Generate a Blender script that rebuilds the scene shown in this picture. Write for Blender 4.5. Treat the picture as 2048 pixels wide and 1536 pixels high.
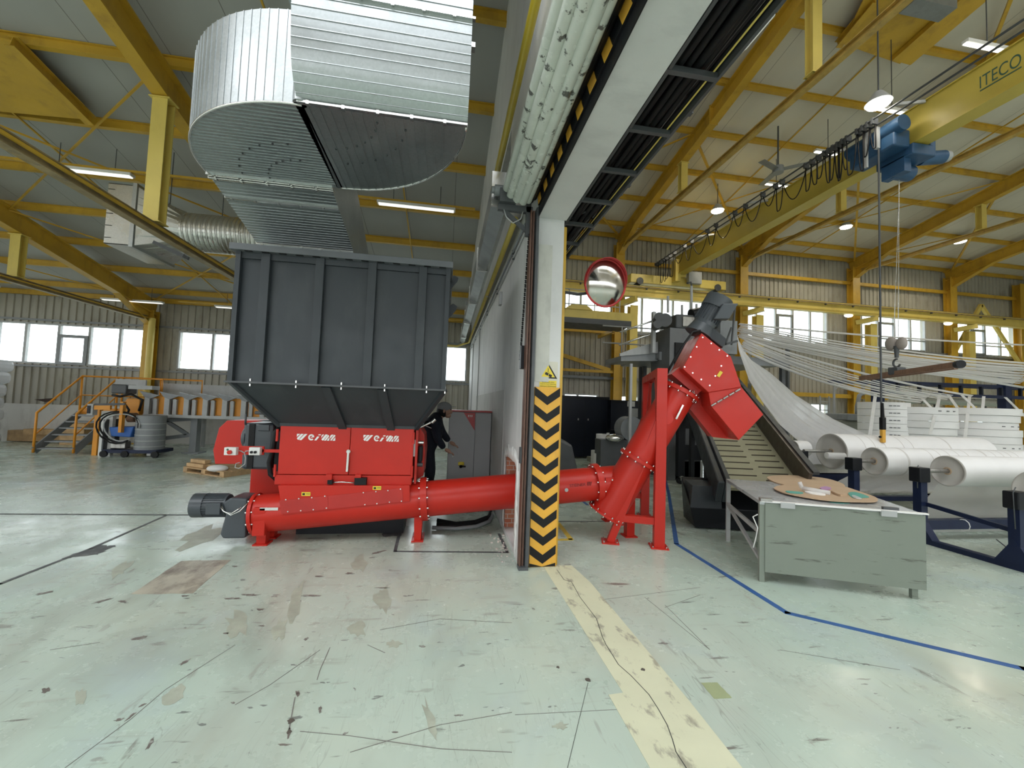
import bpy, bmesh, math, random
from mathutils import Vector, Matrix
random.seed(7)
for o in list(bpy.data.objects): bpy.data.objects.remove(o)
SC = bpy.context.scene
COL = SC.collection
PI = math.pi

# ------------------------------------------------------------------ camera
FPX, CAMH = 825.0, 1.6
YAW, PITCH, ROLL = math.radians(9.0), math.radians(2.94), math.radians(2.04)
_f = Vector((math.sin(YAW)*math.cos(PITCH), math.cos(YAW)*math.cos(PITCH), math.sin(PITCH)))
_r = Vector((math.cos(YAW), -math.sin(YAW), 0)); _u = _r.cross(_f)
RT = math.cos(ROLL)*_r + math.sin(ROLL)*_u
UP = -math.sin(ROLL)*_r + math.cos(ROLL)*_u
CP = Vector((0, 0, CAMH))
cam = bpy.data.cameras.new('camera'); cam.sensor_width = 36.0; cam.lens = FPX/2048*36.0
cam.clip_start = 0.05; cam.clip_end = 300
cob = bpy.data.objects.new('camera', cam); COL.objects.link(cob)
M = Matrix((RT, UP, -_f)).transposed().to_4x4(); M.translation = CP
cob.matrix_world = M
SC.camera = cob

# ------------------------------------------------------------------ sky, lights, exposure
w = bpy.data.worlds.new('overcast_sky'); SC.world = w; w.use_nodes = True
nt = w.node_tree; nt.nodes.clear()
wo = nt.nodes.new('ShaderNodeOutputWorld'); bg = nt.nodes.new('ShaderNodeBackground')
tc = nt.nodes.new('ShaderNodeTexCoord'); sx = nt.nodes.new('ShaderNodeSeparateXYZ')
rp = nt.nodes.new('ShaderNodeValToRGB')
rp.color_ramp.elements[0].position = 0.44; rp.color_ramp.elements[0].color = (.30, .33, .30, 1)
rp.color_ramp.elements[1].position = 0.53; rp.color_ramp.elements[1].color = (.93, .97, 1.0, 1)
mp = nt.nodes.new('ShaderNodeMapRange'); mp.inputs[1].default_value = -1; mp.inputs[2].default_value = 1
nt.links.new(tc.outputs['Generated'], sx.inputs[0]); nt.links.new(sx.outputs['Z'], mp.inputs[0])
nt.links.new(mp.outputs[0], rp.inputs[0]); nt.links.new(rp.outputs[0], bg.inputs[0])
bg.inputs[1].default_value = 4.6
nt.links.new(bg.outputs[0], wo.inputs[0])
SC.view_settings.view_transform = 'Standard'; SC.view_settings.look = 'None'
SC.view_settings.gamma = 1.0; SC.view_settings.use_curve_mapping = False
SC.view_settings.exposure = 0.0

# ------------------------------------------------------------------ pixel rays of the photo (2048x1536) onto real planes
def ray(px, py): return RT*(px-1024) - UP*(py-768) + _f*FPX
def onX(px, py, x): d = ray(px, py); return CP + d*(x/d.x)
def onY(px, py, y): d = ray(px, py); return CP + d*(y/d.y)
def onZ(px, py, z=0.0): d = ray(px, py); return CP + d*((z-CAMH)/d.z)
V = Vector

# ------------------------------------------------------------------ materials
def newmat(name):
    m = bpy.data.materials.new(name); m.use_nodes = True
    n = m.node_tree; b = n.nodes['Principled BSDF']; return m, n, b
def lk(n, a, b): n.links.new(a, b)
def noise(n, vec, scale, detail=3, rough=.55, dist=0.0):
    t = n.nodes.new('ShaderNodeTexNoise'); t.inputs['Scale'].default_value = scale
    t.inputs['Detail'].default_value = detail; t.inputs['Roughness'].default_value = rough
    t.inputs['Distortion'].default_value = dist
    if vec is not None: lk(n, vec, t.inputs['Vector'])
    return t.outputs['Fac']
def ramp(n, fac, stops):
    r = n.nodes.new('ShaderNodeValToRGB'); e = r.color_ramp.elements
    while len(e) > 1: e.remove(e[0])
    e[0].position = stops[0][0]; c = stops[0][1]; e[0].color = (c, c, c, 1) if isinstance(c, (int, float)) else (*c, 1)
    for p, c in stops[1:]:
        q = e.new(p); q.color = (c, c, c, 1) if isinstance(c, (int, float)) else (*c, 1)
    lk(n, fac, r.inputs[0]); return r.outputs[0]
def mix(n, fac, a, b, mode='MIX'):
    m = n.nodes.new('ShaderNodeMix'); m.data_type = 'RGBA'; m.blend_type = mode
    for i, v in ((0, fac), (6, a), (7, b)):
        if hasattr(v, 'is_linked') or isinstance(v, bpy.types.NodeSocket): lk(n, v, m.inputs[i])
        else: m.inputs[i].default_value = v if i == 0 else (*v, 1)
    return m.outputs[2]
def mth(n, op, a, b=0.0):
    m = n.nodes.new('ShaderNodeMath'); m.operation = op
    for i, v in ((0, a), (1, b)):
        if isinstance(v, bpy.types.NodeSocket): lk(n, v, m.inputs[i])
        else: m.inputs[i].default_value = v
    return m.outputs[0]
def coords(n, scale=(1, 1, 1), rot=(0, 0, 0)):
    t = n.nodes.new('ShaderNodeTexCoord'); m = n.nodes.new('ShaderNodeMapping')
    m.inputs['Scale'].default_value = scale; m.inputs['Rotation'].default_value = rot
    lk(n, t.outputs['Object'], m.inputs['Vector']); return m.outputs[0]
def bump(n, b, h, strength=.2, dist=.01):
    u = n.nodes.new('ShaderNodeBump'); u.inputs['Strength'].default_value = strength; u.inputs['Distance'].default_value = dist
    lk(n, h, u.inputs['Height']); lk(n, u.outputs[0], b.inputs['Normal']); return u
def paint(name, col, rough=.45, var=.12, dirt=None, dirt_amt=.35, scale=3.0, metal=0.0, coat=0.0, bmp=.0, spec=.5, dthr=(.52, .72), dsc=(1, 1, .35)):
    m, n, b = newmat(name); c = coords(n)
    f = noise(n, c, scale, 4)
    lo = tuple(x*(1-var) for x in col); hi = tuple(min(1, x*(1+var)) for x in col)
    cc = ramp(n, f, [(.3, lo), (.7, hi)])
    if dirt:
        d = ramp(n, noise(n, coords(n, dsc), scale*1.7, 6, .65), [(dthr[0], 0.0), (dthr[1], dirt_amt)])
        cc = mix(n, d, cc, dirt)
    lk(n, cc, b.inputs['Base Color'])
    r = ramp(n, noise(n, c, scale*2.3, 3), [(.3, max(.03, rough-.06)), (.7, min(1, rough+.08))]); lk(n, r, b.inputs['Roughness'])
    b.inputs['Metallic'].default_value = metal; b.inputs['Coat Weight'].default_value = coat
    b.inputs['Coat Roughness'].default_value = .12; b.inputs['Specular IOR Level'].default_value = spec
    if bmp: bump(n, b, noise(n, c, 60, 3), bmp, .003)
    return m
YEL = paint('yellow_steel_paint', (.58, .35, .035), .42, .12, (.25, .14, .03), .5, 1.6)
YEL2 = paint('pale_yellow_paint', (.72, .56, .14), .42, .08, (.4, .27, .06), .35, 1.2)
CRANE = paint('crane_yellow_paint', (.56, .43, .075), .4, .06, (.3, .2, .05), .25, 1.0)
RED = paint('red_machine_paint', (.52, .022, .012), .36, .05, coat=.0, spec=.38)
ANT = paint('anthracite_paint', (.033, .040, .046), .42, .10, (.10, .11, .11), .2, 2.0, spec=.4)
MOT = paint('motor_grey_paint', (.060, .070, .080), .34, .08)
BLK = paint('black_rubber', (.010, .010, .011), .5, .1, spec=.25)
BLKP = paint('black_painted_steel', (.010, .011, .014), .42, .1, spec=.25)
DKST = paint('dark_grey_steel', (.07, .075, .08), .45, .15)
GRY = paint('light_grey_paint', (.42, .43, .43), .42, .08, (.2, .2, .19), .3, 3)
GRYM = paint('mid_grey_steel', (.24, .255, .265), .42, .1, (.12, .12, .12), .3, 3)
WHT = paint('white_plastic', (.72, .72, .70), .4, .04)
WHTT = paint('dirty_white_enamel', (.62, .66, .60), .22, .08, (.07, .07, .065), .9, 5.0, dthr=(.58, .62))
ORG = paint('orange_machine_paint', (.72, .29, .022), .4, .06)
NAVY = paint('navy_blue_paint', (.008, .015, .048), .4, .1, spec=.35)
DNAVY = paint('dark_blue_cabinet', (.006, .009, .018), .4, .1, spec=.3)
BLU = paint('blue_hoist_paint', (.03, .09, .19), .45, .15)
WOOD = paint('pale_pallet_wood', (.50, .33, .17), .75, .22, (.22, .13, .07), .5, 5, bmp=.2)
CARD = paint('brown_cardboard', (.50, .36, .235), .8, .05)
CHR = paint('bright_zinc', (.72, .72, .70), .22, .04, metal=1.0)
STEEL = paint('worn_steel', (.42, .41, .39), .38, .1, (.13, .10, .08), .6, 9, metal=.85)
RUST = paint('rusty_brown_steel', (.26, .14, .08), .6, .2, (.08, .04, .03), .6, 8)
RUSTR = paint('rusty_guide_rail', (.13, .065, .045), .55, .2, (.05, .035, .03), .7, 5)
LGRN = paint('grey_green_sheet', (.215, .245, .205), .42, .04, (.07, .065, .055), .7, 2.2, dthr=(.59, .66), dsc=(.7, .7, 6))
GALV = None
CLOTH = paint('navy_work_cloth', (.008, .011, .022), .85, .15, bmp=.3)
SKIN = paint('skin', (.42, .24, .17), .5, .05)
CAPM = paint('grey_cap_cloth', (.22, .23, .24), .8, .08)
PLAST = None
def film(name, col, trans, rough=.4):
    m, n, b = newmat(name); out = [x for x in n.nodes if x.type == 'OUTPUT_MATERIAL'][0]
    c = coords(n, (1, 6, 1)); f = noise(n, c, 2.5, 4)
    lk(n, ramp(n, f, [(.3, tuple(x*.9 for x in col)), (.7, col)]), b.inputs['Base Color']); b.inputs['Roughness'].default_value = rough
    tl = n.nodes.new('ShaderNodeBsdfTranslucent'); tl.inputs[0].default_value = (*col, 1)
    tp = n.nodes.new('ShaderNodeBsdfTransparent')
    a = n.nodes.new('ShaderNodeMixShader'); a.inputs[0].default_value = .5
    lk(n, b.outputs[0], a.inputs[1]); lk(n, tl.outputs[0], a.inputs[2])
    a2 = n.nodes.new('ShaderNodeMixShader'); a2.inputs[0].default_value = trans
    lk(n, a.outputs[0], a2.inputs[1]); lk(n, tp.outputs[0], a2.inputs[2]); lk(n, a2.outputs[0], out.inputs[0])
    return m
FILM = film('white_woven_fabric', (.93, .92, .91), .06)
VEIL = film('gathered_white_fabric', (.92, .91, .90), .03)
FILMT = film('thin_white_web', (.88, .87, .86), .38)
WRAP = film('clear_stretch_wrap', (.75, .76, .77), .3, .18)
ROLLM = paint('white_nonwoven_roll', (.80, .79, .78), .7, .03)
ROLLE = paint('roll_end_layers', (.56, .53, .49), .8, .06)
def glass():
    m, n, b = newmat('window_glass'); out = [x for x in n.nodes if x.type == 'OUTPUT_MATERIAL'][0]
    g = n.nodes.new('ShaderNodeBsdfGlossy'); g.inputs['Roughness'].default_value = .02
    t = n.nodes.new('ShaderNodeBsdfTransparent'); t.inputs[0].default_value = (.93, .96, .96, 1)
    a = n.nodes.new('ShaderNodeMixShader'); a.inputs[0].default_value = .06
    lk(n, t.outputs[0], a.inputs[1]); lk(n, g.outputs[0], a.inputs[2]); lk(n, a.outputs[0], out.inputs[0]); return m
GLASS = glass()
def galv(name, col=(.45, .48, .49), rough=.30, ribs=None, axis='Z'):
    m, n, b = newmat(name); c = coords(n)
    v = n.nodes.new('ShaderNodeTexVoronoi'); v.inputs['Scale'].default_value = 70; lk(n, c, v.inputs['Vector'])
    s = n.nodes.new('ShaderNodeSeparateColor'); lk(n, v.outputs['Color'], s.inputs[0])
    lk(n, ramp(n, s.outputs[0], [(0, tuple(x*.94 for x in col)), (1, tuple(x*1.05 for x in col))]), b.inputs['Base Color'])
    lk(n, ramp(n, noise(n, c, 2.5, 4), [(.3, rough-.05), (.7, rough+.12)]), b.inputs['Roughness'])
    b.inputs['Metallic'].default_value = .92
    return m
GALV = galv('galvanised_sheet', rough=.36)
GALVS = galv('spiral_duct_sheet', (.55, .56, .54), .28)
def spiral_mat():
    m = galv('spiral_ribbed_sheet', (.56, .56, .53), .26); n = m.node_tree; b = n.nodes['Principled BSDF']
    sp = n.nodes.new('ShaderNodeSeparateXYZ'); lk(n, coords(n), sp.inputs[0]); h = mth(n, 'SINE', mth(n, 'MULTIPLY', sp.outputs[0], 2*PI/.075))
    bump(n, b, ramp(n, mth(n, 'MULTIPLY_ADD', h, .5), [(.55, 0.0), (1, 1.0)]), .9, .012); return m
SPIR = spiral_mat()
GASY = paint('bright_yellow_pipe_paint', (.80, .60, .04), .35, .05)
def emis(name, col, s):
    m, n, b = newmat(name); b.inputs['Base Color'].default_value = (*col, 1)
    b.inputs['Emission Color'].default_value = (*col, 1); b.inputs['Emission Strength'].default_value = s; return m
LAMP = emis('lit_lamp_glass', (1, .95, .85), 14.0)
TUBEM = emis('fluorescent_tube', (1, .98, .9), 1.0)
TUBEL = emis('lit_fluorescent_tube', (1, .97, .88), 4.0)
def floor_mat():
    m, n, b = newmat('worn_green_floor_paint')
    c = coords(n)
    big = noise(n, c, .35, 4, .6, .6)
    col = ramp(n, big, [(.30, (.45, .575, .495)), (.5, (.51, .60, .52)), (.70, (.56, .60, .485))])
    # bluish worn patches
    bl = ramp(n, noise(n, coords(n, (1, 1, 1), (0, 0, .4)), .9, 5, .6, .4), [(.54, 0.0), (.78, .6)])
    col = mix(n, bl, col, (.44, .53, .57))
    # traffic dirt, stronger in the left bay
    sp = n.nodes.new('ShaderNodeSeparateXYZ'); lk(n, c, sp.inputs[0])
    left = ramp(n, mth(n, 'MULTIPLY_ADD', sp.outputs[0], -.25), [(0, .35), (1, 1)])
    d1 = ramp(n, noise(n, coords(n, (1, .45, 1), (0, 0, .25)), 1.6, 5, .56, .5), [(.46, 0.0), (.74, .55)])
    col = mix(n, mth(n, 'MULTIPLY', d1, left), col, (.25, .235, .20))
    d1b = ramp(n, noise(n, coords(n, (1.7, .28, 1), (0, 0, -.12)), 1.0, 4, .6, .2), [(.56, 0.0), (.66, .30)])
    col = mix(n, mth(n, 'MULTIPLY', d1b, left), col, (.36, .34, .25))
    # smudges and skid marks (stretched)
    for (sc, rot, lo, hi, amt, colr) in (((.55, 3.2, 1), .15, .655, .70, .8, (.13, .115, .105)), ((2.6, .5, 1), -.5, .655, .71, .6, (.17, .15, .13)),
                                        ((.8, 5.0, 1), .9, .665, .70, .6, (.12, .11, .10)), ((3.5, 3.5, 1), .3, .69, .72, .75, (.10, .09, .085))):
        k = ramp(n, noise(n, coords(n, sc, (0, 0, rot)), 2.6, 5, .62, .25), [(lo, 0.0), (hi, amt)])
        col = mix(n, k, col, colr)
    for (sc, rot, lo, hi, amt, colr, lf) in (((1.6, 6, 1), .12, .655, .70, .55, (.19, .165, .15), 1), ((1.9, 6, 1), -.5, .66, .70, .5, (.21, .18, .16), 1), ((4, 11, 1), .6, .685, .70, .7, (.10, .10, .10), 0), ((1.2, 6, 1), .05, .63, .70, .35, (.27, .235, .20), 1), ((6, 1.6, 1), .3, .665, .70, .35, (.24, .21, .19), 0)):
        k = ramp(n, noise(n, coords(n, sc, (0, 0, rot)), 1.5, 3, .6, .3), [(lo, 0.0), (hi, amt)])
        if lf: k = mth(n, 'MULTIPLY', k, left)
        col = mix(n, k, col, colr)
    # fine scratches
    for (rot, sc) in ((.35, .7), (1.15, .6), (-.6, .8), (1.5, .5)):
        t = coords(n, (14*sc, .9, 1), (0, 0, rot))
        k = ramp(n, noise(n, t, 1.3, 2, .5, 1.0), [(.493, 0.0), (.5, .42), (.507, 0.0)])
        gate = ramp(n, noise(n, coords(n, (1, 1, 1), (0, 0, rot)), 1.1, 2), [(.54, 0.0), (.64, 1.0)])
        col = mix(n, mth(n, 'MULTIPLY', k, gate), col, (.17, .155, .14))
    lk(n, col, b.inputs['Base Color'])
    r = ramp(n, noise(n, c, 1.6, 6, .7), [(.35, .17), (.7, .40)]); lk(n, r, b.inputs['Roughness'])
    b.inputs['Specular IOR Level'].default_value = .55
    bump(n, b, noise(n, c, 5, 5, .6), .05, .01)
    return m
FLOORM = floor_mat()
def ceil_mat(name, col, xs):
    m, n, b = newmat(name); c = coords(n)
    sp = n.nodes.new('ShaderNodeSeparateXYZ'); lk(n, c, sp.inputs[0])
    f = mth(n, 'FRACT', mth(n, 'MULTIPLY', sp.outputs[0], 1/xs))
    seam = ramp(n, f, [(0, 0.0), (.008, 1.0), (.016, 0.0)])
    base = ramp(n, noise(n, coords(n, (1, .3, 1)), 1.2, 4), [(.3, tuple(x*.93 for x in col)), (.7, tuple(x*1.04 for x in col))])
    cc = mix(n, seam, base, (.12, .11, .09)); lk(n, cc, b.inputs['Base Color']); b.inputs['Roughness'].default_value = .55
    bump(n, b, mth(n, 'SUBTRACT', 1.0, seam), .3, .01); return m
CEILL = ceil_mat('shaded_roof_panels', (.40, .40, .38), 1.0)  # same panels as the high bay, shade of the low bay painted in
CEILR = ceil_mat('cream_roof_panels', (.62, .58, .49), 1.0)
CORR = paint('beige_ribbed_cladding', (.40, .38, .32), .5, .05, (.16, .13, .09), .5, 1.4)
PLW = paint('off_white_plaster', (.62, .61, .58), .75, .04, (.33, .32, .30), .5, 1.6, bmp=.15)
def plaster():
    m, n, b = newmat('white_partition_plaster'); c = coords(n)
    sp = n.nodes.new('ShaderNodeSeparateXYZ'); lk(n, c, sp.inputs[0])
    base = ramp(n, noise(n, c, 1.4, 5), [(.3, (.58, .58, .57)), (.7, (.68, .68, .67))])
    st = ramp(n, noise(n, coords(n, (1, 2.2, .5)), 1.3, 6, .65), [(.5, 0.0), (.72, .45)])
    base = mix(n, st, base, (.36, .36, .37))
    lk(n, base, b.inputs['Base Color']); b.inputs['Roughness'].default_value = .7
    bump(n, b, noise(n, c, 6, 6, .6), .25, .01); return m
PLASTER = plaster()
def brick():
    m, n, b = newmat('red_brick'); c = coords(n, (1, 1, 1), (PI/2, 0, 0))
    t = n.nodes.new('ShaderNodeTexBrick'); t.inputs['Scale'].default_value = 4.5
    t.inputs['Color1'].default_value = (.35, .11, .06, 1); t.inputs['Color2'].default_value = (.42, .17, .10, 1); t.inputs['Mortar'].default_value = (.4, .36, .32, 1)
    lk(n, c, t.inputs[0]); lk(n, t.outputs[0], b.inputs['Base Color']); b.inputs['Roughness'].default_value = .9
    bump(n, b, noise(n, c, 14, 5), .6, .02); return m
BRICK = brick()
def flat(name, col, rough=.6, metal=0.0):
    m, n, b = newmat(name); b.inputs['Base Color'].default_value = (*col, 1); b.inputs['Roughness'].default_value = rough
    b.inputs['Metallic'].default_value = metal; return m
LETW = flat('white_lettering', (.85, .84, .82)); LETB = flat('black_lettering', (.015, .015, .015)); LETG = flat('green_lettering', (.05, .11, .07))
LETR = flat('dark_red_lettering', (.13, .008, .006)); SIGNY = flat('sign_yellow', (.78, .60, .05), .5)
HAZY = paint('hazard_yellow', (.76, .40, .045), .5, .08, (.3, .18, .08), .3, 4); HAZK = paint('hazard_black', (.013, .013, .013), .55, .1, spec=.25)
STRIPM = paint('pale_yellow_floor_paint', (.68, .69, .50), .45, .05, (.22, .20, .165), .65, 3.0, dthr=(.55, .64), dsc=(1.6, .8, 1))
TAPEB = paint('blue_floor_tape', (.035, .115, .33), .4, .15, (.4, .5, .55), .5, 9, dthr=(.66, .7)); TAPEK = paint('dark_floor_tape', (.085, .09, .095), .5, .2, (.3, .33, .3), .6, 6)
TAPEY = paint('yellow_floor_marking', (.70, .52, .07), .45, .1)
STAINM = paint('brown_floor_stain', (.47, .44, .35), .45, .15, (.14, .105, .085), .85, 2.6, dthr=(.44, .66), dsc=(1, .6, 1))
MAROON = flat('cabinet_red_corner', (.45, .03, .03), .4)
TEALM = paint('teal_paper', (.10, .35, .29), .7, .1); PURP = flat('lilac_paper', (.45, .25, .45))
BELT = paint('olive_conveyor_belt', (.25, .24, .155), .6, .06)
BROWNP = paint('brown_conveyor_side', (.045, .034, .026), .4, .1)
SCREEN = flat('teal_screen', (.05, .25, .25), .3)

# ------------------------------------------------------------------ mesh builder
class MB:
    def __init__(s): s.v = []; s.f = []; s.sm = []
    def add(s, vs, fs, smooth=False):
        k = len(s.v); s.v += [Vector(p) for p in vs]
        for f in fs: s.f.append([i+k for i in f]); s.sm.append(smooth)
        return s
    def box(s, x0, x1, y0, y1, z0, z1):
        return s.add([(x, y, z) for z in (z0, z1) for y in (y0, y1) for x in (x0, x1)],
                     [(0, 2, 3, 1), (4, 5, 7, 6), (0, 1, 5, 4), (2, 6, 7, 3), (0, 4, 6, 2), (1, 3, 7, 5)])
    def hexa(s, p):   # 8 points: bottom 4 ccw, top 4 ccw
        return s.add(p, [(3, 2, 1, 0), (4, 5, 6, 7), (0, 1, 5, 4), (1, 2, 6, 5), (2, 3, 7, 6), (3, 0, 4, 7)])
    def obox(s, o, u, v, n, lu, lv, ln):   # origin corner, three axes, lengths
        o, u, v, n = V(o), V(u)*lu, V(v)*lv, V(n)*ln
        return s.hexa([o, o+u, o+u+v, o+v, o+n, o+u+n, o+u+v+n, o+v+n])
    @staticmethod
    def frame(a, b, up=(0, 0, 1)):
        d = (V(b)-V(a)); L = d.length; d = d/L; up = V(up)
        if abs(d.dot(up)) > .98: up = V((0, 1, 0)) if abs(d.y) < .9 else V((1, 0, 0))
        s_ = d.cross(up).normalized(); t = s_.cross(d).normalized(); return d, s_, t, L
    def beam(s, a, b, w, h, up=(0, 0, 1)):   # centred rectangular bar; w sideways, h along up
        d, sd, t, L = s.frame(a, b, up); a = V(a); b = V(b)
        c = [-sd*w/2-t*h/2, sd*w/2-t*h/2, sd*w/2+t*h/2, -sd*w/2+t*h/2]
        return s.hexa([a+q for q in c]+[b+q for q in c])
    def ibeam(s, a, b, w, h, tf=.02, tw=.015, up=(0, 0, 1)):
        d, sd, t, L = s.frame(a, b, up); a = V(a); b = V(b)
        s.beam(a+t*(h/2-tf/2), b+t*(h/2-tf/2), w, tf, up); s.beam(a-t*(h/2-tf/2), b-t*(h/2-tf/2), w, tf, up)
        return s.beam(a, b, tw, h-2*tf, up)
    def ring(s, pts):
        k = len(s.v); s.v += [V(p) for p in pts]; return list(range(k, k+len(pts)))
    def cyl(s, a, b, r, n=20, r2=None, caps=True):
        d, sd, t, L = s.frame(a, b); a = V(a); b = V(b); r2 = r if r2 is None else r2
        cs = [(math.cos(2*PI*i/n), math.sin(2*PI*i/n)) for i in range(n)]
        A = [a+(sd*c+t*q)*r for c, q in cs]; B = [b+(sd*c+t*q)*r2 for c, q in cs]
        s.add(A+B, [(i, (i+1) % n, n+(i+1) % n, n+i) for i in range(n)], True)
        if caps: s.add(A, [tuple(range(n))[::-1]]); s.add(B, [tuple(range(n))])
        return s
    def tube(s, a, b, r, ri, n=24):   # pipe with wall
        d, sd, t, L = s.frame(a, b); a = V(a); b = V(b)
        cs = [(math.cos(2*PI*i/n), math.sin(2*PI*i/n)) for i in range(n)]
        P = [[p+(sd*c+t*q)*rr for c, q in cs] for p, rr in ((a, r), (b, r), (b, ri), (a, ri))]
        for j in range(4):
            s.add(P[j]+P[(j+1) % 4], [(i, (i+1) % n, n+(i+1) % n, n+i) for i in range(n)], j % 2 == 0)
        return s
    def path(s, pts, r, n=8, closed=False):   # round tube along a polyline
        pts = [V(p) for p in pts]; N = len(pts); rings = []; prev = None
        for i, p in enumerate(pts):
            a = pts[i-1] if (i > 0 or closed) else p; b = pts[(i+1) % N] if (i < N-1 or closed) else p
            d = (b-a).normalized()
            if prev is None:
                up = V((0, 0, 1)) if abs(d.z) < .95 else V((1, 0, 0)); sd = d.cross(up).normalized()
            else: sd = (prev - d*prev.dot(d)).normalized()
            prev = sd; t = sd.cross(d)
            rings.append(s.ring([p+(sd*math.cos(2*PI*k/n)+t*math.sin(2*PI*k/n))*r for k in range(n)]))
        for i in range(N if closed else N-1):
            A, B = rings[i], rings[(i+1) % N]
            for k in range(n): s.f.append([A[k], A[(k+1) % n], B[(k+1) % n], B[k]]); s.sm.append(True)
        if not closed:
            s.f.append(rings[0][::-1]); s.sm.append(False); s.f.append(rings[-1][:]); s.sm.append(False)
        return s
    def prism(s, poly, ext):   # polygon (3d points) extruded by a vector
        n = len(poly); poly = [V(p) for p in poly]; e = V(ext)
        s.add(poly+[p+e for p in poly], [tuple(range(n))[::-1], tuple(range(n, 2*n))] + [(i, (i+1) % n, n+(i+1) % n, n+i) for i in range(n)])
        return s
    def sphere(s, c, r, nu=14, nv=9, sc=(1, 1, 1)):
        c = V(c); vs = []; fs = []
        for j in range(nv+1):
            th = PI*j/nv
            for i in range(nu): vs.append(c+V((r*sc[0]*math.sin(th)*math.cos(2*PI*i/nu), r*sc[1]*math.sin(th)*math.sin(2*PI*i/nu), r*sc[2]*math.cos(th))))
        for j in range(nv):
            for i in range(nu): fs.append((j*nu+i, (j+1)*nu+i, (j+1)*nu+(i+1) % nu, j*nu+(i+1) % nu))
        return s.add(vs, fs, True)
    def sheet(s, rows, smooth=True, thick=0.0):
        n = len(rows[0]); k = len(s.v)
        for r in rows: s.v += [V(p) for p in r]
        for j in range(len(rows)-1):
            for i in range(n-1): s.f.append([k+j*n+i, k+j*n+i+1, k+(j+1)*n+i+1, k+(j+1)*n+i]); s.sm.append(smooth)
        return s
    def build(s, name, mat, parent=None, bevel=0.0, solid=0.0, sub=0, recalc=True):
        off = V((0, 0, 0))
        q = parent
        while q is not None:
            off = off + V(q.location); q = q.parent
        me = bpy.data.meshes.new(name)
        me.from_pydata([tuple(p-off) for p in s.v], [], s.f)
        for p, q in zip(me.polygons, s.sm): p.use_smooth = q
        if recalc:
            bm = bmesh.new(); bm.from_mesh(me); bmesh.ops.recalc_face_normals(bm, faces=bm.faces); bm.to_mesh(me); bm.free()
        me.materials.append(mat); me.update()
        o = bpy.data.objects.new(name, me); COL.objects.link(o)
        if parent is not None: o.parent = parent
        if bevel:
            b = o.modifiers.new('bevel', 'BEVEL'); b.width = bevel; b.segments = 2; b.limit_method = 'ANGLE'; b.angle_limit = .7
        if solid:
            b = o.modifiers.new('solidify', 'SOLIDIFY'); b.thickness = solid; b.offset = 0
        if sub:
            b = o.modifiers.new('subsurf', 'SUBSURF'); b.levels = sub; b.render_levels = sub
        return o
def thing(name, label, cat, loc, group=None):
    o = bpy.data.objects.new(name, None); COL.objects.link(o); o.location = loc; o.empty_display_size = .1
    o['label'] = label; o['category'] = cat
    if group: o['group'] = group
    return o
def tag(o, label, cat, group=None):
    o['label'] = label; o['category'] = cat
    if group: o['group'] = group
    return o
def struct(o): o['kind'] = 'structure'; return o
def copy_thing(root, delta, label=None):
    c = root.copy(); COL.objects.link(c); c.location = V(root.location)+V(delta)
    if label: c['label'] = label
    for ch in list(root.children):
        d = ch.copy(); COL.objects.link(d); d.parent = c
        for g in list(ch.children):
            e = g.copy(); COL.objects.link(e); e.parent = d
    return c
def text_mesh(name, txt, mat, origin, xdir, ydir, height, width=None, parent=None, shear=0.0, depth=.001):
    cu = bpy.data.curves.new('t', 'FONT'); cu.body = txt; cu.size = 1.0; cu.extrude = 0.0; cu.shear = shear
    to = bpy.data.objects.new('t', cu); COL.objects.link(to)
    dg = bpy.context.evaluated_depsgraph_get(); me = bpy.data.meshes.new_from_object(to.evaluated_get(dg))
    xs = [v.co.x for v in me.vertices]; ys = [v.co.y for v in me.vertices]
    x0, x1, y0, y1 = min(xs), max(xs), min(ys), max(ys)
    sy = height/(y1-y0); sx_ = (width/(x1-x0)) if width else sy
    X, Y = V(xdir).normalized(), V(ydir).normalized(); N = X.cross(Y)
    m = MB(); vs = [V(origin)+X*((v.co.x-x0)*sx_)+Y*((v.co.y-y0)*sy)+N*depth for v in me.vertices]
    m.add(vs, [tuple(p.vertices) for p in me.polygons])
    bpy.data.objects.remove(to); bpy.data.curves.remove(cu); bpy.data.meshes.remove(me)
    return m.build(name, mat, parent, recalc=False)

# ================================================================== SETTING
YB = 14.85                      # inner face of the back wall
def RL(y): return 4.90+(10.35-y)*.2       # underside of the left bay rafters
def RR(y): return 8.50+(10.30-y)*.18      # underside of the right bay rafters
fl = MB().box(-24, 27, -10.8, 15.3, -.25, 0).build('floor', FLOORM); struct(fl)
def roof(name, x0, x1, R, mat, y0=1.6):
    m = MB(); a, b = R(y0)+.58, R(YB+.3)+.58
    m.hexa([(x0, y0, a), (x1, y0, a), (x1, YB+.3, b), (x0, YB+.3, b), (x0, y0, a+.12), (x1, y0, a+.12), (x1, YB+.3, b+.12), (x0, YB+.3, b+.12)])
    # past an open gap added over the camera for daylight, the roof goes on
    a, b = R(-10.5)+.58, R(-4.4)+.58
    m.hexa([(x0, -10.5, a), (x1, -10.5, a), (x1, -4.4, b), (x0, -4.4, b), (x0, -10.5, a+.12), (x1, -10.5, a+.12), (x1, -4.4, b+.12), (x0, -4.4, b+.12)])
    return struct(m.build(name, mat))
ceilL = roof('ceiling', -22, .55, RL, CEILL); ceilR = roof('ceiling', 1.15, 26.2, RR, CEILR)
def purlin(par, x0, x1, y, R, h=.15, wd=.08):
    z = R(y)+.43+h/2
    MB().ibeam((x0, y, z), (x1, y, z), wd, h, .014, .012).build('purlin', YEL, par)
for k in range(-3, 7): purlin(ceilL, -22, .55, 6.25+1.285*k, RL)
purlin(ceilL, -22, .55, 14.68, RL)
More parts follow.
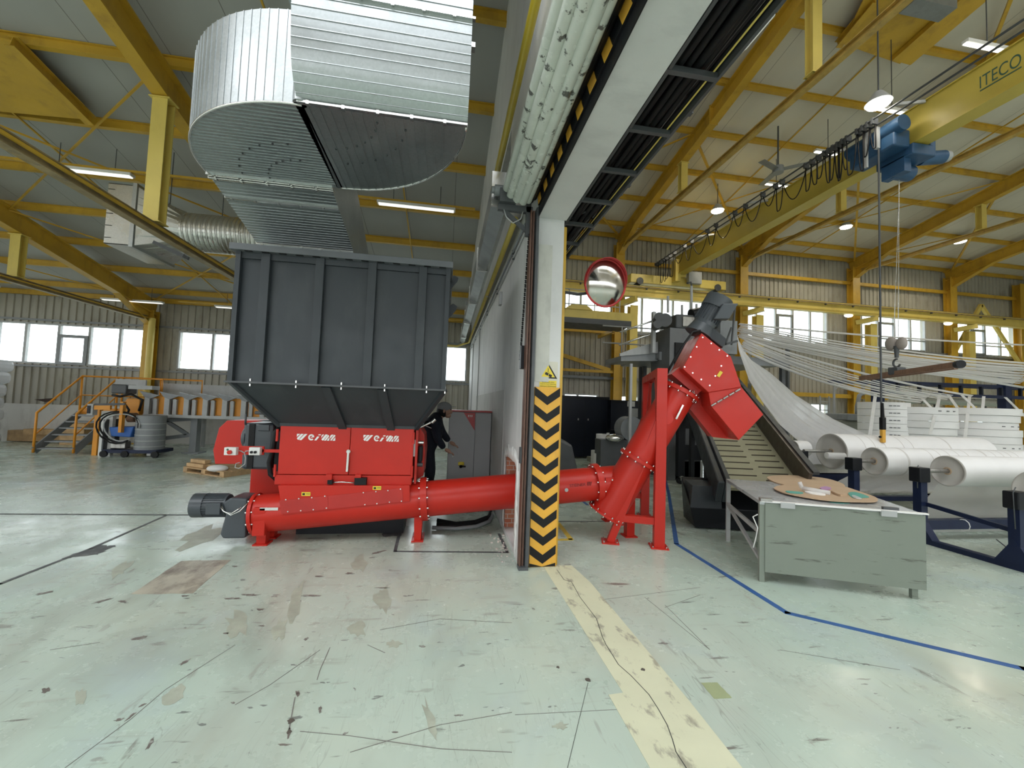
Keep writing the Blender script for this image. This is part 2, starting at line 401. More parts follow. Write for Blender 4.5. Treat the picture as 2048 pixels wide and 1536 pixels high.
for k in range(0, 12): purlin(ceilR, 1.16, 25.8, 13.95-1.38*k, RR)
purlin(ceilR, 1.16, 25.8, 14.68, RR)
# thin roof bracing between rafters
def brace(par, a, b, r=.014, mat=YEL): MB().beam(a, b, r*2, r*2).build('roof_brace', mat, par)
XC = [-14.44, -9.27, -4.10, 1.07, 6.24, 11.41, 16.58, 21.5]
for i in (0, 1):
    xa, xb = XC[i+0], XC[i+1]
    for ya, yb in ((6.2, 10.1), (10.1, 14.5)):
        brace(ceilL, (xa, ya, RL(ya)+.38), (xb, yb, RL(yb)+.38)); brace(ceilL, (xb, ya, RL(ya)+.40), (xa, yb, RL(yb)+.40))
for x in (-6.9, -2.4, -1.0): brace(ceilL, (x, -1, RL(-1)+.42), (x, 14.6, RL(14.6)+.42), .012)
for i in (4, 5, 6):
    xa, xb = XC[i], XC[i+1]
    for ya, yb in ((2.0, 7.0), (9.8, 14.5)):
        brace(ceilR, (xa, ya, RR(ya)+.38), (xb, yb, RR(yb)+.38), .03); brace(ceilR, (xb, ya, RR(ya)+.41), (xa, yb, RR(yb)+.41), .014)
for x in (8.9, 14.0, 3.6): brace(ceilR, (x, -1, RR(-1)+.42), (x, 14.6, RR(14.6)+.42), .014)
brace(ceilR, (1.2, 9.8, RR(9.8)+.38), (6.2, 14.5, RR(14.5)+.38), .03); brace(ceilR, (6.2, 9.8, RR(9.8)+.41), (1.2, 14.5, RR(14.5)+.41), .018)

def rafter(x, R, label, wd=.2, y1=14.7):
    m = MB(); y0 = -3.4; h = .42
    m.ibeam((x, y0, R(y0)+h/2), (x, y1, R(y1)+h/2), wd, h, .025, .014)
    t = thing('roof_rafter', label, 'beam', (x, y1, R(y1)))
    m.build('rafter_beam', YEL, t)
    hn = MB(); yh = y1-1.5          # haunch at the eave
    for sx in (-wd/2, wd/2):
        pass
    hn.prism([(x-.007, yh, R(yh)), (x-.007, y1, R(y1)-.45), (x-.007, y1, R(y1)+.02)], (.014, 0, 0))
    hn.beam((x, yh-.1, R(yh-.1)+.0), (x, y1, R(y1)-.45), wd, .025)
    hn.build('haunch', YEL, t)
    jt = MB()
    for yy in (9.0,): jt.beam((x, yy, R(yy)-.02), (x, yy, R(yy)+.46), wd+.02, .03, up=(0, 1, 0))
    jt.build('splice_plate', YEL, t)
    return t
rafter(-14.44, RL, 'yellow steel roof rafter at the far left edge of the low bay')
rafter(-9.27, RL, 'yellow rafter of the low bay landing on the column between the left windows')
rafter(-4.10, RL, 'yellow rafter of the low bay passing beside the big metal duct')
rafter(6.24, RR, 'first yellow rafter of the high bay, nearest the white partition wall')
rafter(11.41, RR, 'second yellow rafter of the high bay, behind the crane girder')
rafter(16.58, RR, 'third yellow rafter of the high bay, right of the crane girder')
rafter(21.5, RR, 'fourth yellow rafter of the high bay, near the right edge')

# columns
def column(x, h, label, w=.34):
    t = thing('steel_column', label, 'column', (x, 14.6, 0))
    MB().ibeam((x, 14.55, 0), (x, 14.55, h), w, .28, .018, .012, up=(0, 1, 0)).build('column_shaft', YEL, t)
    m = MB().box(x-w/2-.04, x+w/2+.04, 14.36, 14.76, 0, .03); m.build('base_plate', YEL, t)
    return t
c = column(-9.27, RL(14.5)+.1, 'yellow column between the two left windows of the low bay', .26)
MB().cyl((-9.12, 14.33, 0), (-9.12, 14.33, 3.9), .09, 16).build('drain_pipe', YEL2, c)
column(-14.44, RL(14.5)+.1, 'yellow column at the far left of the low bay', .26)
column(-4.10, RL(14.5)+.1, 'yellow column of the low bay hidden behind the dark hopper', .26)
for x, lb in ((6.24, 'first yellow column of the high bay, below the round mirror'), (11.41, 'second yellow column of the high bay, behind the red screw head motor'),
              (16.58, 'third yellow column of the high bay, behind the white fabric strips'), (21.5, 'fourth yellow column of the high bay, near the right edge')):
    t = column(x, RR(14.5)+.1, lb)
    # crane runway leg and bracket
    MB().ibeam((x+.42, 14.2, 0), (x+.42, 14.2, 5.42), .30, .26, .016, .012, up=(0, 1, 0)).build('crane_leg', YEL2, t)
    MB().beam((x+.0, 14.45, 5.5), (x+.42, 13.9, 5.62), .2, .18).build('bracket', YEL2, t)
column(25.3, RR(14.5)+.1, 'yellow corner column at the right end of the back wall')

# corrugated back wall
def corr(m, x0, x1, z0, z1, y=YB, pitch=.21, dep=.035):
    prof = []; x = x0; P = ((0, 0), (.42, 0), (.5, 1), (.92, 1))
    k = math.floor(x0/pitch); xs = []
    while k*pitch < x1+pitch:
        for f, d in P:
            xx = (k+f)*pitch
            xs.append((xx, d))
        k += 1
    pts = [(x0, 0)]+[(a, d) for a, d in xs if x0 < a < x1]+[(x1, 0)]
    m.sheet([[(a, y-dep*d, z0) for a, d in pts], [(a, y-dep*d, z1) for a, d in pts]], smooth=False)
ZL0, ZL1 = 2.36, 3.63
wxs = [onY(px, 690, YB).x for px in (-60, -6, 51, 117, 179, 240, 297)]
W1 = (wxs[0]-1.0, wxs[-1]); W2 = (onY(357, 690, YB).x, -4.85); W3 = (-3.45, .68)
wl = MB()
corr(wl, -22, .79, 1.12, ZL0); corr(wl, -22, .79, ZL1, 4.75)
for a, b in ((-22, W1[0]), (W1[1], W2[0]), (W2[1], W3[0]), (W3[1], .79)): corr(wl, a, b, ZL0, ZL1)
wl.box(-22, 1.1, YB+.06, YB+.2, 1.0, ZL0); wl.box(-22, 1.1, YB+.06, YB+.2, ZL1, 4.75)
for a, b in ((-22, W1[0]), (W1[1], W2[0]), (W2[1], W3[0]), (W3[1], 1.1)): wl.box(a, b, YB+.06, YB+.2, ZL0, ZL1)
struct(wl.build('wall_back', CORR, recalc=False))
struct(MB().box(-22, .79, YB-.12, YB+.2, 0, 1.12).build('wall_plinth', PLW))
struct(MB().box(-22, .79, YB-.07, YB+.0, ZL1+.06, ZL1+.12).box(-22, .79, YB-.09, YB, ZL0-.1, ZL0-.04).build('trim_1', GRYM))
# right bay
ZR0, ZR1 = 4.57, 6.12; ZQ0, ZQ1 = .95, 2.12
def X_(px, py=650): return onY(px, py, YB).x
WR = [(X_(1127), X_(1222), [X_(1160)], None), (X_(1246), X_(1414), [X_(1283), X_(1323), X_(1345), X_(1380)], None),
      (X_(1482), X_(1654), [X_(1512), X_(1551), X_(1585), X_(1620)], (X_(1551), X_(1585))),
      (X_(1708), X_(1850), [X_(1722), X_(1755), X_(1788), X_(1820)], (X_(1755), X_(1788))),
      (X_(1910), X_(2028), [X_(1940), X_(1968), X_(1999)], (X_(1940), X_(1968)))]
WQ = [(X_(1127, 790), X_(1196, 790), [X_(1155, 790)]), (X_(1240, 800), X_(1277, 800), []), (X_(1395, 800), X_(1440, 800), []),
      (X_(1560, 820), X_(1656, 820), [X_(1585, 820), X_(1620, 820)]), (X_(1700, 820), X_(1760, 820), [X_(1722, 820)]), (20.6, 24.0, [22.3])]
wr = MB(); XE = 25.75
corr(wr, 1.15, XE, 0, ZQ0, pitch=.2); corr(wr, 1.15, XE, ZQ1, ZR0, pitch=.2); corr(wr, 1.15, XE, ZR1, 8.4, pitch=.2)
wr.box(1.1, XE, YB+.06, YB+.2, 0, ZQ0); wr.box(1.1, XE, YB+.06, YB+.2, ZQ1, ZR0); wr.box(1.1, XE, YB+.06, YB+.2, ZR1, 8.5)
def gaps(ws, a, b):
    out = []; 
    for q in ws: out.append((a, q[0])); a = q[1]
    out.append((a, b)); return out
for a, b in gaps(WR, 1.15, XE): corr(wr, a, b, ZR0, ZR1, pitch=.2); wr.box(a, b, YB+.06, YB+.2, ZR0, ZR1)
for a, b in gaps(WQ, 1.15, XE): corr(wr, a, b, ZQ0, ZQ1, pitch=.2); wr.box(a, b, YB+.06, YB+.2, ZQ0, ZQ1)
struct(wr.build('wall_back', CORR, recalc=False))
er = MB(); er.box(XE, XE+.15, -10.5, YB+.2, 0, 12.5); struct(er.build('wall_right', CORR))
struct(MB().box(-22.1, XE+.2, -10.7, -10.5, 0, 2.3).box(-22.1, XE+.2, -10.7, -10.5, 4.6, 12.5).build('wall_front', CORR))
struct(MB().box(-22.2, -22, -10.5, YB+.2, 0, 2.2).box(-22.2, -22, -10.5, YB+.2, 4.3, 9.5).build('wall_left', CORR))
WN = [0]
def window(x0, x1, z0, z1, mulls, vent=None, lab='', sill=True, th=.05):
    WN[0] += 1
    f = MB(); y0, y1 = YB-.03, YB+.06
    f.box(x0, x1, y0, y1, z0, z0+th); f.box(x0, x1, y0, y1, z1-th, z1); f.box(x0, x0+th, y0, y1, z0+th, z1-th); f.box(x1-th, x1, y0, y1, z0+th, z1-th)
    for q in mulls: f.box(q-th/2-.01, q+th/2+.01, y0, y1, z0+th, z1-th)
    o = struct(f.build('window_%d' % WN[0], GRY))
    MB().box(x0+.01, x1-.01, YB+.01, YB+.02, z0+.01, z1-.01).build('pane', GLASS, o)
    if vent:
        a, b = vent; zt = z0+(z1-z0)*.74; v = MB(); a += .02; b -= .02; yy = YB-.07
        v.box(a, b, yy, YB, zt-.09, zt); v.box(a, b, yy, YB, z0+.0, z0+.09); v.box(a, a+.09, yy, YB, z0+.09, zt-.09); v.box(b-.09, b, yy, YB, z0+.09, zt-.09)
        v.build('vent_frame', GRYM, o)
    return o
window(W1[0], W1[1], ZL0, ZL1, wxs[:-1], (wxs[3], wxs[4]))
window(W2[0], W2[1], ZL0, ZL1, [W2[0]+1.02, W2[0]+2.04, W2[0]+3.0])
window(W3[0], W3[1], ZL0, ZL1, [-2.4, -1.4, -.35])
for a, b, ms, vn in WR:
    o = window(a, b, ZR0, ZR1, ms, vn)
    if a > 12: MB().box(a, b, YB-.04, YB+.04, ZR0+.42, ZR0+.47).build('transom', GRY, o)
for a, b, ms in WQ: window(a, b, ZQ0, ZQ1, ms)
# girts and window trims of the high bay
g = MB(); g.beam((1.2, 14.68, 7.22), (XE, 14.68, 7.22), .10, .13); struct(g.build('trim_2', YEL))
g = MB(); g.beam((1.2, 14.72, ZR0-.08), (XE, 14.72, ZR0-.08), .10, .06); struct(g.build('trim_3', GRYM))
g = MB(); g.beam((1.2, 14.72, ZQ1+.62), (6.2, 14.72, ZQ1+.62), .10, .10); g.beam((6.3, 14.72, ZQ1+.62), (12.5, 14.72, ZQ1+.62), .10, .10); struct(g.build('trim_4', GRYM))
g = MB(); g.beam((12.6, 14.6, 2.45), (18.2, 14.6, 2.45), .16, .16); g.beam((18.5, 14.6, 4.25), (XE, 14.6, 4.25), .16, .2); struct(g.build('trim_5', YEL))
# wall bracing
bt = thing('wall_bracing', 'yellow angle steel bracing on the back wall left of the mirror column', 'bracing', (3.6, 14.5, 2.9))
MB().beam((1.3, 14.5, 4.2), (5.95, 14.5, 3.02), .08, .14).build('diagonal', YEL, bt)
MB().beam((1.3, 14.5, 2.96), (6.1, 14.5, 2.96), .10, .10).beam((1.3, 14.5, 4.45), (6.1, 14.5, 4.45), .12, .14).build('strut', YEL, bt)
MB().beam((1.9, 14.45, 2.9), (3.6, 14.45, 1.3), .08, .14).build('diagonal', YEL, bt)
b2 = thing('wall_bracing', 'yellow K bracing across the right end window of the high bay', 'bracing', (23.4, 14.5, 6))
pA = onY(1962, 610, 14.5)
MB().beam(pA, onY(1905, 712, 14.5), .1, .14).beam(pA, onY(2044, 735, 14.5), .1, .14).build('diagonal', YEL2, b2)

# partition wall with the hole the screw passes through
HY0, HY1, HZ0, HZ1 = 4.40, 5.30, 0.06, 0.96
pw = MB()
pw.box(.79, 1.15, 4.12, HY0, 0, 3.56); pw.box(.79, 1.15, HY1, YB+.1, 0, 3.56); pw.box(.79, 1.15, HY0, HY1, HZ1, 3.56); pw.box(.79, 1.15, HY0, HY1, 0, HZ0)
wm = struct(pw.build('wall_middle', PLASTER))
struct(MB().box(.79, 1.15, 4.12, YB+.1, 3.56, 9.6).box(.86, 1.17, -3.6, 4.12, 3.56, 9.9).build('wall_middle', PLASTER))
struct(MB().box(.55, .79, -3.6, 4.1, 4.15, 7.9).box(.55, .79, 4.1, YB, 4.45, 6.9).build('wall_upper', PLASTER))
# broken brick lining and torn plaster edge of the hole
hb = MB(); hb.box(.80, 1.14, HY1-.06, HY1-.005, HZ0, HZ1-.01); hb.box(.80, 1.14, HY0+.005, HY0+.02, HZ0, HZ1-.01); hb.build('broken_brick', BRICK, wm)
random.seed(3)
def ragged(y0, y1, z0, z1, n=16):
    P = []
    cy, cz = (y0+y1)/2, (z0+z1)/2
    return P
tp = MB(); inner = []; outer = []
path = [(HY0, .02), (HY0, .25), (HY0, .5), (HY0, .75), (HY0, .97), (HY0+.2, 1.0), (HY0+.45, 1.02), (HY1-.2, 1.0), (HY1, .97), (HY1, .7), (HY1, .4), (HY1, .05)]
fine = []
for i in range(len(path)-1):
    for k in range(5):
        t_ = k/5; fine.append((path[i][0]*(1-t_)+path[i+1][0]*t_, path[i][1]*(1-t_)+path[i+1][1]*t_))
cy, cz = (HY0+HY1)/2, .5
for (y, z) in fine:
    d = V((0, y-cy, z-cz)).normalized()
    a = V((.782, y, z))-d*random.uniform(.0, .05); b = V((.786, y, z))+d*random.uniform(.03, .12)
    if b.y < 4.2: b.y = 4.2
    b.z = max(b.z, .01); a.z = max(a.z, .01)
    inner.append(a); outer.append(b)
tp.sheet([inner, outer]); tp.build('torn_plaster', flat('bare_white_plaster', (.78, .77, .75), .9), wm, solid=.012)
db = MB()
for i in range(46):
    y = random.uniform(4.22, 5.2); x = .76-abs(random.gauss(0, .09)); s_ = random.uniform(.004, .016)
    db.obox((x, y, 0), (math.cos(i), math.sin(i), 0), (-math.sin(i), math.cos(i), 0), (0, 0, 1), s_*1.6, s_, s_*.8)
o = db.build('plaster_rubble', flat('plaster_crumbs', (.62, .55, .5), .9)); tag(o, 'pale crumbs of broken plaster on the floor below the wall hole', 'rubble'); o['kind'] = 'stuff'
# smooth repair patch, band of paint on the partition and pillar
MB().box(.784, .7905, 5.6, 11.0, 0, 1.81).build('lower_coat', paint('dull_wall_coat', (.50, .50, .48), .7, .1, (.33, .33, .32), .5, 2), wm)
MB().box(.885, 1.03, 4.114, 4.1205, 1.85, 3.28).build('filler_patch', paint('grey_filler_patch', (.54, .54, .49), .7, .08, (.36, .36, .33), .5, 6), wm)
# door jamb guide rails (rusty), yellow corner strip
gr = thing('guide_rail', 'rusty steel roller shutter guide rail up the doorway edge', 'rail', (.81, 4.08, 0))
MB().box(.775, .79, 4.05, 4.16, 0, 3.6).build('outer_angle', RUSTR, gr)
MB().box(.80, .818, 4.06, 4.115, 0, 3.6).build('inner_angle', RUSTR, gr)
MB().box(.83, .858, 4.02, 4.115, 0, 3.62).build('dark_channel', DKST, gr)
MB().box(.765, .86, 4.01, 4.118, 0, .03).build('foot', DKST, gr)
struct(MB().box(1.155, 1.185, 4.14, 4.24, 0, 3.5).build('trim_6', YEL))

# ================================================================== RECTANGULAR EXTRACTION DUCT
S = .65
def DP(x, y, z): return V((x*S, y*S, 1.6+z*S))
duct = thing('ventilation_duct', 'large galvanised rectangular duct with two curved elbows above the dark hopper', 'duct', DP(-1.6, 4.4, 3))
H = 1.0
# elbow pieces: bottom, top and outer curved wall, as a closed box each
def elbow(cx, cy, R, a0, a1, name, ribdir):
    A = [math.radians(a0+(a1-a0)*i/28) for i in range(29)]
    arc = [(cx+R*math.cos(t), cy+R*math.sin(t)) for t in A]
    m = MB(); poly = [(cx, cy)]+arc
    m.add([DP(x, y, 3) for x, y in poly], [tuple(range(len(poly)))])
    t_ = MB(); t_.add([DP(x, y, 3+H) for x, y in poly], [tuple(range(len(poly)))]); t_.build('elbow_top', GALV, duct, recalc=False)
    # raised rib lines on the flat underside
    k = -R+.08
    while k < R:
        if ribdir == 'x':
            y = cy+k; w_ = math.sqrt(max(0, R*R-k*k)); xa, xb = (cx-w_, cx) if a0 >= 180 else (cx, cx+w_)
            if (a0 >= 180 and k < -.04) or (a0 < 90 and k > .04): m.box(xa*S+.01, xb*S, y*S-.002, y*S+.002, 1.6+3*S-.005, 1.6+3*S)
        else:
            x = cx+k; w_ = math.sqrt(max(0, R*R-k*k)); ya, yb = (cy, cy+w_)
            if k > .04: m.box(x*S-.003, x*S+.003, ya*S, yb*S-.01, 1.6+3*S-.007, 1.6+3*S)
        k += .062 if ribdir == 'x' else .105
    m.build(name, GALV, duct, recalc=False)
    wls = MB(); wls.sheet([[DP(x, y, 3) for x, y in arc], [DP(x, y, 3+H) for x, y in arc]])
    for i in range(1, 28):
        t = A[i]; r_ = R+.006
        x, y = cx+r_*math.cos(t), cy+r_*math.sin(t)
        wls.obox(DP(x, y, 3)-V((math.sin(t), -math.cos(t), 0))*.003, (math.sin(t), -math.cos(t), 0), (-math.cos(t), -math.sin(t), 0), (0, 0, 1), .006, .006, H*S)
    wls.build('curved_wall', GALV, duct, recalc=False)
    ed = MB(); ed.path([DP(x, y, 3) for x, y in arc], .009, 6); ed.build('seam_edge', CHR, duct)
elbow(-1.65, 6.06, 1.67, 180, 272, 'elbow_cheek', 'x')
elbow(-1.60, 4.36, 1.69, 0, 90, 'elbow_cheek', 'y')
m = MB(); m.hexa([DP(-1.66, 4.36, 3), DP(-1.58, 4.36, 3), DP(-1.58, 6.06, 3), DP(-1.66, 6.06, 3), DP(-1.66, 4.36, 4), DP(-1.58, 4.36, 4), DP(-1.58, 6.06, 4), DP(-1.66, 6.06, 4)])
m.build('middle_flange', DKST, duct)
m = MB(); m.cyl(DP(-1.60, 4.37, 3.0), DP(-1.60, 4.37, 4.0), .045, 16); m.build('inner_corner', GALV, duct)
# riser that curves up from the second elbow and goes through the roof
prof0 = [(4.36, 3.0), (4.30, 3.03), (4.24, 3.08), (4.185, 3.15), (4.14, 3.24), (4.11, 3.34), (4.085, 3.46), (4.065, 3.60), (4.05, 3.75), (4.04, 3.9)]
prof = []
for i in range(9):
    for k in range(3): prof.append((prof0[i][0]+(prof0[i+1][0]-prof0[i][0])*k/3, prof0[i][1]+(prof0[i+1][1]-prof0[i][1])*k/3))
prof.append(prof0[-1])
xa, xb = -1.62, .10
m = MB(); m.sheet([[DP(xa, y, z) for y, z in prof], [DP(xb, y, z) for y, z in prof]])
side = [(y, z) for y, z in prof]+[(5.3, 3.9), (5.3, 4.0), (4.36, 4.0)]
for x in (xa, xb): m.add([DP(x, y, z) for y, z in side], [tuple(range(len(side)))])
rr = []
L_ = 0
for i in range(1, len(prof)):
    p, q = V((0, *prof[i-1])), V((0, *prof[i])); L_ += (q-p).length
    if L_ > .075:
        L_ = 0; y, z = prof[i]; m.beam(DP(xa, y-.003, z), DP(xb, y-.003, z), .005, .005)
m.build('riser_elbow', GALV, duct, recalc=False)
m = MB(); m.hexa([DP(xa-.08, 4.04, 3.9), DP(xb, 4.04, 3.9), DP(xb, 5.3, 3.9), DP(xa-.08, 5.3, 3.9), DP(xa-.2, 3.98, 8.35), DP(xb+.02, 3.98, 8.35), DP(xb+.02, 5.3, 8.35), DP(xa-.2, 5.3, 8.35)])
for k in range(1, 40): m.beam(DP(xa-.09-.0025*k, 4.037-.0014*k, 3.9+.11*k), DP(xb, 4.037-.0014*k, 3.9+.11*k), .005, .005)
m.build('riser', GALV, duct)
def flangeline(a, b, par, n=5, r=.011):
    m = MB(); m.beam(a, b, .028, .016); m.build('joint_flange', CHR, par)
    a, b = V(a), V(b)
    for i in range(n): 
        p = a+(b-a)*((i+.3)/n); MB().box(p.x-.010, p.x+.010, p.y-.016, p.y+.016, p.z-.016, p.z+.012).build('joint_clamp', CHR, par)
flangeline(DP(xa, 4.34, 2.995), DP(xb, 4.34, 2.995), duct)
flangeline(DP(xa-.06, 4.03, 3.9), DP(xb+.03, 4.03, 3.9), duct, 6)
# chute down to the hopper
xl, xr = -3.33, -1.74
low = [(6.06, 3.0), (6.51, 2.9), (7.6, 2.63), (7.6, 2.315)]; up = [(6.06, 4.0), (7.1, 3.9), (7.79, 3.67), (8.91, 3.06), (8.91, 2.315)]
m = MB(); loop = low+up[::-1]
for x in (xl, xr): m.add([DP(x, y, z) for y, z in loop], [tuple(range(len(loop)))])
for i in range(len(loop)-1):
    (y0, z0), (y1, z1) = loop[i], loop[i+1]
    m.add([DP(xl, y0, z0), DP(xr, y0, z0), DP(xr, y1, z1), DP(xl, y1, z1)], [(0, 1, 2, 3)])
for i in range(1, 24):
    t = i/24; y = 6.06+(7.6-6.06)*t; z = 3.0-.1*min(1, t/.29)-.27*max(0, (t-.29)/.71)
    m.beam(DP(xl, y, z-.003), DP(xr, y, z-.003), .004, .004)
m.build('inlet_chute', GALV, duct, recalc=False)
flangeline(DP(xl-.02, 6.06, 2.99), DP(xr+.02, 6.06, 2.99), duct, 5); flangeline(DP(xl-.02, 6.12, 2.97), DP(xr+.02, 6.12, 2.97), duct, 5)
flangeline(DP(xl, 6.51, 2.89), DP(xr, 6.51, 2.89), duct); flangeline(DP(xl, 7.58, 2.62), DP(xr, 7.58, 2.62), duct)
rv = MB()      # screw heads in two arcs on the undersides
for R_ in (.62, .95):
    for a in range(188, 270, 11): rv.cyl(DP(-1.9+R_*math.cos(math.radians(a)), 6.06+R_*math.sin(math.radians(a)), 2.985), DP(-1.9+R_*math.cos(math.radians(a)), 6.06+R_*math.sin(math.radians(a)), 3.0), .008, 6)
for R_ in (.75, 1.05):
    for a in range(0, 84, 11): rv.cyl(DP(-1.6+R_*math.cos(math.radians(a)), 4.36+R_*math.sin(math.radians(a)), 2.985), DP(-1.6+R_*math.cos(math.radians(a)), 4.36+R_*math.sin(math.radians(a)), 3.0), .008, 6)
rv.build('screw_heads', DKST, duct)
MB().box(DP(0, 0, 0).x+.10*S, .10*S+.025, 4.04*S, 4.04*S+.05, 1.6+3.62*S, 1.6+3.67*S).build('tab', CHR, duct)

# ================================================================== SHREDDER
sh = thing('shredder', 'red industrial shredder with a tall dark grey ribbed feed hopper', 'shredder', (-1.05, 5.5, 0))
FY = 4.45
hl, hr = onY(469, 640, FY).x, onY(896, 640, FY).x; hb, ht = 1.735, 3.03; BY = 6.35
bl, br = -1.79, -.325; by0, by1, bz = 4.88, 6.1, 1.285
m = MB()
m.box(hl, hr, FY, BY, hb, ht)
hop = m.build('hopper', ANT, sh)
m = MB(); m.hexa([(bl, by0, bz), (br, by0, bz), (br, by1, bz), (bl, by1, bz), (hl, FY, hb), (hr, FY, hb), (hr, BY, hb), (hl, BY, hb)])
m.build('hopper_funnel', ANT, sh)
# ribs
for pt, pb in (((519+7, 533+7), (515, 530)), ((634, 648), (624, 638)), ((739, 751), (729, 743)), ((839, 851), (831, 845))):
    xt = [onY(p, 515+.08*(p-500), FY).x for p in pt]; xb_ = [onY(p, 768+.04*(p-500), FY).x for p in pb]
    xm = (sum(xt)+sum(xb_))/4
    MB().box(xm-.042, xm+.042, FY-.055, FY, hb, ht).build('hopper_rib', ANT, hop, bevel=.004)
m = MB(); m.box(hl-.005, hl+.04, FY-.055, FY, hb, ht); m.box(hr-.04, hr+.005, FY-.055, FY, hb, ht)
m.box(hl, hr, FY-.03, FY, ht-.06, ht); m.build('hopper_edge_angles', ANT, hop)
m = MB(); m.box(hl-.05, hr+.03, FY-.10, BY+.05, ht, ht+.065); m.build('hopper_top_flange', paint('slate_paint', (.115, .125, .135), .4), hop, bevel=.004)
m = MB()
for i in range(13):
    x = hl+.12+i*(hr-hl-.2)/12; m.box(x-.035, x+.035, FY-.095, FY-.06, ht-.004, ht+.001)
m.build('flange_slots', BLK, hop)
m = MB(); m.box(hl-.03, hr+.01, FY-.06, FY+.02, hb-.012, hb+.006); m.build('funnel_flange', DKST, hop)
m = MB()
for px_, py_ in ((499, 764), (591, 768), (682, 771), (769, 775), (853, 779), (890, 781)):
    p = onY(px_, py_, FY-.06); 
    for dz in (-.028, .022): m.cyl((p.x, FY-.045, hb+dz-.012), (p.x, FY-.045, hb+dz+.012), .009, 8)
m.build('flange_bolts', CHR, hop)
for (xt, xb_) in ((-1.21, -1.12), (-.66, -.60)):
    m = MB(); a0 = V((xt, FY, hb)); a1 = V((xb_, by0, bz)); nn = V((0, -(hb-bz), -(by0-FY))).normalized()*.035
    w_ = V((.042, 0, 0)); m.hexa([a1-w_+nn*0, a1+w_, a1+w_+nn, a1-w_+nn, a0-w_, a0+w_, a0+w_+nn, a0-w_+nn]); m.build('funnel_rib', ANT, hop)
m = MB(); m.beam((hl, FY-.01, hb), (bl, by0-.01, bz), .05, .03).beam((hr, FY-.01, hb), (br, by0-.01, bz), .05, .03).box(bl, br, by0-.03, by0, bz, bz+.05); m.build('funnel_corner_angles', ANT, hop)
for pz in (565, 622):
    p = onY(905, pz, 4.9); m = MB(); m.prism([(hr, 4.9, p.z-.10), (hr+.09, 4.9, p.z+.02), (hr+.10, 4.9, p.z+.06), (hr+.05, 4.9, p.z+.09), (hr, 4.9, p.z+.05)], (0, .03, 0)); m.build('lifting_lug', ANT, hop)
p = onY(631, 600, FY-.004); q = onY(628, 697, FY-.004)
MB().beam(p, q, .007, .003).build('bare_edge', flat('bare_primer', (.45, .5, .48)), hop)
# body
MB().box(bl+.02, br-.02, 4.90, by1, .66, bz).build('body', RED, sh)
MB().box(-2.35, -.45, 5.60, 6.45, 0, .98).build('base_cabinet', RED, sh, bevel=.01)
MB().box(bl+.12, br-.12, 5.25, 5.6, .0, .66).build('shadow_box', BLKP, sh)  # black down to the floor, standing in for shadow under the screw tube
d1 = MB().box(-1.765, -1.037, 4.85, 4.90, .765, 1.285).build('door', RED, sh, bevel=.004)
d2 = MB().box(-1.031, -.345, 4.85, 4.90, .765, 1.285).build('door', RED, sh, bevel=.004)
MB().box(-1.79, -.35, 4.845, 4.90, .655, .758).build('lower_rail', RED, sh, bevel=.004)
hd = MB(); p = onY(697, 903, 4.82); q = onY(694, 943, 4.82)
hd.cyl(p, q, .016, 12); hd.cyl((p.x, 4.81, p.z), (p.x, 4.86, p.z), .022, 12); hd.build('door_handle', CHR, d1)
for xx in (-1.79, -.345):
    for z0 in (1.12, .74): MB().cyl((xx, 4.84, z0), (xx, 4.84, z0+.13), .013, 10).build('hinge', RED, d1 if xx < -1 else d2)
for xx in (-1.225, -.92): 
    MB().box(xx-.03, xx+.03, 4.80, 4.85, .715, .775).build('latch_bracket', RED, sh)
l1 = MB().box(-1.235, -1.185, 4.79, 4.85, .67, .715).build('safety_switch', BLK, sh); MB().box(-.955, -.83, 4.79, 4.85, .665, .74).build('safety_switch', BLK, sh)
MB().path([(-1.18, 4.80, .69), (-1.08, 4.795, .695), (-.96, 4.80, .685)], .008, 6).build('switch_cable', CHR, sh)
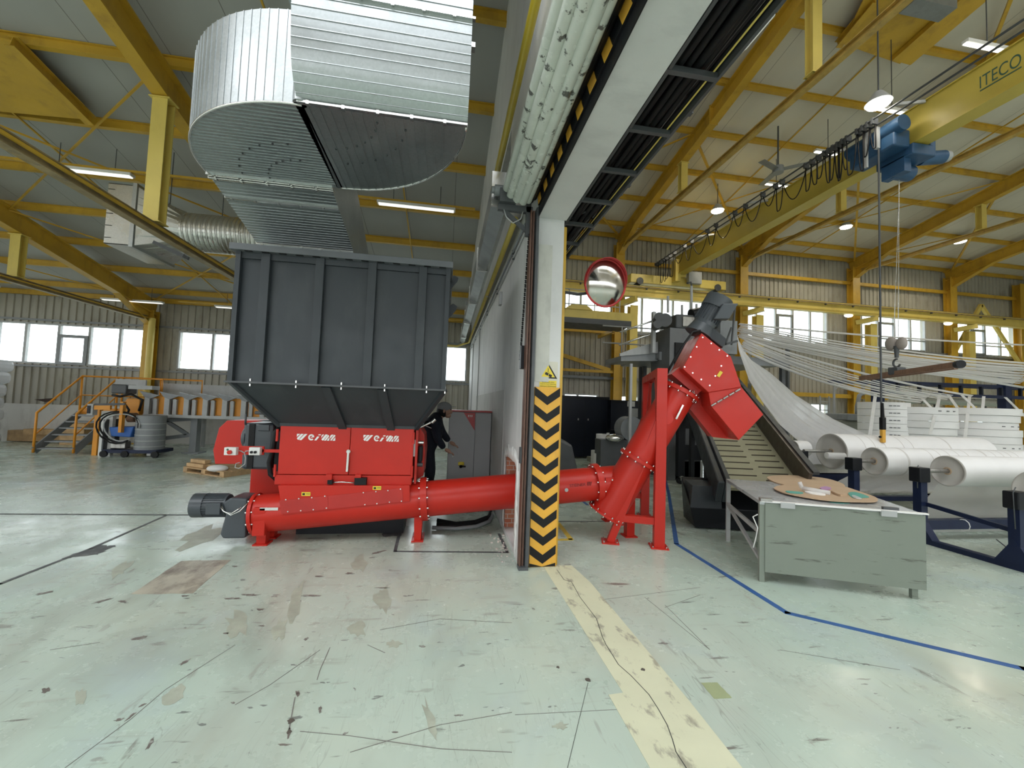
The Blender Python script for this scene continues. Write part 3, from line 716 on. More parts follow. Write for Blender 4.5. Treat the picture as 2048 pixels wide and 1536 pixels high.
def weima(x0, z0, w_, h_, par):
    # slanted lettering built from diagonal bars cut by thin gaps
    y = 4.847; m = MB()
    def P(u, v): return (x0+u*w_, y, z0+v*h_)
    def poly(*q): m.prism([P(*a) for a in q], (0, -.001, 0))
    # w
    poly((0, 1), (.085, 1), (.0, .50)); poly((.005, .30), (.105, 1), (.175, 1), (.045, .02), (.02, .12)); poly((.075, 0), (.125, 0), (.27, 1), (.20, 1), (.065, .06))
    poly((.14, 0), (.165, .02), (.30, 1), (.285, 1)) if 0 else None
    # e
    def arc(cu, cv, ru, rv, a0, a1, k, n=12):
        o_ = [(cu+ru*math.cos(math.radians(a0+(a1-a0)*i/n)), cv+rv*math.sin(math.radians(a0+(a1-a0)*i/n))) for i in range(n+1)]
        i_ = [(cu+k*ru*math.cos(math.radians(a1+(a0-a1)*i/n)), cv+k*rv*math.sin(math.radians(a1+(a0-a1)*i/n))) for i in range(n+1)]
        for q in range(n): m.prism([P(*o_[q]), P(*o_[q+1]), P(*i_[n-q-1]), P(*i_[n-q])], (0, -.001, 0))
    arc(.375, .48, .082, .50, 60, 315, .50); poly((.35, .40), (.452, .52), (.44, .78), (.41, .95), (.385, .75), (.41, .70))
    # i
    poly((.455, 0), (.51, 0), (.585, .64), (.525, .64)); poly((.545, .84), (.61, .84), (.625, 1), (.565, 1))
    # m
    poly((.635, .42), (.635, .75), (.655, .95), (.685, 1), (.705, .98)); poly((.64, .20), (.66, .03), (.685, 0), (.80, .93), (.775, 1), (.735, .99)); poly((.705, 0), (.755, 0), (.835, .70), (.825, .88), (.81, .93)); poly((.775, 0), (.845, 0), (.845, .56))
    # a
    poly((.86, .30), (.86, .72), (.885, .94), (.925, 1), (.95, .97)); poly((.868, .10), (.89, .0), (.90, 0), (1.0, .80), (.99, .92), (.965, .97)); poly((.925, 0), (1.0, 0), (1.0, .58))
    return m.build('brand_lettering', LETW, par, recalc=False)
weima(onY(594, 870, 4.85).x, onY(594, 880, 4.85).z, .40, .068, d1); weima(onY(727, 873, 4.85).x, onY(727, 882, 4.85).z, .385, .068, d2)
# drive side on the left: belt guard, hydraulic cover
Yg = 5.75
pg = [onY(*q, Yg) for q in ((454, 841), (438, 856), (426, 900), (430, 928), (500, 928), (540, 900), (540, 841))]
MB().prism(pg, (0, .38, 0)).build('belt_guard', RED, sh, bevel=.006)
bx0, bx1 = onY(484, 890, 5.25).x, onY(545, 890, 5.25).x; bz0, bz1 = onY(500, 939, 5.25).z, onY(500, 846, 5.25).z
cv = MB().box(bx0, bx1, 5.25, 5.8, bz0, bz1).build('drive_motor_cover', MOT, sh, bevel=.03)
MB().box(bx0+.07, bx0+.13, 5.235, 5.26, bz0+.01, bz1-.01).build('cover_strap', BLK, cv)
MB().box(bx0+.16, bx1-.04, 5.235, 5.26, bz1-.09, bz1-.015).build('cover_lip', MOT, cv, bevel=.01)
MB().cyl((bx0+.02, 5.4, (bz0+bz1)/2+.09), (bx0-.0, 5.4, (bz0+bz1)/2+.09), .16, 24).sphere((bx0, 5.4, (bz0+bz1)/2+.09), .14, sc=(.45, 1, 1)).build('motor_bell', MOT, cv)
MB().box(bx1+.01, -1.80, 5.3, 5.7, .72, 1.27).build('gear_housing', BLKP, sh)
MB().path([(-1.86, 5.1, 1.25), (-1.9, 5.08, 1.2), (-1.92, 5.1, 1.0), (-1.96, 5.12, .85), (-1.93, 5.1, .72), (-1.86, 5.1, .66)], .028, 10).build('hydraulic_hose', BLK, sh)
MB().path([(bx0+.1, 5.3, bz1+.12), (bx1+.25, 5.25, bz1+.12)], .02, 8).path([(bx0+.02, 5.25, bz1-.02), (bx0+.02, 5.25, bz1+.10)], .012, 8).build('top_pipe', DKST, sh)
MB().prism([(bx0+.15, 5.2, bz1+.03), (-1.75, 5.2, bz1+.02), (-1.75, 5.2, bz1+.06)], (0, .5, 0)).build('top_cover', BLKP, sh)
# control arm with two little push button boxes
cy_ = 4.92
def CZ(px, py): return onY(px, py, cy_)
a, b = CZ(477, 909), CZ(528, 893)
arm = MB().box(a.x, b.x, cy_, cy_+.02, a.z, b.z).build('control_bracket', RED, sh)
MB().box(b.x-.02, -1.75, cy_, cy_+.03, CZ(540, 905).z, CZ(540, 899).z).build('arm', RED, arm)
for (x0, x1) in ((453, 478), (502, 525)):
    a, b = CZ(x0, 909), CZ(x1, 894)
    MB().box(a.x, b.x, cy_-.06, cy_, a.z, b.z).build('button_box', WHT, arm, bevel=.005)
c = CZ(466, 903); MB().cyl((c.x, cy_-.085, c.z), (c.x, cy_-.055, c.z), .022, 16).build('stop_button', RED, arm)
c = CZ(461, 898); MB().cyl((c.x, cy_-.062, c.z), (c.x, cy_-.058, c.z), .012, 12).build('round_legend', LETG, arm)
for px_ in (508.5, 516): c = CZ(px_, 903); MB().cyl((c.x, cy_-.075, c.z), (c.x, cy_-.055, c.z), .014, 14).build('push_button', BLK, arm)
MB().path([CZ(478, 901), CZ(485, 902)-V((0, .02, 0)), CZ(489, 906), CZ(493, 902)-V((0, .02, 0)), CZ(502, 901)], .006, 6).path([CZ(489, 905), CZ(491, 916), CZ(490, 928), CZ(478, 937), CZ(470, 935), CZ(472, 927), CZ(480, 925)], .005, 6).build('button_cable', GRY, arm)
# right side details
p, q = onY(823, 912, 4.95), onY(831, 879, 4.95)
MB().box(-.325, -.30, 4.9, 6.1, .66, bz).build('side_plate', RED, sh)
MB().box(p.x, q.x+.01, 4.9, 5.0, p.z, q.z).build('side_terminal', GRY, sh, bevel=.004)
MB().cyl((-.30, 5.02, 1.12), (-.24, 5.02, 1.12), .02, 12).build('side_fitting', CHR, sh); MB().cyl((-.30, 5.02, .86), (-.24, 5.02, .86), .024, 12).build('side_fitting', DKST, sh); MB().box(-.30, -.25, 5.0, 5.2, .88, 1.08).build('side_fitting', BLKP, sh, bevel=.02)
MB().prism([(-.30, 5.2, .66), (-.235, 5.2, .70), (-.225, 5.2, 1.0), (-.245, 5.2, 1.2), (-.30, 5.2, 1.28)], (0, .6, 0)).build('ram_housing', RED, sh)
MB().cyl((-.29, 5.05, 1.30), (-.17, 5.05, 1.36), .016, 8).cyl((-.16, 5.05, 1.36), (-.12, 5.05, 1.40), .024, 8).build('lever', CHR, sh)

# ================================================================== SCREW CONVEYOR
sc = thing('screw_conveyor', 'red tubular screw conveyor running from the shredder through the wall', 'conveyor', (-.2, 5.0, 0))
def AX(x): return V((x, 5.0, .485+.09*x))
R_ = .203
MB().cyl(AX(-1.98), AX(-.215), R_, 40).build('trough_tube', RED, sc)
MB().cyl(AX(-.17), AX(1.86), R_, 40).build('tube', RED, sc)
def flange(a, b, r, par, nb=10, n=32):
    d = (V(b)-V(a)).normalized(); m = MB(); m.cyl(a, b, r, n); f = m.build('tube_flange', RED, par)
    dd, sd, t, L = MB.frame(a, b); m = MB()
    for i in range(nb):
        q = 2*PI*(i+.5)/nb; c = (sd*math.cos(q)+t*math.sin(q))*(r-.022); m.cyl(V(a)+c-d*.018, V(b)+c+d*.018, .012, 6)
    m.build('flange_bolts', CHR, f); return f
flange(AX(-.235), AX(-.165), R_+.045, sc, 12); flange(AX(1.86), AX(1.93), R_+.045, sc, 12); flange(AX(-2.02), AX(-1.985), R_+.022, sc, 10)
# trough side box and bolted strips
Yt = 4.785
tb = MB(); pts = [onY(*q, Yt) for q in ((556, 971), (819, 971), (820, 1003), (565, 1030))]
tb.prism(pts, (0, .2, 0)); tb.build('trough_side', RED, sc, bevel=.003)
st = MB(); pts = [onY(*q, Yt-.006) for q in ((558, 1001), (655, 992), (657, 1018), (563, 1028))]; st.prism(pts, (0, .008, 0))
st.build('bolted_strip', paint('strip_red', (.46, .026, .02), .35), sc)
st = MB(); pts = [onY(*q, Yt-.006) for q in ((656, 992), (804, 976), (806, 1003), (657, 1018))]; st.prism(pts, (0, .008, 0))
st.build('bolted_strip', bpy.data.materials['strip_red'], sc)
bo = MB()
for px_, py_ in ((572, 999), (598, 997), (624, 995), (650, 992), (576, 1023), (602, 1021), (627, 1019), (653, 1016), (727, 985), (752, 983), (776, 981), (801, 978), (730, 1009), (754, 1007), (779, 1004), (803, 1002)):
    p = onY(px_, py_, Yt-.006); bo.cyl(p, p-V((0, .008, 0)), .007, 8)
bo.build('strip_bolts', CHR, sc)
for px_, py_ in ((612, 988), (754, 976)):
    p = onY(px_, py_, Yt-.002); MB().box(p.x-.045, p.x+.045, p.y-.002, p.y, p.z-.02, p.z+.02).build('warning_sticker', SIGNY, sc)
    MB().box(p.x-.035, p.x-.01, p.y-.003, p.y, p.z-.012, p.z+.010).box(p.x+.0, p.x+.04, p.y-.003, p.y, p.z-.002, p.z+.004).build('sticker_print', LETB, sc)
# gear unit and motor on the left end
gu = MB().prism([(x, 4.86, z) for x, z in ((-2.30, .13), (-2.26, .33), (-2.30, .45), (-2.22, .51), (-2.06, .50), (-2.05, .08), (-2.27, .08))], (0, .3, 0)).build('gear_unit', MOT, sc, bevel=.02)
mc = V((0, 4.98, .405)); mo = MB()
mo.cyl(mc+V((-2.52, 0, 0)), mc+V((-2.28, 0, 0)), .115, 28)
ml = mo.build('screw_motor', MOT, sc)
fn = MB()
for i in range(28):
    q = 2*PI*i/28; c = V((0, math.cos(q), math.sin(q))); fn.beam(mc+V((-2.5, 0, 0))+c*.118, mc+V((-2.3, 0, 0))+c*.118, .006, .016, up=c)
fn.build('cooling_fins', MOT, ml)
MB().cyl(mc+V((-2.62, 0, 0)), mc+V((-2.50, 0, 0)), .128, 28).build('fan_cowl', MOT, ml, bevel=.012)
MB().box(-2.44, -2.30, 4.83, 4.90, .34, .46).build('terminal_box', MOT, ml, bevel=.008)
MB().path([(-2.30, 4.84, .42), (-2.26, 4.82, .38), (-2.18, 4.81, .34), (-2.10, 4.82, .38), (-2.04, 4.85, .46)], .007, 6).path([(-2.30, 4.85, .44), (-2.25, 4.82, .37), (-2.17, 4.80, .36), (-2.09, 4.82, .42)], .006, 6).build('motor_cables', CHR, ml)
MB().box(-1.90, -1.72, 4.80, 4.81, .39, .42).build('type_plate', CHR, sc)
def footleg(x, ztop, y=4.93, wd=.09):
    m = MB(); m.hexa([(x-wd/2, y-.05, .015), (x+wd/2, y-.05, .015), (x+wd/2, y+.05, .015), (x-wd/2, y+.05, .015), (x-wd/2-.01, y-.07, ztop), (x+wd/2+.01, y-.07, ztop), (x+wd/2+.01, y+.05, ztop), (x-wd/2-.01, y+.05, ztop)])
    m.box(x-wd/2-.03, x+wd/2+.03, y-.08, y+.08, 0, .015); return m.build('support_leg', RED, sc, bevel=.003)
footleg(-1.90, .40); footleg(-.255, .30, 4.97, .075); footleg(-1.90, .30, 5.16); footleg(-.255, .3, 5.14, .075)
MB().box(-1.965, -1.84, 4.80, 4.86, .12, .42).build('leg_bracket', RED, sc, bevel=.01)

# inclined section beyond the wall
HA = math.radians(18); U = V((math.cos(HA), -math.sin(HA), 0)); N = V((math.sin(HA), math.cos(HA), 0))
P0 = onY(1213, 1026, 4.93)
def onI(px, py, off=0.0): d = ray(px, py); Q = P0+N*off; t = (Q-CP).dot(N)/d.dot(N); return CP+d*t
A1 = onI(1362, 778); dI = (A1-P0).normalized()
MB().cyl(P0, A1, R_, 40).build('inclined_tube', RED, sc)
MB().cyl(AX(1.93), AX(2.30), R_, 40).build('elbow_tube', RED, sc)
def IA(px, py): q = onI(px, py); return P0+dI*((q-P0).dot(dI))
for (px_, py_, nb) in ((1268, 914, 12), (1352, 779, 12)):
    c = IA(px_, py_); flange(c-dI*.02, c+dI*.02, R_+.04, sc, nb)
flange(P0-dI*.012, P0+dI*.012, R_+.04, sc, 14)
# cover strip and logo on the elbow
MB().box(1.95, 2.33, 4.795, 4.81, .72, .765).build('elbow_strip', RED, sc)
m = MB()
for x in (2.03, 2.14, 2.25): m.cyl((x, 4.795, .74), (x, 4.785, .74), .009, 8)
m.build('strip_bolts', CHR, sc)
lg = text_mesh('maker_lettering', 'STEINER', LETR, AX(1.50)+V((0, -R_-.003, .03)), (1, 0, .09), (0, .18, 1), .034, .20, sc)
m = MB(); o_ = AX(1.715)+V((0, -R_-.004, .03))
for k in range(3): m.prism([o_+V((.0+k*.02, 0, 0)), o_+V((.008+k*.02, 0, 0)), o_+V((.018+k*.02, .004, .045)), o_+V((.006+k*.02, .004, .045))], (0, -.001, 0))
m.build('maker_emblem', LETR, sc)
p = AX(1.46)+V((0, -R_-.002, .0)); MB().cyl(p, p-V((0, .006, 0)), .022, 14).build('round_sticker', GRY, sc)
# inspection hatch and chain
a, b = onI(1352, 838, -R_-.01), onI(1366, 810, -R_-.01); MB().beam(a, b, .02, .02).build('hatch_clip', CHR, sc)
MB().cyl(IA(1333, 820)-N*(R_-.03)-dI*.1+N*0, IA(1333, 820)-N*(R_+.006)-dI*.1, .07, 20).build('hatch', RED, sc)
m = MB()
for i in range(7):
    c = onI(1387, 783+i*3.2, -.12); m.path([c+V((.012*math.cos(q*PI/4), .004, .014*math.sin(q*PI/4))) for q in range(8)], .004, 5, True)
m.build('hanging_chain', CHR, sc)
# head box
hp = [onI(*q, -.27) for q in ((1403, 666), (1462, 713), (1483, 774), (1417, 785), (1365, 737))]
hd = MB().prism(hp, N*.66).build('head_box', RED, sc, bevel=.006)
m = MB()
for q in ((1405, 675), (1393, 694), (1381, 714), (1369, 734), (1385, 746), (1402, 759), (1419, 771), (1422, 687), (1438, 700), (1454, 712), (1442, 732), (1430, 752)):
    p = onI(*q, -.27); m.cyl(p, p-N*.01, .009, 8)
m.build('head_bolts', CHR, hd)
a, b = onI(1436, 753, -.274), onI(1443, 743, -.274); m = MB(); m.beam(a, b, .035, .004, up=N); m.build('warning_sticker', SIGNY, hd)
# sloped collar between tube and head, and the square neck
pn = [onI(*q, -.10) for q in ((1343, 748), (1365, 730), (1412, 775), (1392, 790))]
MB().prism(pn, N*.34).build('head_neck', RED, hd)
# discharge chute
cp = [onI(*q, -.26) for q in ((1417, 785), (1483, 774), (1527, 829), (1478, 880), (1422, 812))]
ch = MB().prism(cp, N*.56).build('discharge_chute', RED, sc, bevel=.005)
p2 = [onI(*q, .10) for q in ((1395, 775), (1421, 790), (1478, 880), (1425, 874), (1375, 812))]
MB().prism(p2, N*.20).build('chute_side', RED, ch)
m = MB(); a, b = onI(1422, 812, -.275), onI(1482, 777, -.275)
for i in range(5): m.cyl(a+(b-a)*(i/5+.01), a+(b-a)*(i/5+.17), .011, 8)
m.build('chute_hinge', STEEL, ch)
# motor on the head
pm = [onI(*q, -.10) for q in ((1388, 664), (1428, 656), (1453, 677), (1446, 696), (1404, 664))]
MB().prism(pm, N*.30).build('motor_plate', ANT, hd, bevel=.01)
mA, mB_ = onI(1407, 652), onI(1434, 607); dm = (mB_-mA).normalized()
MB().cyl(mA-dm*.12, mA+dm*.02, .17, 24, r2=.13).build('gear_unit', MOT, hd)
mo = MB().cyl(mA, mB_, .135, 28).build('head_motor', MOT, hd)
MB().cyl(mB_-dm*.08, mB_+dm*.07, .158, 28).build('fan_cowl', MOT, hd, bevel=.012)
m = MB()
for i in range(24):
    q = 2*PI*i/24; dd, sd, t, L = MB.frame(mA, mB_); c = sd*math.cos(q)+t*math.sin(q); m.beam(mA+dm*.05+c*.14, mB_-dm*.05+c*.14, .006, .02, up=c)
m.build('cooling_fins', MOT, hd)
tbx = mA+dm*.17-N*.10+U*.08; MB().obox(tbx-dm*.12-U*.05, dm, U, -N, .21, .17, .11).build('terminal_box', MOT, hd, bevel=.01)
MB().path([onI(1433, 655, -.05), onI(1385, 664, -.2), onI(1360, 700, -.26), onI(1340, 735, -.22), onI(1331, 752, -.1)], .014, 8).build('power_cable', BLK, hd)

# support stand of the inclined section
def leg_beam(m, a, b, w_=.11): m.beam(a, b, w_, w_, up=N if abs((V(b)-V(a)).normalized().dot(N)) < .9 else (0, 0, 1))
Bf, Af = onZ(1317, 1094), onZ(1220, 1084); zt = onY(1318, 737, Bf.y).z
dN = V((.50, 1.34, 0))
for k, off in enumerate((V((0, 0, 0)), dN)):
    m = MB(); leg_beam(m, Bf+off+V((0, 0, .01)), Bf+off+V((0, 0, zt)), .12); m.build('stand_post', RED, sc, bevel=.004)
    j = Bf+V((-.02, .01, zt*.70)); m = MB(); leg_beam(m, Af+off+V((0, 0, .01)), j+off, .085); m.build('stand_diagonal', RED, sc, bevel=.003)
    m = MB(); a = Af+off+(j-Af)*.26; leg_beam(m, V((a.x, a.y, .30)), V((Bf.x+off.x, Bf.y+off.y, .30)), .08); m.build('stand_tie', RED, sc)
    for F in (Bf, Af):
        m = MB(); F = F+off; m.obox(F-U*.10-N*.10, U, N, (0, 0, 1), .20, .20, .014); m.build('foot_plate', RED, sc)
        m = MB()
        for sx in (-.075, .075):
            for sy in (-.075, .075): c = F+U*sx+N*sy; m.cyl(c+V((0, 0, .014)), c+V((0, 0, .03)), .010, 6)
        m.build('anchor_bolts', CHR, sc)
m = MB(); m.beam(Bf+V((0, 0, zt-.05)), Bf+dN+V((0, 0, zt-.05)), .12, .10); m.build('stand_top_beam', RED, sc, bevel=.004)
for s_ in (0.33, .67):
    m = MB(); e = Bf+dN*s_+V((0, 0, zt-.1)); f = Bf+(dN if s_ > .5 else V((0, 0, 0)))+V((0, 0, zt*.62)); m.beam(e, f, .035, .05); m.build('stand_brace', RED, sc)
cl = onZ(1258, 1072); m = MB(); m.box(cl.x-.05, cl.x+.05, cl.y-.05, cl.y+.05, .012, .52); m.box(cl.x-.08, cl.x+.08, cl.y-.08, cl.y+.08, 0, .014); m.prism([(cl.x-.07, cl.y-.05, .62), (cl.x+.07, cl.y-.05, .62), (cl.x, cl.y-.05, .45)], (0, .02, 0)); m.build('elbow_leg', RED, sc)
cl = onZ(1217, 1041); m = MB(); m.box(cl.x-.05, cl.x+.05, cl.y-.05, cl.y+.05, .012, .40); m.box(cl.x-.08, cl.x+.08, cl.y-.08, cl.y+.08, 0, .014); m.build('elbow_leg', RED, sc)

# ================================================================== DOORWAY: hazard boards, signs, rolled shutter, cables
PY = 4.119
hz = thing('hazard_board', 'yellow and black chevron guard board on the foot of the doorway pillar', 'guard', (1.02, PY, 0))
MB().box(.885, 1.150, PY-.03, PY, 0.004, 1.795).build('yellow_board', HAZY, hz)
MB().box(1.150, 1.156, PY-.03, PY+.06, 0.004, 1.795).build('side_edge', HAZY, hz)
m = MB(); x0, x1 = .885, 1.150; xm = (x0+x1)/2; per = .1755; dr = .095
def clipped(z_edge, h):
    # chevron pointing down, clipped at bottom of the board
    out = []
    for xa, xb, za, zb in ((x0, xm, z_edge, z_edge-dr), (xm, x1, z_edge-dr, z_edge)):
        pts = [(xa, za), (xb, zb), (xb, zb-h), (xa, za-h)]
        pts = [(x, min(1.794, max(.006, z))) for x, z in pts]
        out.append([(x, PY-.031, z) for x, z in pts])
    return out
z = 1.795
while z > -.1:
    for q in clipped(z, per*.5):
        zs = [p[2] for p in q]
        if max(zs)-min(zs) > .01: m.prism(q, (0, -.001, 0))
    z -= per
m.build('chevron_stripes', HAZK, hz)
# warning triangle and text plate
ws = thing('warning_sign', 'yellow warning triangle with a suspended load above a small text plate', 'sign', (1.02, PY, 1.85))
c0, c1, c2 = onY(1096, 727, PY), onY(1079, 755, PY), onY(1113, 757, PY); cc = (c0+c1+c2)/3
def tri(k, dy): return [cc+(p-cc)*k+V((0, -dy, 0)) for p in (c0, c1, c2)]
a, b = onY(1077, 782, PY), onY(1116, 724, PY)
MB().box(a.x, b.x, PY-.002, PY, 1.80, b.z).build('backing', paint('sign_backing', (.62, .60, .50), .5), ws)
MB().prism(tri(1.08, .003), (0, -.001, 0)).build('black_border', LETB, ws)
MB().prism(tri(.80, .0045), (0, -.001, 0)).build('yellow_field', SIGNY, ws)
m = MB(); y = PY-.006; m.box(cc.x-.004, cc.x+.002, y, y+.001, cc.z+.02, cc.z+.05); m.beam((cc.x-.001, y, cc.z+.02), (cc.x-.018, y, cc.z-.005), .003, .003).beam((cc.x-.001, y, cc.z+.02), (cc.x+.016, y, cc.z-.005), .003, .003)
m.obox((cc.x-.036, y, cc.z-.012), (.9, 0, -.42), (.42, 0, .9), (0, -1, 0), .036, .026, .001).obox((cc.x+.002, y, cc.z-.030), (.9, 0, -.42), (.42, 0, .9), (0, -1, 0), .034, .026, .001)
m.build('load_symbol', LETB, ws)
a, b = onY(1079, 776, PY-.003), onY(1113, 762, PY-.003)
MB().box(a.x, b.x, PY-.004, PY-.002, a.z, b.z).build('text_plate', SIGNY, ws)
hh = (b.z-a.z)
for i, (t, w_) in enumerate((('ВНИМАНИЕ! КРАН', .72), ('РАБОТА ПОД ТОВАРОМ', .92), ('ЗАБРАНЕНО ПРЕМИНАВАНЕ', .96))):
    ww = (b.x-a.x)*w_; text_mesh('sign_text', t, LETB, ((a.x+b.x)/2-ww/2, PY-.004, b.z-hh*(.30+.26*i)), (1, 0, 0), (0, 0, 1), hh*.17, ww, ws)
# socket on partition, switch box and chain of the shutter
p = onX(1003, 598, .785); MB().box(.745, .79, p.y-.06, p.y+.06, p.z-.10, p.z+.10).build('wall_box', GRY, None, .005)
tag(bpy.context.scene.objects['wall_box'], 'small grey box high on the white partition wall', 'wall box')
cs = thing('shutter_chain', 'black bead chain of the roller shutter hanging beside the guide rail', 'chain', (.75, 4.2, 2.1))
m = MB(); pA, pB = V((.772, 4.10, 3.36)), V((.765, 4.42, 2.13))
pB = onX(1040, 722, .775); n = 60
for i in range(n):
    c = pA+(pB-pA)*(i/n); m.sphere(c+V((0, .008*(i % 2), 0)), .0115, 6, 4)
m.build('hanging_strand', BLK, cs)
MB().box(.745, .79, 4.17, 4.25, 1.98, 2.22).cyl((.77, 4.25, 2.10), (.77, 4.40, 2.10), .008, 6).build('chain_lock_box', BLKP, cs, bevel=.004)
sw = MB().box(.755, .79, 4.10, 4.16, 1.02, 1.18).build('lock_plate', DKST, None, .003); tag(sw, 'small dark lock plate on the guide rail above the floor', 'lock')

# rolled up shutter: slat roll, black fabric edge, hazard striped bottom bar
rs = thing('roller_shutter', 'white scuffed roller shutter slats rolled up under the roof of the low bay', 'shutter', (.66, 4.1, 3.72))
m = MB()
slats = [(.52, 3.80, .045), (.56, 3.735, .042), (.625, 3.70, .044), (.69, 3.685, .044), (.745, 3.70, .036), (.545, 3.88, .05), (.63, 3.80, .075), (.71, 3.79, .065)]
for x, z, r in slats: m.cyl((x, -3, z), (x, 4.06, z), r, 16)
sl = m.build('slat_roll', WHTT, rs)
m = MB(); m.cyl((.775, -3, 3.715), (.775, 4.08, 3.715), .030, 12).cyl((.805, -3, 3.75), (.805, 4.08, 3.75), .034, 12).cyl((.79, -3, 3.80), (.79, 4.08, 3.80), .03, 12)
m.build('rubber_seal', BLK, rs)
bb = MB(); bb.box(.835, .85, -3, 4.0, 3.63, 3.80).build('bottom_bar', BLKP, rs)
m = MB(); y = -2.9
while y < 4.0:
    m.prism([(.834, y, 3.625), (.834, y+.12, 3.625), (.834, y+.20, 3.78), (.834, y+.08, 3.78)], (-.002, 0, 0)); y += .25
m.build('bar_stripes', HAZY, rs)
MB().box(.850, .858, -3, 4.1, 3.53, 3.64).build('head_angle', BLKP, rs)
m = MB().beam((.44, 4.12, 3.625), (.80, 4.12, 3.625), .05, .06).beam((.50, 4.12, 3.60), (.785, 4.13, 3.38), .03, .04).box(.45, .62, 4.05, 4.16, 3.66, 3.80).beam((.76, 4.12, 3.35), (.76, 4.12, 3.95), .05, .05)
m.build('end_bracket', DKST, rs)
MB().cyl((.40, 4.12, 3.80), (.56, 4.12, 3.80), .055, 18).cyl((.37, 4.12, 3.80), (.40, 4.12, 3.80), .035, 12).build('drive_gear', GRYM, rs, bevel=.006)
MB().path([(.50, 4.1, 3.6), (.53, 4.1, 3.52), (.60, 4.11, 3.47), (.68, 4.11, 3.52), (.70, 4.1, 3.6)], .006, 6).build('drive_cable', GRY, rs)

# pipes and tray along the partition wall
def pipe(name, label, cat, pts, r, mat, clamps=0):
    t = thing(name, label, cat, pts[0]); MB().path(pts, r, 12).build('pipe_run', mat, t)
    for i in range(clamps):
        k = (i+.5)/clamps; p = V(pts[0])+(V(pts[-1])-V(pts[0]))*k
        MB().box(p.x-.01, .79, p.y-.012, p.y+.012, p.z-r-.012, p.z+r+.012).build('clamp', DKST, t)
    return t
t = pipe('gas_pipe', 'bright yellow gas pipe running overhead left of the rolled shutter', 'pipe', [(.47, -3, 4.22), (.47, 5.15, 4.28)], .034, GASY)
t = pipe('gas_pipe', 'pale yellow pipe along the top of the partition wall past the shutter bracket', 'pipe', [(.70, 4.6, 3.74), (.70, 14.4, 3.74), (.3, 14.55, 3.60), (-1.5, 14.6, 3.66)], .035, YEL2)
for y in (7.9, 11.2): MB().box(.68, .79, y-.015, y+.015, 3.68, 3.70).build('clamp', CHR, t)
t = pipe('conduit', 'thin grey conduit along the partition wall, upper one of the pair', 'pipe', [(.765, 4.3, 3.56), (.765, 14.5, 3.56)], .014, GRYM, 6)
t = pipe('conduit', 'thin grey conduit along the partition wall, lower one of the pair', 'pipe', [(.772, 4.3, 3.49), (.772, 14.6, 3.49)], .010, GRY, 6)
t = pipe('drop_conduit', 'thin conduit dropping down the partition wall to the control cabinet', 'pipe', [(.775, 10.4, 3.49), (.775, 10.4, 1.4)], .012, GRY)
t = pipe('drop_conduit', 'thin conduit dropping down the far end of the partition wall', 'pipe', [(.775, 12.9, 3.49), (.775, 12.9, .3)], .012, GRY)
ct = thing('cable_tray', 'slate grey sheet metal cable duct under the roof along the partition wall', 'tray', (.48, 4.2, 3.8))
for i, (ya, yb) in enumerate(((4.25, 6.4), (6.42, 8.6), (8.62, 10.8), (10.82, 13.2), (13.22, 14.7))):
    MB().hexa([(.40, ya, 3.80), (.54, ya, 3.70), (.54, yb, 3.70), (.40, yb, 3.80), (.40, ya, 4.05), (.54, ya, 4.05), (.54, yb, 4.05), (.40, yb, 4.05)]).build('tray_section', GRYM, ct)
    MB().box(.38, .56, ya-.03, ya+.01, 3.69, 4.06).build('tray_clip', CHR, ct)
fl_ = MB().box(.36, .44, 9.6, 9.72, 3.9, 4.0).build('flood_lamp', GRY, None); tag(fl_, 'small pale flood lamp fixed on the far part of the grey cable duct', 'lamp')

# cable ladder with the thick black cables right of the lintel
cl_ = thing('cable_ladder', 'dark steel cable ladder packed with thick black cables right of the lintel', 'cable ladder', (1.4, 4, 3.6))
MB().beam((1.535, -3, 3.64), (1.535, 8.6, 3.64), .02, .07).beam((1.215, -3, 3.64), (1.215, 8.6, 3.64), .02, .07).build('side_rail', DKST, cl_)
y = -2.06
while y < 8.5: MB().beam((1.2, y, 3.62), (1.53, y, 3.62), .035, .035).build('rung', DKST, cl_); y += .53
y = .6
while y < 8.5:
    MB().beam((1.56, y, 3.62), (1.56, y, 3.9), .02, .04).build('hanger', DKST, cl_); y += .95
random.seed(11)
for i in range(9):
    m = MB(); x = 1.225+.036*i; pts = []
    ph = random.uniform(0, 6); zz = 3.665+random.uniform(0, .02)+(.045 if i % 3 == 1 else 0)
    for k in range(36): yy = -3+k*.33; pts.append((x+.012*math.sin(yy*1.3+ph), yy, zz+.008*math.sin(yy*2+ph)))
    m.path(pts, random.uniform(.018, .026), 8); m.build('power_cable', BLK, cl_)
m = MB()
for i in range(6):
    x = 1.26+.045*i; pts = [(x+.01*math.sin(k*.8+i), -3+k*.33, 3.74+.01*math.cos(k+i)) for k in range(36)]; m.path(pts, .027, 8)
m.box(1.20, 1.56, -3, 8.6, 3.765, 3.775)
m.build('upper_cables', BLK, cl_)
MB().path([(1.50, -3, 3.64), (1.50, 8.6, 3.64)], .006, 6).build('yellow_wire', YEL2, cl_)
tl = thing('tube_light', 'white tube light beyond the black cables near the top of the picture', 'light', onZ(1510, 60, 4.1))
a, b = onZ(1535, 20, 4.1), onZ(1475, 92, 4.1); b.x = a.x
MB().beam(a, b, .12, .05).build('lamp_housing', WHT, tl, bevel=.01)
MB().cyl(a+(b-a)*.5, V((a.x, (a.y+b.y)/2, RR(2)+.5)), .008, 6).build('hanger_rod', DKST, tl)
MB().beam(a-V((0, 0, .03)), b-V((0, 0, .03)), .07, .02).build('diffuser', TUBEM, tl)
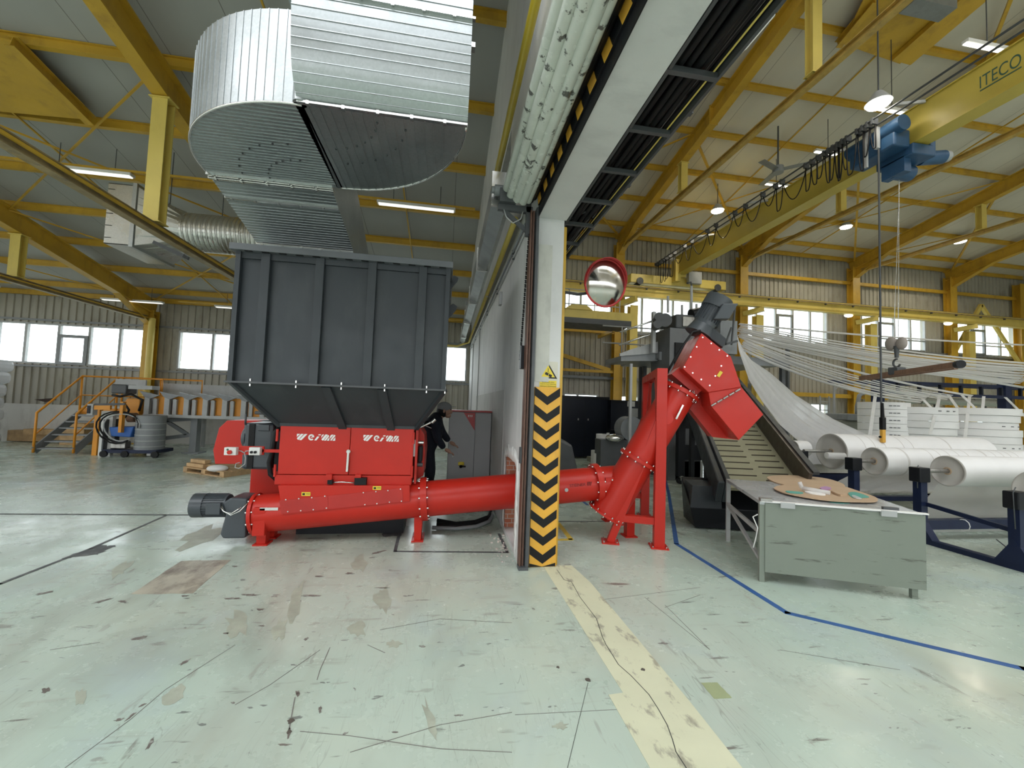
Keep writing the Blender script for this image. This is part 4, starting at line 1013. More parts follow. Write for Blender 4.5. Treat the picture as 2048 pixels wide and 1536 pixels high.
t = pipe('support_strut', 'grey tube strut bracing the cable ladder past the pillar', 'strut', [onY(1139, 438, 4.3), onZ(1245, 388, 3.72)], .012, DKST)

# convex mirror
mi = thing('safety_mirror', 'round convex safety mirror with a red rim and hood beside the pillar', 'mirror', onY(1212, 562, 5.0))
mc_ = onY(1211, 566, 5.0); mn = V((.06, -1, -.10)).normalized(); dd, sd, t_, L = MB.frame(mc_, mc_+mn)
rows = []; rad = .275
for j in range(9):
    th = j/8*.62; r_ = rad*math.sin(th)/math.sin(.62); h_ = rad/math.sin(.62)*(math.cos(th)-math.cos(.62))
    rows.append([mc_+(sd*math.cos(2*PI*i/36)+t_*math.sin(2*PI*i/36)*1.08)*r_+mn*h_ for i in range(37)])
MIR = paint('dusty_mirror', (.50, .48, .44), .16, .05, metal=1.0)
MB().sheet(rows).build('mirror_dome', MIR, mi)
m = MB(); m.path([mc_+(sd*math.cos(2*PI*i/36)+t_*math.sin(2*PI*i/36)*1.08)*(rad+.004) for i in range(36)], .014, 8, True)
m.build('red_rim', paint('mirror_red_plastic', (.48, .03, .03), .4), mi)
h_ = MB(); rows = []
for i in range(25):
    q = math.radians(-12+204*i/24); c = sd*math.cos(q)+t_*math.sin(q)*1.08; lip = .11*max(0, math.sin(math.radians(180*i/24)))**.7
    rows.append([mc_+c*(rad+.010)-mn*.02, mc_+c*(rad+.004)+mn*lip])
h_.sheet(rows); h_.build('red_hood', bpy.data.materials['mirror_red_plastic'], mi, solid=.006)
MB().cyl(mc_-mn*.03, mc_-mn*.06, rad*.9, 24).path([mc_-mn*.05+V((0, 0, -.1)), mc_+V((-.3, .2, -.12)), V((1.17, 5.3, mc_.z-.05))], .02, 8).build('back_bracket', DKST, mi)

# ================================================================== LOW BAY: suspended rails, lamps, spiral duct
def crane_rail(x, z, y0, y1, label, posts, R):
    t = thing('hoist_rail', label, 'rail', (x, y0, z))
    MB().ibeam((x, y0, z), (x, y1, z), .12, .13, .016, .02).build('rail_beam', STEELY if x < 0 else YELR, t)
    MB().beam((x+.09, y0, z-.0), (x+.09, y1, z-.0), .03, .03).build('bus_bar', YEL, t)
    for y in posts:
        zt = R(y); 
        MB().ibeam((x, y, z+.07), (x, y, zt), .19, .17, .014, .012, up=(0, 1, 0)).build('hanger_post', YEL2, t)
        MB().box(x-.13, x+.13, y-.11, y+.11, zt-.015, zt).box(x-.12, x+.12, y-.1, y+.1, z+.07, z+.085).build('hanger_plates', YEL2, t)
    return t
YELR = paint('brownish_yellow_rail', (.50, .33, .08), .45, .2, (.2, .13, .05), .6, 4)
STEELY = paint('worn_yellow_rail', (.30, .22, .10), .45, .25, (.08, .07, .06), .7, 5)
crane_rail(-4.10, 3.87, -3, 14.3, 'worn overhead rail hung from a yellow post left of the metal duct', (6.33, -1.6), RL)
crane_rail(-9.27, 3.90, -3, 14.3, 'worn overhead rail at the far left ending at the column between windows', (10.36, 2.4), RL)
crane_rail(6.24, 7.60, -3, 14.2, 'thin yellow rail hung below the first rafter of the high bay', (6.18, 10.32, -1.5), RR)
crane_rail(11.41, 7.62, -3, 14.2, 'thin yellow rail hung below the second rafter of the high bay', (10.37, 3.5), RR)
crane_rail(16.58, 7.62, -3, 14.2, 'thin yellow rail hung below the third rafter of the high bay', (10.37, 5), RR)
def fluor(a, b, label, par_z, lit=False):
    t = thing('tube_light', label, 'light', a, 'fluorescent tube lights of the low bay'); a = V(a); b = V(b)
    MB().beam(a, b, .13, .05).build('lamp_housing', WHT, t, bevel=.008)
    MB().beam(a-V((0, 0, .03))+(b-a)*.02, b-V((0, 0, .03))-(b-a)*.02, .09, .02).build('diffuser', TUBEL if lit else TUBEM, t)
    for k in (.2, .8):
        p = a+(b-a)*k; MB().cyl(p+V((0, 0, .02)), (p.x, p.y, par_z), .006, 6).build('hanger_rod', DKST, t)
zr = lambda y: RL(y)+.42
for (a, b, lb) in (((-6.95, 7.97, 5.36), (-5.55, 7.97, 5.36), 'tube light left of the yellow hanging post, in the near row'),
                   ((-1.45, 7.97, 5.36), (.02, 7.97, 5.36), 'tube light between the metal duct and the partition, in the near row'),
                   ((-10.0, 13.6, 4.27), (-8.4, 13.6, 4.27), 'tube light in front of the rafter foot above the left windows'),
                   ((-7.0, 13.6, 4.27), (-5.4, 13.6, 4.27), 'tube light partly behind the hopper, left of it in the far row'),
                   ((-13.6, 13.0, 4.3), (-12.0, 13.0, 4.3), 'tube light at the far left of the far row'),
                   ((-1.2, 12.6, 4.5), (.1, 12.6, 4.5), 'tube light right of the hopper in the far row')):
    fluor(a, b, lb, zr(a[1]))
for y, z in ((7.97, 5.42), (13.6, 4.33)):
    t = thing('lamp_conduit', 'yellow conduit carrying the %s row of tube lights' % ('near' if y < 9 else 'far'), 'conduit', (-8, y, z))
    MB().beam((-8, y, z), (-3.95 if y < 9 else -4.2, y, z), .05, .04).build('conduit_run', YEL, t)
    MB().beam((-2.8, y, z), (.4, y, z), .05, .04).build('conduit_run', YEL, t)
# spiral duct with its rectangular mouthpiece
sd_ = thing('spiral_duct', 'round spiral galvanised duct with a flared rectangular intake behind the yellow post', 'duct', (-4.5, 8, 4.45))
cA = (onY(380, 430, 8).z+onY(380, 500, 8).z)/2; xd = onY(380, 465, 8).x; rd = .33
m = MB(); n = 132; rows = []
for i in range(n+1):
    x = xd+(2.3)*i/n; r_ = rd
    rows.append([(x, 8+r_*math.cos(2*PI*k/28), cA+r_*math.sin(2*PI*k/28)) for k in range(29)])
m.sheet(rows); m.build('spiral_tube', SPIR, sd_)
hx0, hx1 = xd-.55, xd-.95; hw, hh_ = .50, .50
m = MB(); sq = []; ci = []
for k in range(32):
    q = 2*PI*k/32; c, s_ = math.cos(q), math.sin(q); mx = max(abs(c), abs(s_)); sq.append((hx0, 8+hw*c/mx, cA+.02+hh_*s_/mx)); ci.append((xd, 8+rd*c, cA+rd*s_))
m.add(sq+ci, [(i, (i+1) % 32, 32+(i+1) % 32, 32+i) for i in range(32)]); m.build('transition', GALVS, sd_)
m = MB(); z0, z1 = cA+.02-hh_, cA+.02+hh_
for (a0, a1, b0, b1) in ((8-hw, 8-hw+.01, z0, z1), (8+hw-.01, 8+hw, z0, z1), (8-hw, 8+hw, z0, z0+.01), (8-hw, 8+hw, z1-.01, z1)): m.box(hx1, hx0, a0, a1, b0, b1)
m.build('intake_box', GALVS, sd_)
m = MB(); m.box(hx0-.03, hx0+.03, 8-hw-.03, 8+hw+.03, z0-.03, z1+.03)
m.build('intake_flange', GALV, sd_)
m = MB()
for k in range(5): m.beam((hx1+.05, 8-hw, z0+.1+k*.2), (hx1+.05, 8+hw, z0+.1+k*.2), .10, .012)
m.build('louvre_blades', DKST, sd_)
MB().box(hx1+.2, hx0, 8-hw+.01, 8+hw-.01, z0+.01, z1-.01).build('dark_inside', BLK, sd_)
for x in (hx0+.2, xd+.5, xd+1.6): MB().cyl((x, 8, cA+rd-.01), (x, 8, RL(8)+.5), .008, 6).build('hanger_rod', DKST, sd_)
tr = thing('wall_track', 'pair of dark steel channels hanging below the spiral duct', 'channel', (-4.6, 7.4, 3.8))
a, b = onY(318, 490, 7.3), onY(377, 517, 7.3)
MB().beam(a, b, .04, .05).build('channel', DKST, tr); MB().beam(a+V((0, -.12, .0)), b+V((0, -.12, 0)), .04, .05).build('channel', DKST, tr)
# yellow roof vent hoods
def vent(name, label, q, R, edge, par=None):
    t = thing(name, label, 'roof vent', q[0]); m = MB(); m.prism(q, (0, 0, .03)); m.build('hood_plate', YEL, t)
    a, b = edge; MB().ibeam(a, b, .12, .16, .012, .012).build('edge_beam', YEL, t); return t
def onR(px, py, R, off):
    d = ray(px, py); k = R(0)-R(1); A = R(0)+off; t_ = (A-CAMH)/(d.z+k*d.y); return CP+d*t_
o1 = .36
vent('roof_vent', 'yellow sloping roof vent plate at the upper left corner', [onR(*q, RL, o1) for q in ((-90, 60), (25, 85), (180, 240), (-90, 215))], RL, (onR(22, 82, RL, .34), onR(182, 242, RL, .34)))
t = vent('roof_vent', 'dark yellow roof vent with a grey fan outlet above the crane', [onR(*q, RR, o1) for q in ((1755, -60), (1960, -60), (1800, 128), (1685, 88))], RR, (onR(1750, 0, RR, .34), onR(1676, 90, RR, .34)))
MB().beam(onR(1965, -20, RR, .30), onR(1802, 122, RR, .30), .5, .1).build('hood_side', YEL, t)
MB().beam(onR(1815, 0, RR, .1), onR(1895, 18, RR, .1), .30, .25).build('fan_outlet', GRYM, t)

# ================================================================== HIGH BAY: runway, overhead crane, hoist, lamps, fan
rw = thing('crane_runway', 'yellow crane runway girder along the back wall above the windows', 'girder', (6, 14.0, 5.7))
MB().ibeam((1.2, 14.0, 5.90), (25.6, 14.0, 5.90), .22, .40, .022, .015).build('runway_beam', YEL2, rw)
MB().box(1.2, 25.6, 13.97, 14.03, 6.10, 6.14).build('rail', DKST, rw)
MB().beam((1.2, 13.84, 6.03), (25.6, 13.84, 6.03), .03, .035).build('bus_bar', STEELY, rw)
x = 2.0
while x < 25: MB().box(x, x+.05, 13.83, 13.89, 5.96, 6.02).build('bus_clip', DKST, rw); x += 1.25
cr = thing('overhead_crane', 'yellow box girder overhead crane spanning the high bay', 'crane', (8.3, 14, 6.2))
gx0, gx1, gz0, gz1 = 8.10, 8.42, 6.60, 7.22
m = MB(); m.box(gx0+.03, gx1-.03, -3.2, 13.9, gz0, gz1).box(gx0, gx1, -3.2, 13.9, gz0-.02, gz0).box(gx0, gx1, -3.2, 13.9, gz1, gz1+.02)
m.build('box_girder', CRANE, cr)
m = MB().box(6.4, 10.2, 13.85, 14.15, 6.20, 6.52).build('end_carriage', YEL2, cr, bevel=.02)
for x in (6.75, 9.85): MB().cyl((x, 13.82, 6.26), (x, 14.12, 6.26), .13, 20).build('wheel', DKST, cr)
MB().box(8.05, 8.47, 13.7, 14.1, 6.50, 6.66).box(8.0, 8.2, 13.6, 13.9, 6.3, 7.1).build('girder_seat', YEL2, cr)
a, b = onY(1373, 568, 13.75), onY(1399, 547, 13.75); MB().box(a.x, b.x, 13.6, 13.75, a.z, b.z).build('control_box', GRY, cr, bevel=.01)
a = onX(1960, 188, gx0+.028); b = onX(2043, 131, gx0+.028)
ym = a.y; z_ = 6.86
text_mesh('crane_lettering', 'ITECO', LETG, (gx0+.028, a.y, z_), (0, -1, 0), (0, 0, 1), .20, a.y-b.y, cr)
MB().box(gx0+.026, gx0+.029, b.y, a.y, z_-.045, z_-.025).build('lettering_underline', LETG, cr)
for k, (x, z) in enumerate(((7.50, 7.06), (7.60, 6.98))): MB().cyl((x, -3, z), (x, 14.2, z), .018, 8).build('festoon_rod', DKST, cr)
for y in (13.8, 11.6, 9.4, 7.2, 5.8, 3.0): MB().beam((7.5, y, 7.06), (8.1, y, 7.2), .04, .05).build('rod_arm', GRY, cr)
fc = thing('festoon_cable', 'black crane cable hanging in loops under the rods left of the girder', 'cable', (7.55, 10, 6.9))
ys = [14.15, 14.0, 13.85, 13.65, 13.45, 13.2, 12.9, 12.3, 11.9, 11.1, 10.7, 9.9, 9.5, 8.9, 8.5, 8.3, 7.65, 7.5, 7.35, 7.2, 7.1, 7.0, 6.9, 6.8, 6.7, 6.5, 6.4, 6.3, 6.2]
random.seed(5)
for i in range(len(ys)-1):
    y0, y1 = ys[i], ys[i+1]; sp = y0-y1; dep = .66 if sp > .5 else (.74 if y0 > 12.8 else random.uniform(.5, .75)); dep *= random.uniform(.85, 1.1)
    if sp > .35 and y0 < 13: dep *= .8
    pts = []
    for k in range(15):
        t_ = k/14; pts.append((7.53+.03*math.sin(i), y0+(y1-y0)*t_+(.0 if sp > .3 else .04*math.sin(PI*t_)*(-1)**i), 7.02-dep*(1-(2*t_-1)**(2 if sp > .3 else 4))))
    MB().path(pts, .011, 6).build('cable_loop', BLK, fc)
for y in ys[::1]: MB().box(7.48, 7.60, y-.02, y+.02, 6.98, 7.09).build('cable_trolley', DKST, fc)
ho = thing('hoist', 'blue electric hoist trolley under the crane girder', 'hoist', (8.25, 6.4, 6.4))
MB().box(7.72, 8.06, 6.0, 6.85, 6.50, 6.82).build('drum_housing', BLU, ho, bevel=.03)
MB().cyl((7.80, 5.9, 6.86), (7.80, 6.9, 6.86), .14, 18).build('rope_drum', BLU, ho)
MB().box(8.05, 8.5, 5.95, 6.6, 6.36, 6.56).box(8.5, 8.62, 6.0, 6.5, 6.4, 6.9).build('trolley_frame', BLU, ho, bevel=.02)
MB().cyl((8.6, 6.25, 6.5), (9.05, 6.2, 6.56), .12, 18).build('travel_motor', BLU, ho)
MB().cyl((8.1, 6.35, 6.25), (8.5, 6.35, 6.25), .14, 18).box(8.05, 8.2, 6.1, 6.5, 6.12, 6.4).build('gearbox', BLU, ho)
MB().cyl((9.05, 6.2, 6.56), (9.15, 6.19, 6.58), .10, 16).build('motor_cap', GRY, ho)
MB().box(7.60, 7.66, 6.20, 6.26, 6.55, 6.95).build('white_bracket', GRY, ho); MB().box(7.60, 7.64, 6.40, 6.45, 6.3, 6.98).build('white_bracket', GRY, ho)
hk = onX(1793, 690, 8.3); hy = hk.y
ch_ = thing('hoist_hook', 'load hook with a pulley block hanging on thin ropes above the white fabric', 'hook', (8.3, hy, hk.z))
MB().cyl((8.30, hy-.03, hk.z), (8.26, 6.35, 6.3), .006, 6).cyl((8.30, hy+.05, hk.z), (8.34, 6.40, 6.3), .006, 6).build('rope', CHR, ch_)
MB().sphere((8.3, hy-.09, hk.z+.02), .12, sc=(.5, .8, 1)).sphere((8.3, hy+.10, hk.z+.04), .13, sc=(.5, .8, 1)).build('pulley_block', paint('faded_red_block', (.34, .30, .27), .6), ch_)
MB().cyl((8.3, hy, hk.z-.02), (8.3, hy, hk.z-.24), .045, 12, r2=.03).build('hook_shank', DKST, ch_)
hc = V((8.3, hy, hk.z-.34)); MB().path([hc+V((0, .06*math.cos(q), .075*math.sin(q))) for q in [math.radians(100-a) for a in range(0, 270, 20)]], .018, 8).build('hook_bow', DKST, ch_)
MB().box(8.2, 8.4, hy-.09, hy+.09, hk.z-.56, hk.z-.42).build('swivel_block', DKST, ch_, bevel=.02)
sb = thing('spreader_bar', 'rusty brown spreader beam hanging from the crane hook', 'beam', (8.3, hy, hk.z-.62))
zb_ = hk.z-.54; a, b = onZ(1708, 752, zb_), onZ(1938, 716, zb_)
dv = (b-a).normalized(); ctr = V((8.3, hy, zb_)); a = ctr-dv*(1.12); b = ctr+dv*1.62
perp = V((-dv.y, dv.x, 0))
MB().beam(a+perp*.05, b-dv*.2+perp*.05, .05, .10).build('bar', RUST, sb); MB().beam(a-dv*.1-perp*.05, b-perp*.05, .05, .09).build('bar', RUST, sb)
MB().cyl(b-perp*.05-V((0, 0, 0)), b+dv*.08-perp*.05, .06, 14).build('end_roller', BLKP, sb)
MB().cyl((8.3, hy, zb_+.07), (8.3, hy, zb_-.02), .02, 8).build('eye_bolt', DKST, sb)
pc = thing('pendant_control', 'yellow crane pendant control hanging on a long dark cable', 'control', (7.6, 6.17, 1.3))
MB().cyl((7.6, 6.18, 6.5), (7.6, 6.18, 1.62), .016, 10).build('pendant_cable', DKST, pc)
a, b = onX(1768, 846, 7.6), onX(1770, 888, 7.6)
MB().box(7.565, 7.635, 6.13, 6.19, b.z+.02, a.z-.10).build('pendant_body', HAZY, pc, bevel=.015)
MB().box(7.562, 7.638, 6.127, 6.193, a.z-.12, a.z+.10).cyl((7.6, 6.16, a.z+.08), (7.6, 6.16, a.z+.35), .03, 10, r2=.018).build('rubber_sleeve', BLK, pc, bevel=.01)
MB().cyl((7.548, 6.155, b.z+.12), (7.53, 6.155, b.z+.12), .02, 10).build('push_button', BLK, pc)
# high bay lamps
def lamp(p, label, pw, top):
    t = thing('high_bay_lamp', label, 'lamp', p, 'round high bay lamps'); p = V(p)
    MB().cyl(p+V((0, 0, .06)), p+V((0, 0, .26)), .20, 20, r2=.07).build('reflector', GRY, t)
    MB().cyl(p+V((0, 0, .03)), p+V((0, 0, .06)), .17, 20).build('lamp_glass', LAMP, t)
    MB().cyl(p+V((0, 0, .26)), (p.x, p.y, top), .012, 6).build('suspension_rod', DKST, t)
    l = bpy.data.lights.new('lamp_glow', 'SPOT'); l.energy = pw; l.color = (1, .90, .72); l.shadow_soft_size = .16; l.spot_size = 2.9; l.spot_blend = .6
    o = bpy.data.objects.new('lamp_glow', l); COL.objects.link(o); o.location = (0, 0, .0); o.parent = t
for px_, py_, y, lb, pw in ((1757, 213, 6.0, 'lit round lamp directly above the blue hoist', 25), (1435, 425, 11.5, 'lit round lamp above the festoon cable near the back wall', 260),
                        (1692, 457, 12.5, 'lit round lamp between the second and third rafters', 260), (1920, 486, 12.5, 'lit round lamp right of the third rafter', 260)):
    p = onY(px_, py_, y); lamp((p.x, p.y, p.z), lb, pw, RR(y)+.5)
for px_, py_, lb in ((1697, 632, 'third'), (1896, 648, 'fourth')):
    p = onY(px_, py_-1, 14.1); t = thing('wall_lamp', 'small lit lamp under the runway at the %s column' % lb, 'lamp', p)
    MB().sphere(p, .11, sc=(1.6, 1, .7)).build('lamp_glass', TUBEL, t)
# ceiling fan
fp = onY(1556, 340, 9.3); fan = thing('ceiling_fan', 'grey ceiling fan with flat blades beyond the festoon cable', 'fan', fp)
MB().cyl(fp, (fp.x, fp.y, RR(fp.y)+.5), .02, 8).build('down_rod', DKST, fan)
MB().cyl(fp-V((0, 0, .08)), fp+V((0, 0, .08)), .13, 20).build('fan_motor', GRYM, fan, bevel=.02)
for q in (200, 320, 80):
    d = V((math.cos(math.radians(q)), math.sin(math.radians(q)), 0)); MB().beam(fp+d*.12, fp+d*.75, .16, .012).build('fan_blade', GRYM, fan)
# small tube lights of the high bay
for i, (x0, y0, x1, y1, y, lb) in enumerate(((1930, 83, 2018, 98, 5.4, 'beside the crane lettering at the upper right'), (1745, 213, 1822, 222, 6.9, 'behind the hoist lamp'),
                                         (1630, 301, 1682, 306, 8.9, 'behind the festoon loops left of the hoist'), (1525, 365, 1580, 371, 10.3, 'behind the festoon cable above the ceiling fan end'))):
    a, b = onY(x0, y0, y), onY(x1, y1, y); b.z = a.z
    t = thing('tube_light', 'white tube light of the high bay ' + lb, 'light', a); MB().beam(a, b, .10, .06).build('lamp_housing', WHT, t); MB().beam(a-V((0, 0, .035)), b-V((0, 0, .035)), .06, .02).build('diffuser', TUBEL, t)
    m = MB(); m.cyl(a+(b-a)*.5, (a.x*.5+b.x*.5, y, RR(y)+.5), .008, 6); m.build('hanger_rod', DKST, t)

# ================================================================== RIGHT FOREGROUND: sheet metal table
TO = V((3.03, 3.60, 0)); TU = V((.926, -.378, 0)); TV = V((.40, .916, 0)).normalized(); TL, TD, TZ = 1.31, 1.30, .765
tb = thing('work_table', 'scuffed grey green steel table with a large sheet metal front panel', 'table', TO)
MB().obox(TO+V((0, 0, TZ-.035)), TU, TV, (0, 0, 1), TL, TD, .035).build('table_top', paint('worn_zinc_top', (.50, .52, .53), .25, .06, (.36, .38, .38), .25, 1.6, metal=.3), tb, bevel=.002)
m = MB(); m.obox(TO+V((0, 0, .10))-TV*.012+TU*.045, TU, TV, (0, 0, 1), TL-.03, .012, TZ-.115); m.build('front_panel', LGRN, tb, bevel=.001)
for (u, v) in ((0, 0), (TL-.07, .03), (0, TD-.05), (TL-.05, TD-.05)):
    MB().obox(TO+TU*u+TV*v, TU, TV, (0, 0, 1), .045, .045, TZ-.035).build('leg', GRY if v > .1 else LGRN, tb)
for u in (0, TL-.03): MB().obox(TO+V((0, 0, .44))+TV*.05+TU*u, TV, TU, (0, 0, 1), TD-.1, .025, .04).build('side_rail', GRY, tb)
MB().beam(TO+V((0, 0, .44))+TV*(TD-.06)+TU*.02, TO+V((0, 0, .20))+TV*.05+TU*.02, .03, .03).build('side_brace', GRY, tb)
MB().obox(TO+TV*(-.03)+V((0, 0, TZ-.005)), TU, TV, (0, 0, 1), TL+.03, .04, .012).build('front_strip', LETW, tb)
for u in (.17, .98): MB().obox(TO+TU*u-TV*.035+V((0, 0, TZ-.045)), TU, TV, (0, 0, 1), .12, .02, .05).build('hook_clip', GRY, tb)
MB().obox(TO+TU*.0-TV*.03+V((0, 0, TZ+.0)), TU, TV, (0, 0, 1), .10, .06, .028).build('corner_block', STEEL, tb)
MB().obox(TO+TU*1.02+TV*.01+V((0, 0, TZ+.0)), TU, TV, (0, 0, 1), .12, .035, .03).build('clamp_block', DKST, tb)
MB().path([TO+V((0, 0, .63))-TU*.01+TV*.02, TO+V((0, 0, .60))-TU*.05+TV*.03, TO+V((0, 0, .5))-TU*.01+TV*.02, TO+V((0, 0, .38))-TU*.02+TV*.05, TO+V((0, 0, .30))-TU*.04+TV*.05], .006, 6).build('tie_string', LETW, tb)
# cardboard discs on the table
def disc_on(pts, z, th, name, mat, label, cat, group=None):
    P = [onZ(px, py, z) for px, py in pts]
    Q = []                              # Catmull-Rom smoothing of the outline
    n = len(P)
    for i in range(n):
        p0, p1, p2, p3 = P[i-1], P[i], P[(i+1) % n], P[(i+2) % n]
        for k in range(4):
            t = k/4; Q.append(.5*((2*p1)+(-p0+p2)*t+(2*p0-5*p1+4*p2-p3)*t*t+(-p0+3*p1-3*p2+p3)*t*t*t))
    m = MB(); m.prism(Q, (0, 0, th)); o = m.build(name, mat); return tag(o, label, cat, group)
Z0 = TZ+.002
disc_on(((1534, 956), (1560, 952), (1600, 953), (1655, 959), (1690, 973), (1640, 976), (1590, 974), (1553, 967)), Z0, .012, 'cardboard_sheet', CARD, 'brown cardboard piece at the back of the table, partly under another', 'cardboard')
disc_on(((1548, 976), (1572, 970), (1625, 966), (1680, 972), (1722, 985), (1752, 996), (1752, 1004), (1720, 1005), (1655, 1002), (1590, 992), (1560, 984)), Z0+.014, .008, 'cardboard_sheet', CARD, 'large rounded brown cardboard sheet with scraps lying on it', 'cardboard')
Z1 = Z0+.0235
disc_on(((1572, 982), (1590, 983), (1606, 985), (1603, 988), (1585, 987), (1574, 985)), Z1, .003, 'paper_scrap', TEALM, 'flat green paper oval near the left of the cardboard', 'paper scrap')
disc_on(((1697, 986), (1712, 985), (1738, 994), (1726, 996), (1710, 997), (1700, 992)), Z1, .004, 'paper_scrap', TEALM, 'teal crumpled paper at the right end of the cardboard', 'paper scrap')
disc_on(((1609, 984), (1632, 986), (1651, 990), (1644, 991), (1620, 988)), Z1, .012, 'paper_scrap', LETW, 'small white torn paper beside the green oval', 'paper scrap')
disc_on(((1708, 996), (1716, 998), (1724, 998), (1712, 992), (1704, 991)), Z1+.004, .004, 'paper_scrap', FILM, 'white torn strip on the teal paper', 'paper scrap')
disc_on(((1640, 977), (1652, 975), (1662, 978), (1654, 981), (1645, 981)), Z1, .014, 'paper_scrap', PURP, 'lilac wrapped scrap near the middle of the cardboard', 'paper scrap')
disc_on(((1663, 984), (1680, 983), (1694, 990), (1684, 993), (1672, 990)), Z1, .02, 'crumpled_paper', CARD, 'crumpled brown paper beside the teal paper', 'paper scrap')
a, b = onZ(1604, 976, Z1+.03), onZ(1660, 986, Z1+.02)
o = MB().path([a, a+(b-a)*.5, b], .022, 10).path([a+V((0, 0, -.0)), a+V((-.02, .01, .06))], .02, 8).build('rolled_sheet', FILM); tag(o, 'white rolled up fabric piece lying across the cardboard', 'roll')
a = onZ(1655, 1000, Z0); 
disc_on(((1655, 1001), (1676, 1003), (1690, 1005), (1700, 1007), (1680, 1007), (1662, 1005)), Z0, .002, 'paper_scrap', TEALM, 'green scrap sticking out under the front edge of the cardboard', 'paper scrap')

# ================================================================== inclined belt conveyor under the chute
bc = thing('belt_conveyor', 'dark inclined belt conveyor with an olive cleated belt under the red chute', 'conveyor', (3.9, 5.6, 0))
# belt rises away from the table and passes under the chute
lo0, lo1 = onY(1446, 944, 5.35), onY(1586, 952, 5.16)
q_ = onY(1409, 852, 6.85); dd_ = q_-lo0; lo1.z = lo0.z
up0 = lo0+dd_*2.6; up1 = up0+(lo1-lo0)
lo0 = lo0-dd_*.25; lo1 = lo1-dd_*.25
bd = (up0-lo0).normalized(); bs = (lo1-lo0).normalized(); bn = bs.cross(bd).normalized()
if bn.z < 0: bn = -bn
BLn = (up0-lo0).length; BWd = (lo1-lo0).length
MB().obox(lo0, bs, bd, -bn, BWd, BLn, .04).build('belt', BELT, bc)
for k in range(22):
    for s0, s1 in ((.05, .46), (.56, .93)):
        sh_ = .08 if s0 > .5 else 0
        m = MB(); p = lo0+bd*(.15+k*.2+sh_)+bs*(BWd*s0); m.obox(p, bs, bd, bn, BWd*(s1-s0), .014, .012); m.build('cleat', BROWNP, bc)
MB().obox(lo0-bs*.06-bn*.22, bs, bd, bn, .06, BLn, .34).build('side_panel', ANT, bc, bevel=.005)
MB().obox(lo0-bs*.16-bn*.22, bs, bd, bn, .10, BLn, .30).build('side_fairing', ANT, bc, bevel=.02)
MB().obox(lo1-bn*.2, bs, bd, bn, .05, BLn, .46).build('side_panel', BROWNP, bc, bevel=.005)
MB().obox(lo1+bn*.24+bs*.05, bs, bd, bn, .08, BLn, .04).build('side_cap', ANT, bc)
m = MB(); m.hexa([(3.44, 5.26, .02), (4.6, 4.98, .02), (4.7, 5.5, .02), (3.60, 5.8, .02), (3.34, 5.22, .30), (4.6, 4.96, .30), (4.75, 5.5, .62), (3.55, 5.8, .62)]); m.build('tail_box', BLKP, bc, bevel=.01)
m = MB(); m.hexa([(3.34, 5.22, .30), (3.75, 5.14, .30), (3.85, 5.55, .30), (3.50, 5.62, .30), (3.42, 5.30, .58), (3.80, 5.22, .58), (3.9, 5.6, .60), (3.52, 5.66, .60)]); m.build('tail_cover', ANT, bc)
for t_ in (.22, .62, .92):
    for b0 in (lo0-bs*.08, lo1+bs*.02):
        p = b0+bd*(BLn*t_)-bn*.2; MB().box(p.x-.04, p.x+.04, p.y-.04, p.y+.04, 0, p.z).build('leg', BLKP, bc)

# wheeled black frame behind the stand
wf = thing('wheeled_frame', 'black wheeled frame with castors behind the red stand', 'trolley', (5, 8.2, 0))
for (px_, py_, top) in ((1362, 968, 1.5), (1347, 944, 1.7)):
    p = onZ(px_, py_); MB().box(p.x-.07, p.x+.09, p.y, p.y+.12, .16, top).build('frame_leg', BLKP, wf)
    MB().cyl((p.x-.03, p.y-.03, .07), (p.x-.03, p.y+.03, .07), .07, 16).build('castor', BLK, wf)
    MB().box(p.x-.03, p.x+.03, p.y-.035, p.y+.035, .08, .18).build('castor_fork', CHR, wf)
p = onZ(1362, 968)
MB().box(p.x+.0, p.x+1.6, p.y+.05, p.y+.15, .52, .85).build('low_beam', BLKP, wf); MB().box(p.x-.9, p.x+1.5, p.y+1.8, p.y+1.9, .8, 1.05).build('back_panel', BLKP, wf)
a = onY(1327, 907, p.y+1.79); b = onY(1360, 890, p.y+1.79)
text_mesh('panel_lettering', 'MP', LETW, (a.x, a.y, a.z-.02), (1, 0, 0), (0, 0, 1), .17, .32, wf)
c = onY(1354, 895, p.y+1.79); m = MB(); m.path([c+V((.11*math.cos(math.radians(q)), -.01, .11*math.sin(math.radians(q)))) for q in range(-80, 90, 20)], .010, 6); m.build('panel_emblem', LETW, wf)

# ================================================================== roll stands and fabric rolls
RX = 6.25
us = thing('unwind_stand', 'dark blue steel unwind stand frame carrying the white fabric rolls', 'stand', (RX, 4.6, 0))
MB().beam((RX, 3.0, .03), (RX, 8.6, .03), .10, .06).build('floor_rail', NAVY, us)
MB().beam((RX+3.9, 3.0, .03), (RX+3.9, 8.6, .03), .10, .06).build('floor_rail', NAVY, us)
for y in (4.62, 7.2): MB().beam((RX, y, .22), (RX+3.9, y, .22), .10, .12).build('cross_tube', NAVY, us)
MB().beam((RX, 5.6, .34), (RX+3.9, 5.6, .34), .10, .07).build('cross_tube', NAVY, us)
posts = [(3.66, .80), (4.60, .92), (5.50, .93), (6.45, .93)]
for y, h in posts:
    for x in (RX, RX+3.9):
        m = MB(); m.box(x-.05, x+.05, y-.05, y+.05, .06, h-.05); m.prism([(x-.056, y-.17, .061), (x-.056, y+.17, .061), (x-.056, y, .34)], (.112, 0, 0)); m.build('post', NAVY, us)
        MB().box(x-.09, x+.08, y-.07, y+.07, h-.14, h+.05).build('bearing_block', BLKP, us, bevel=.012)
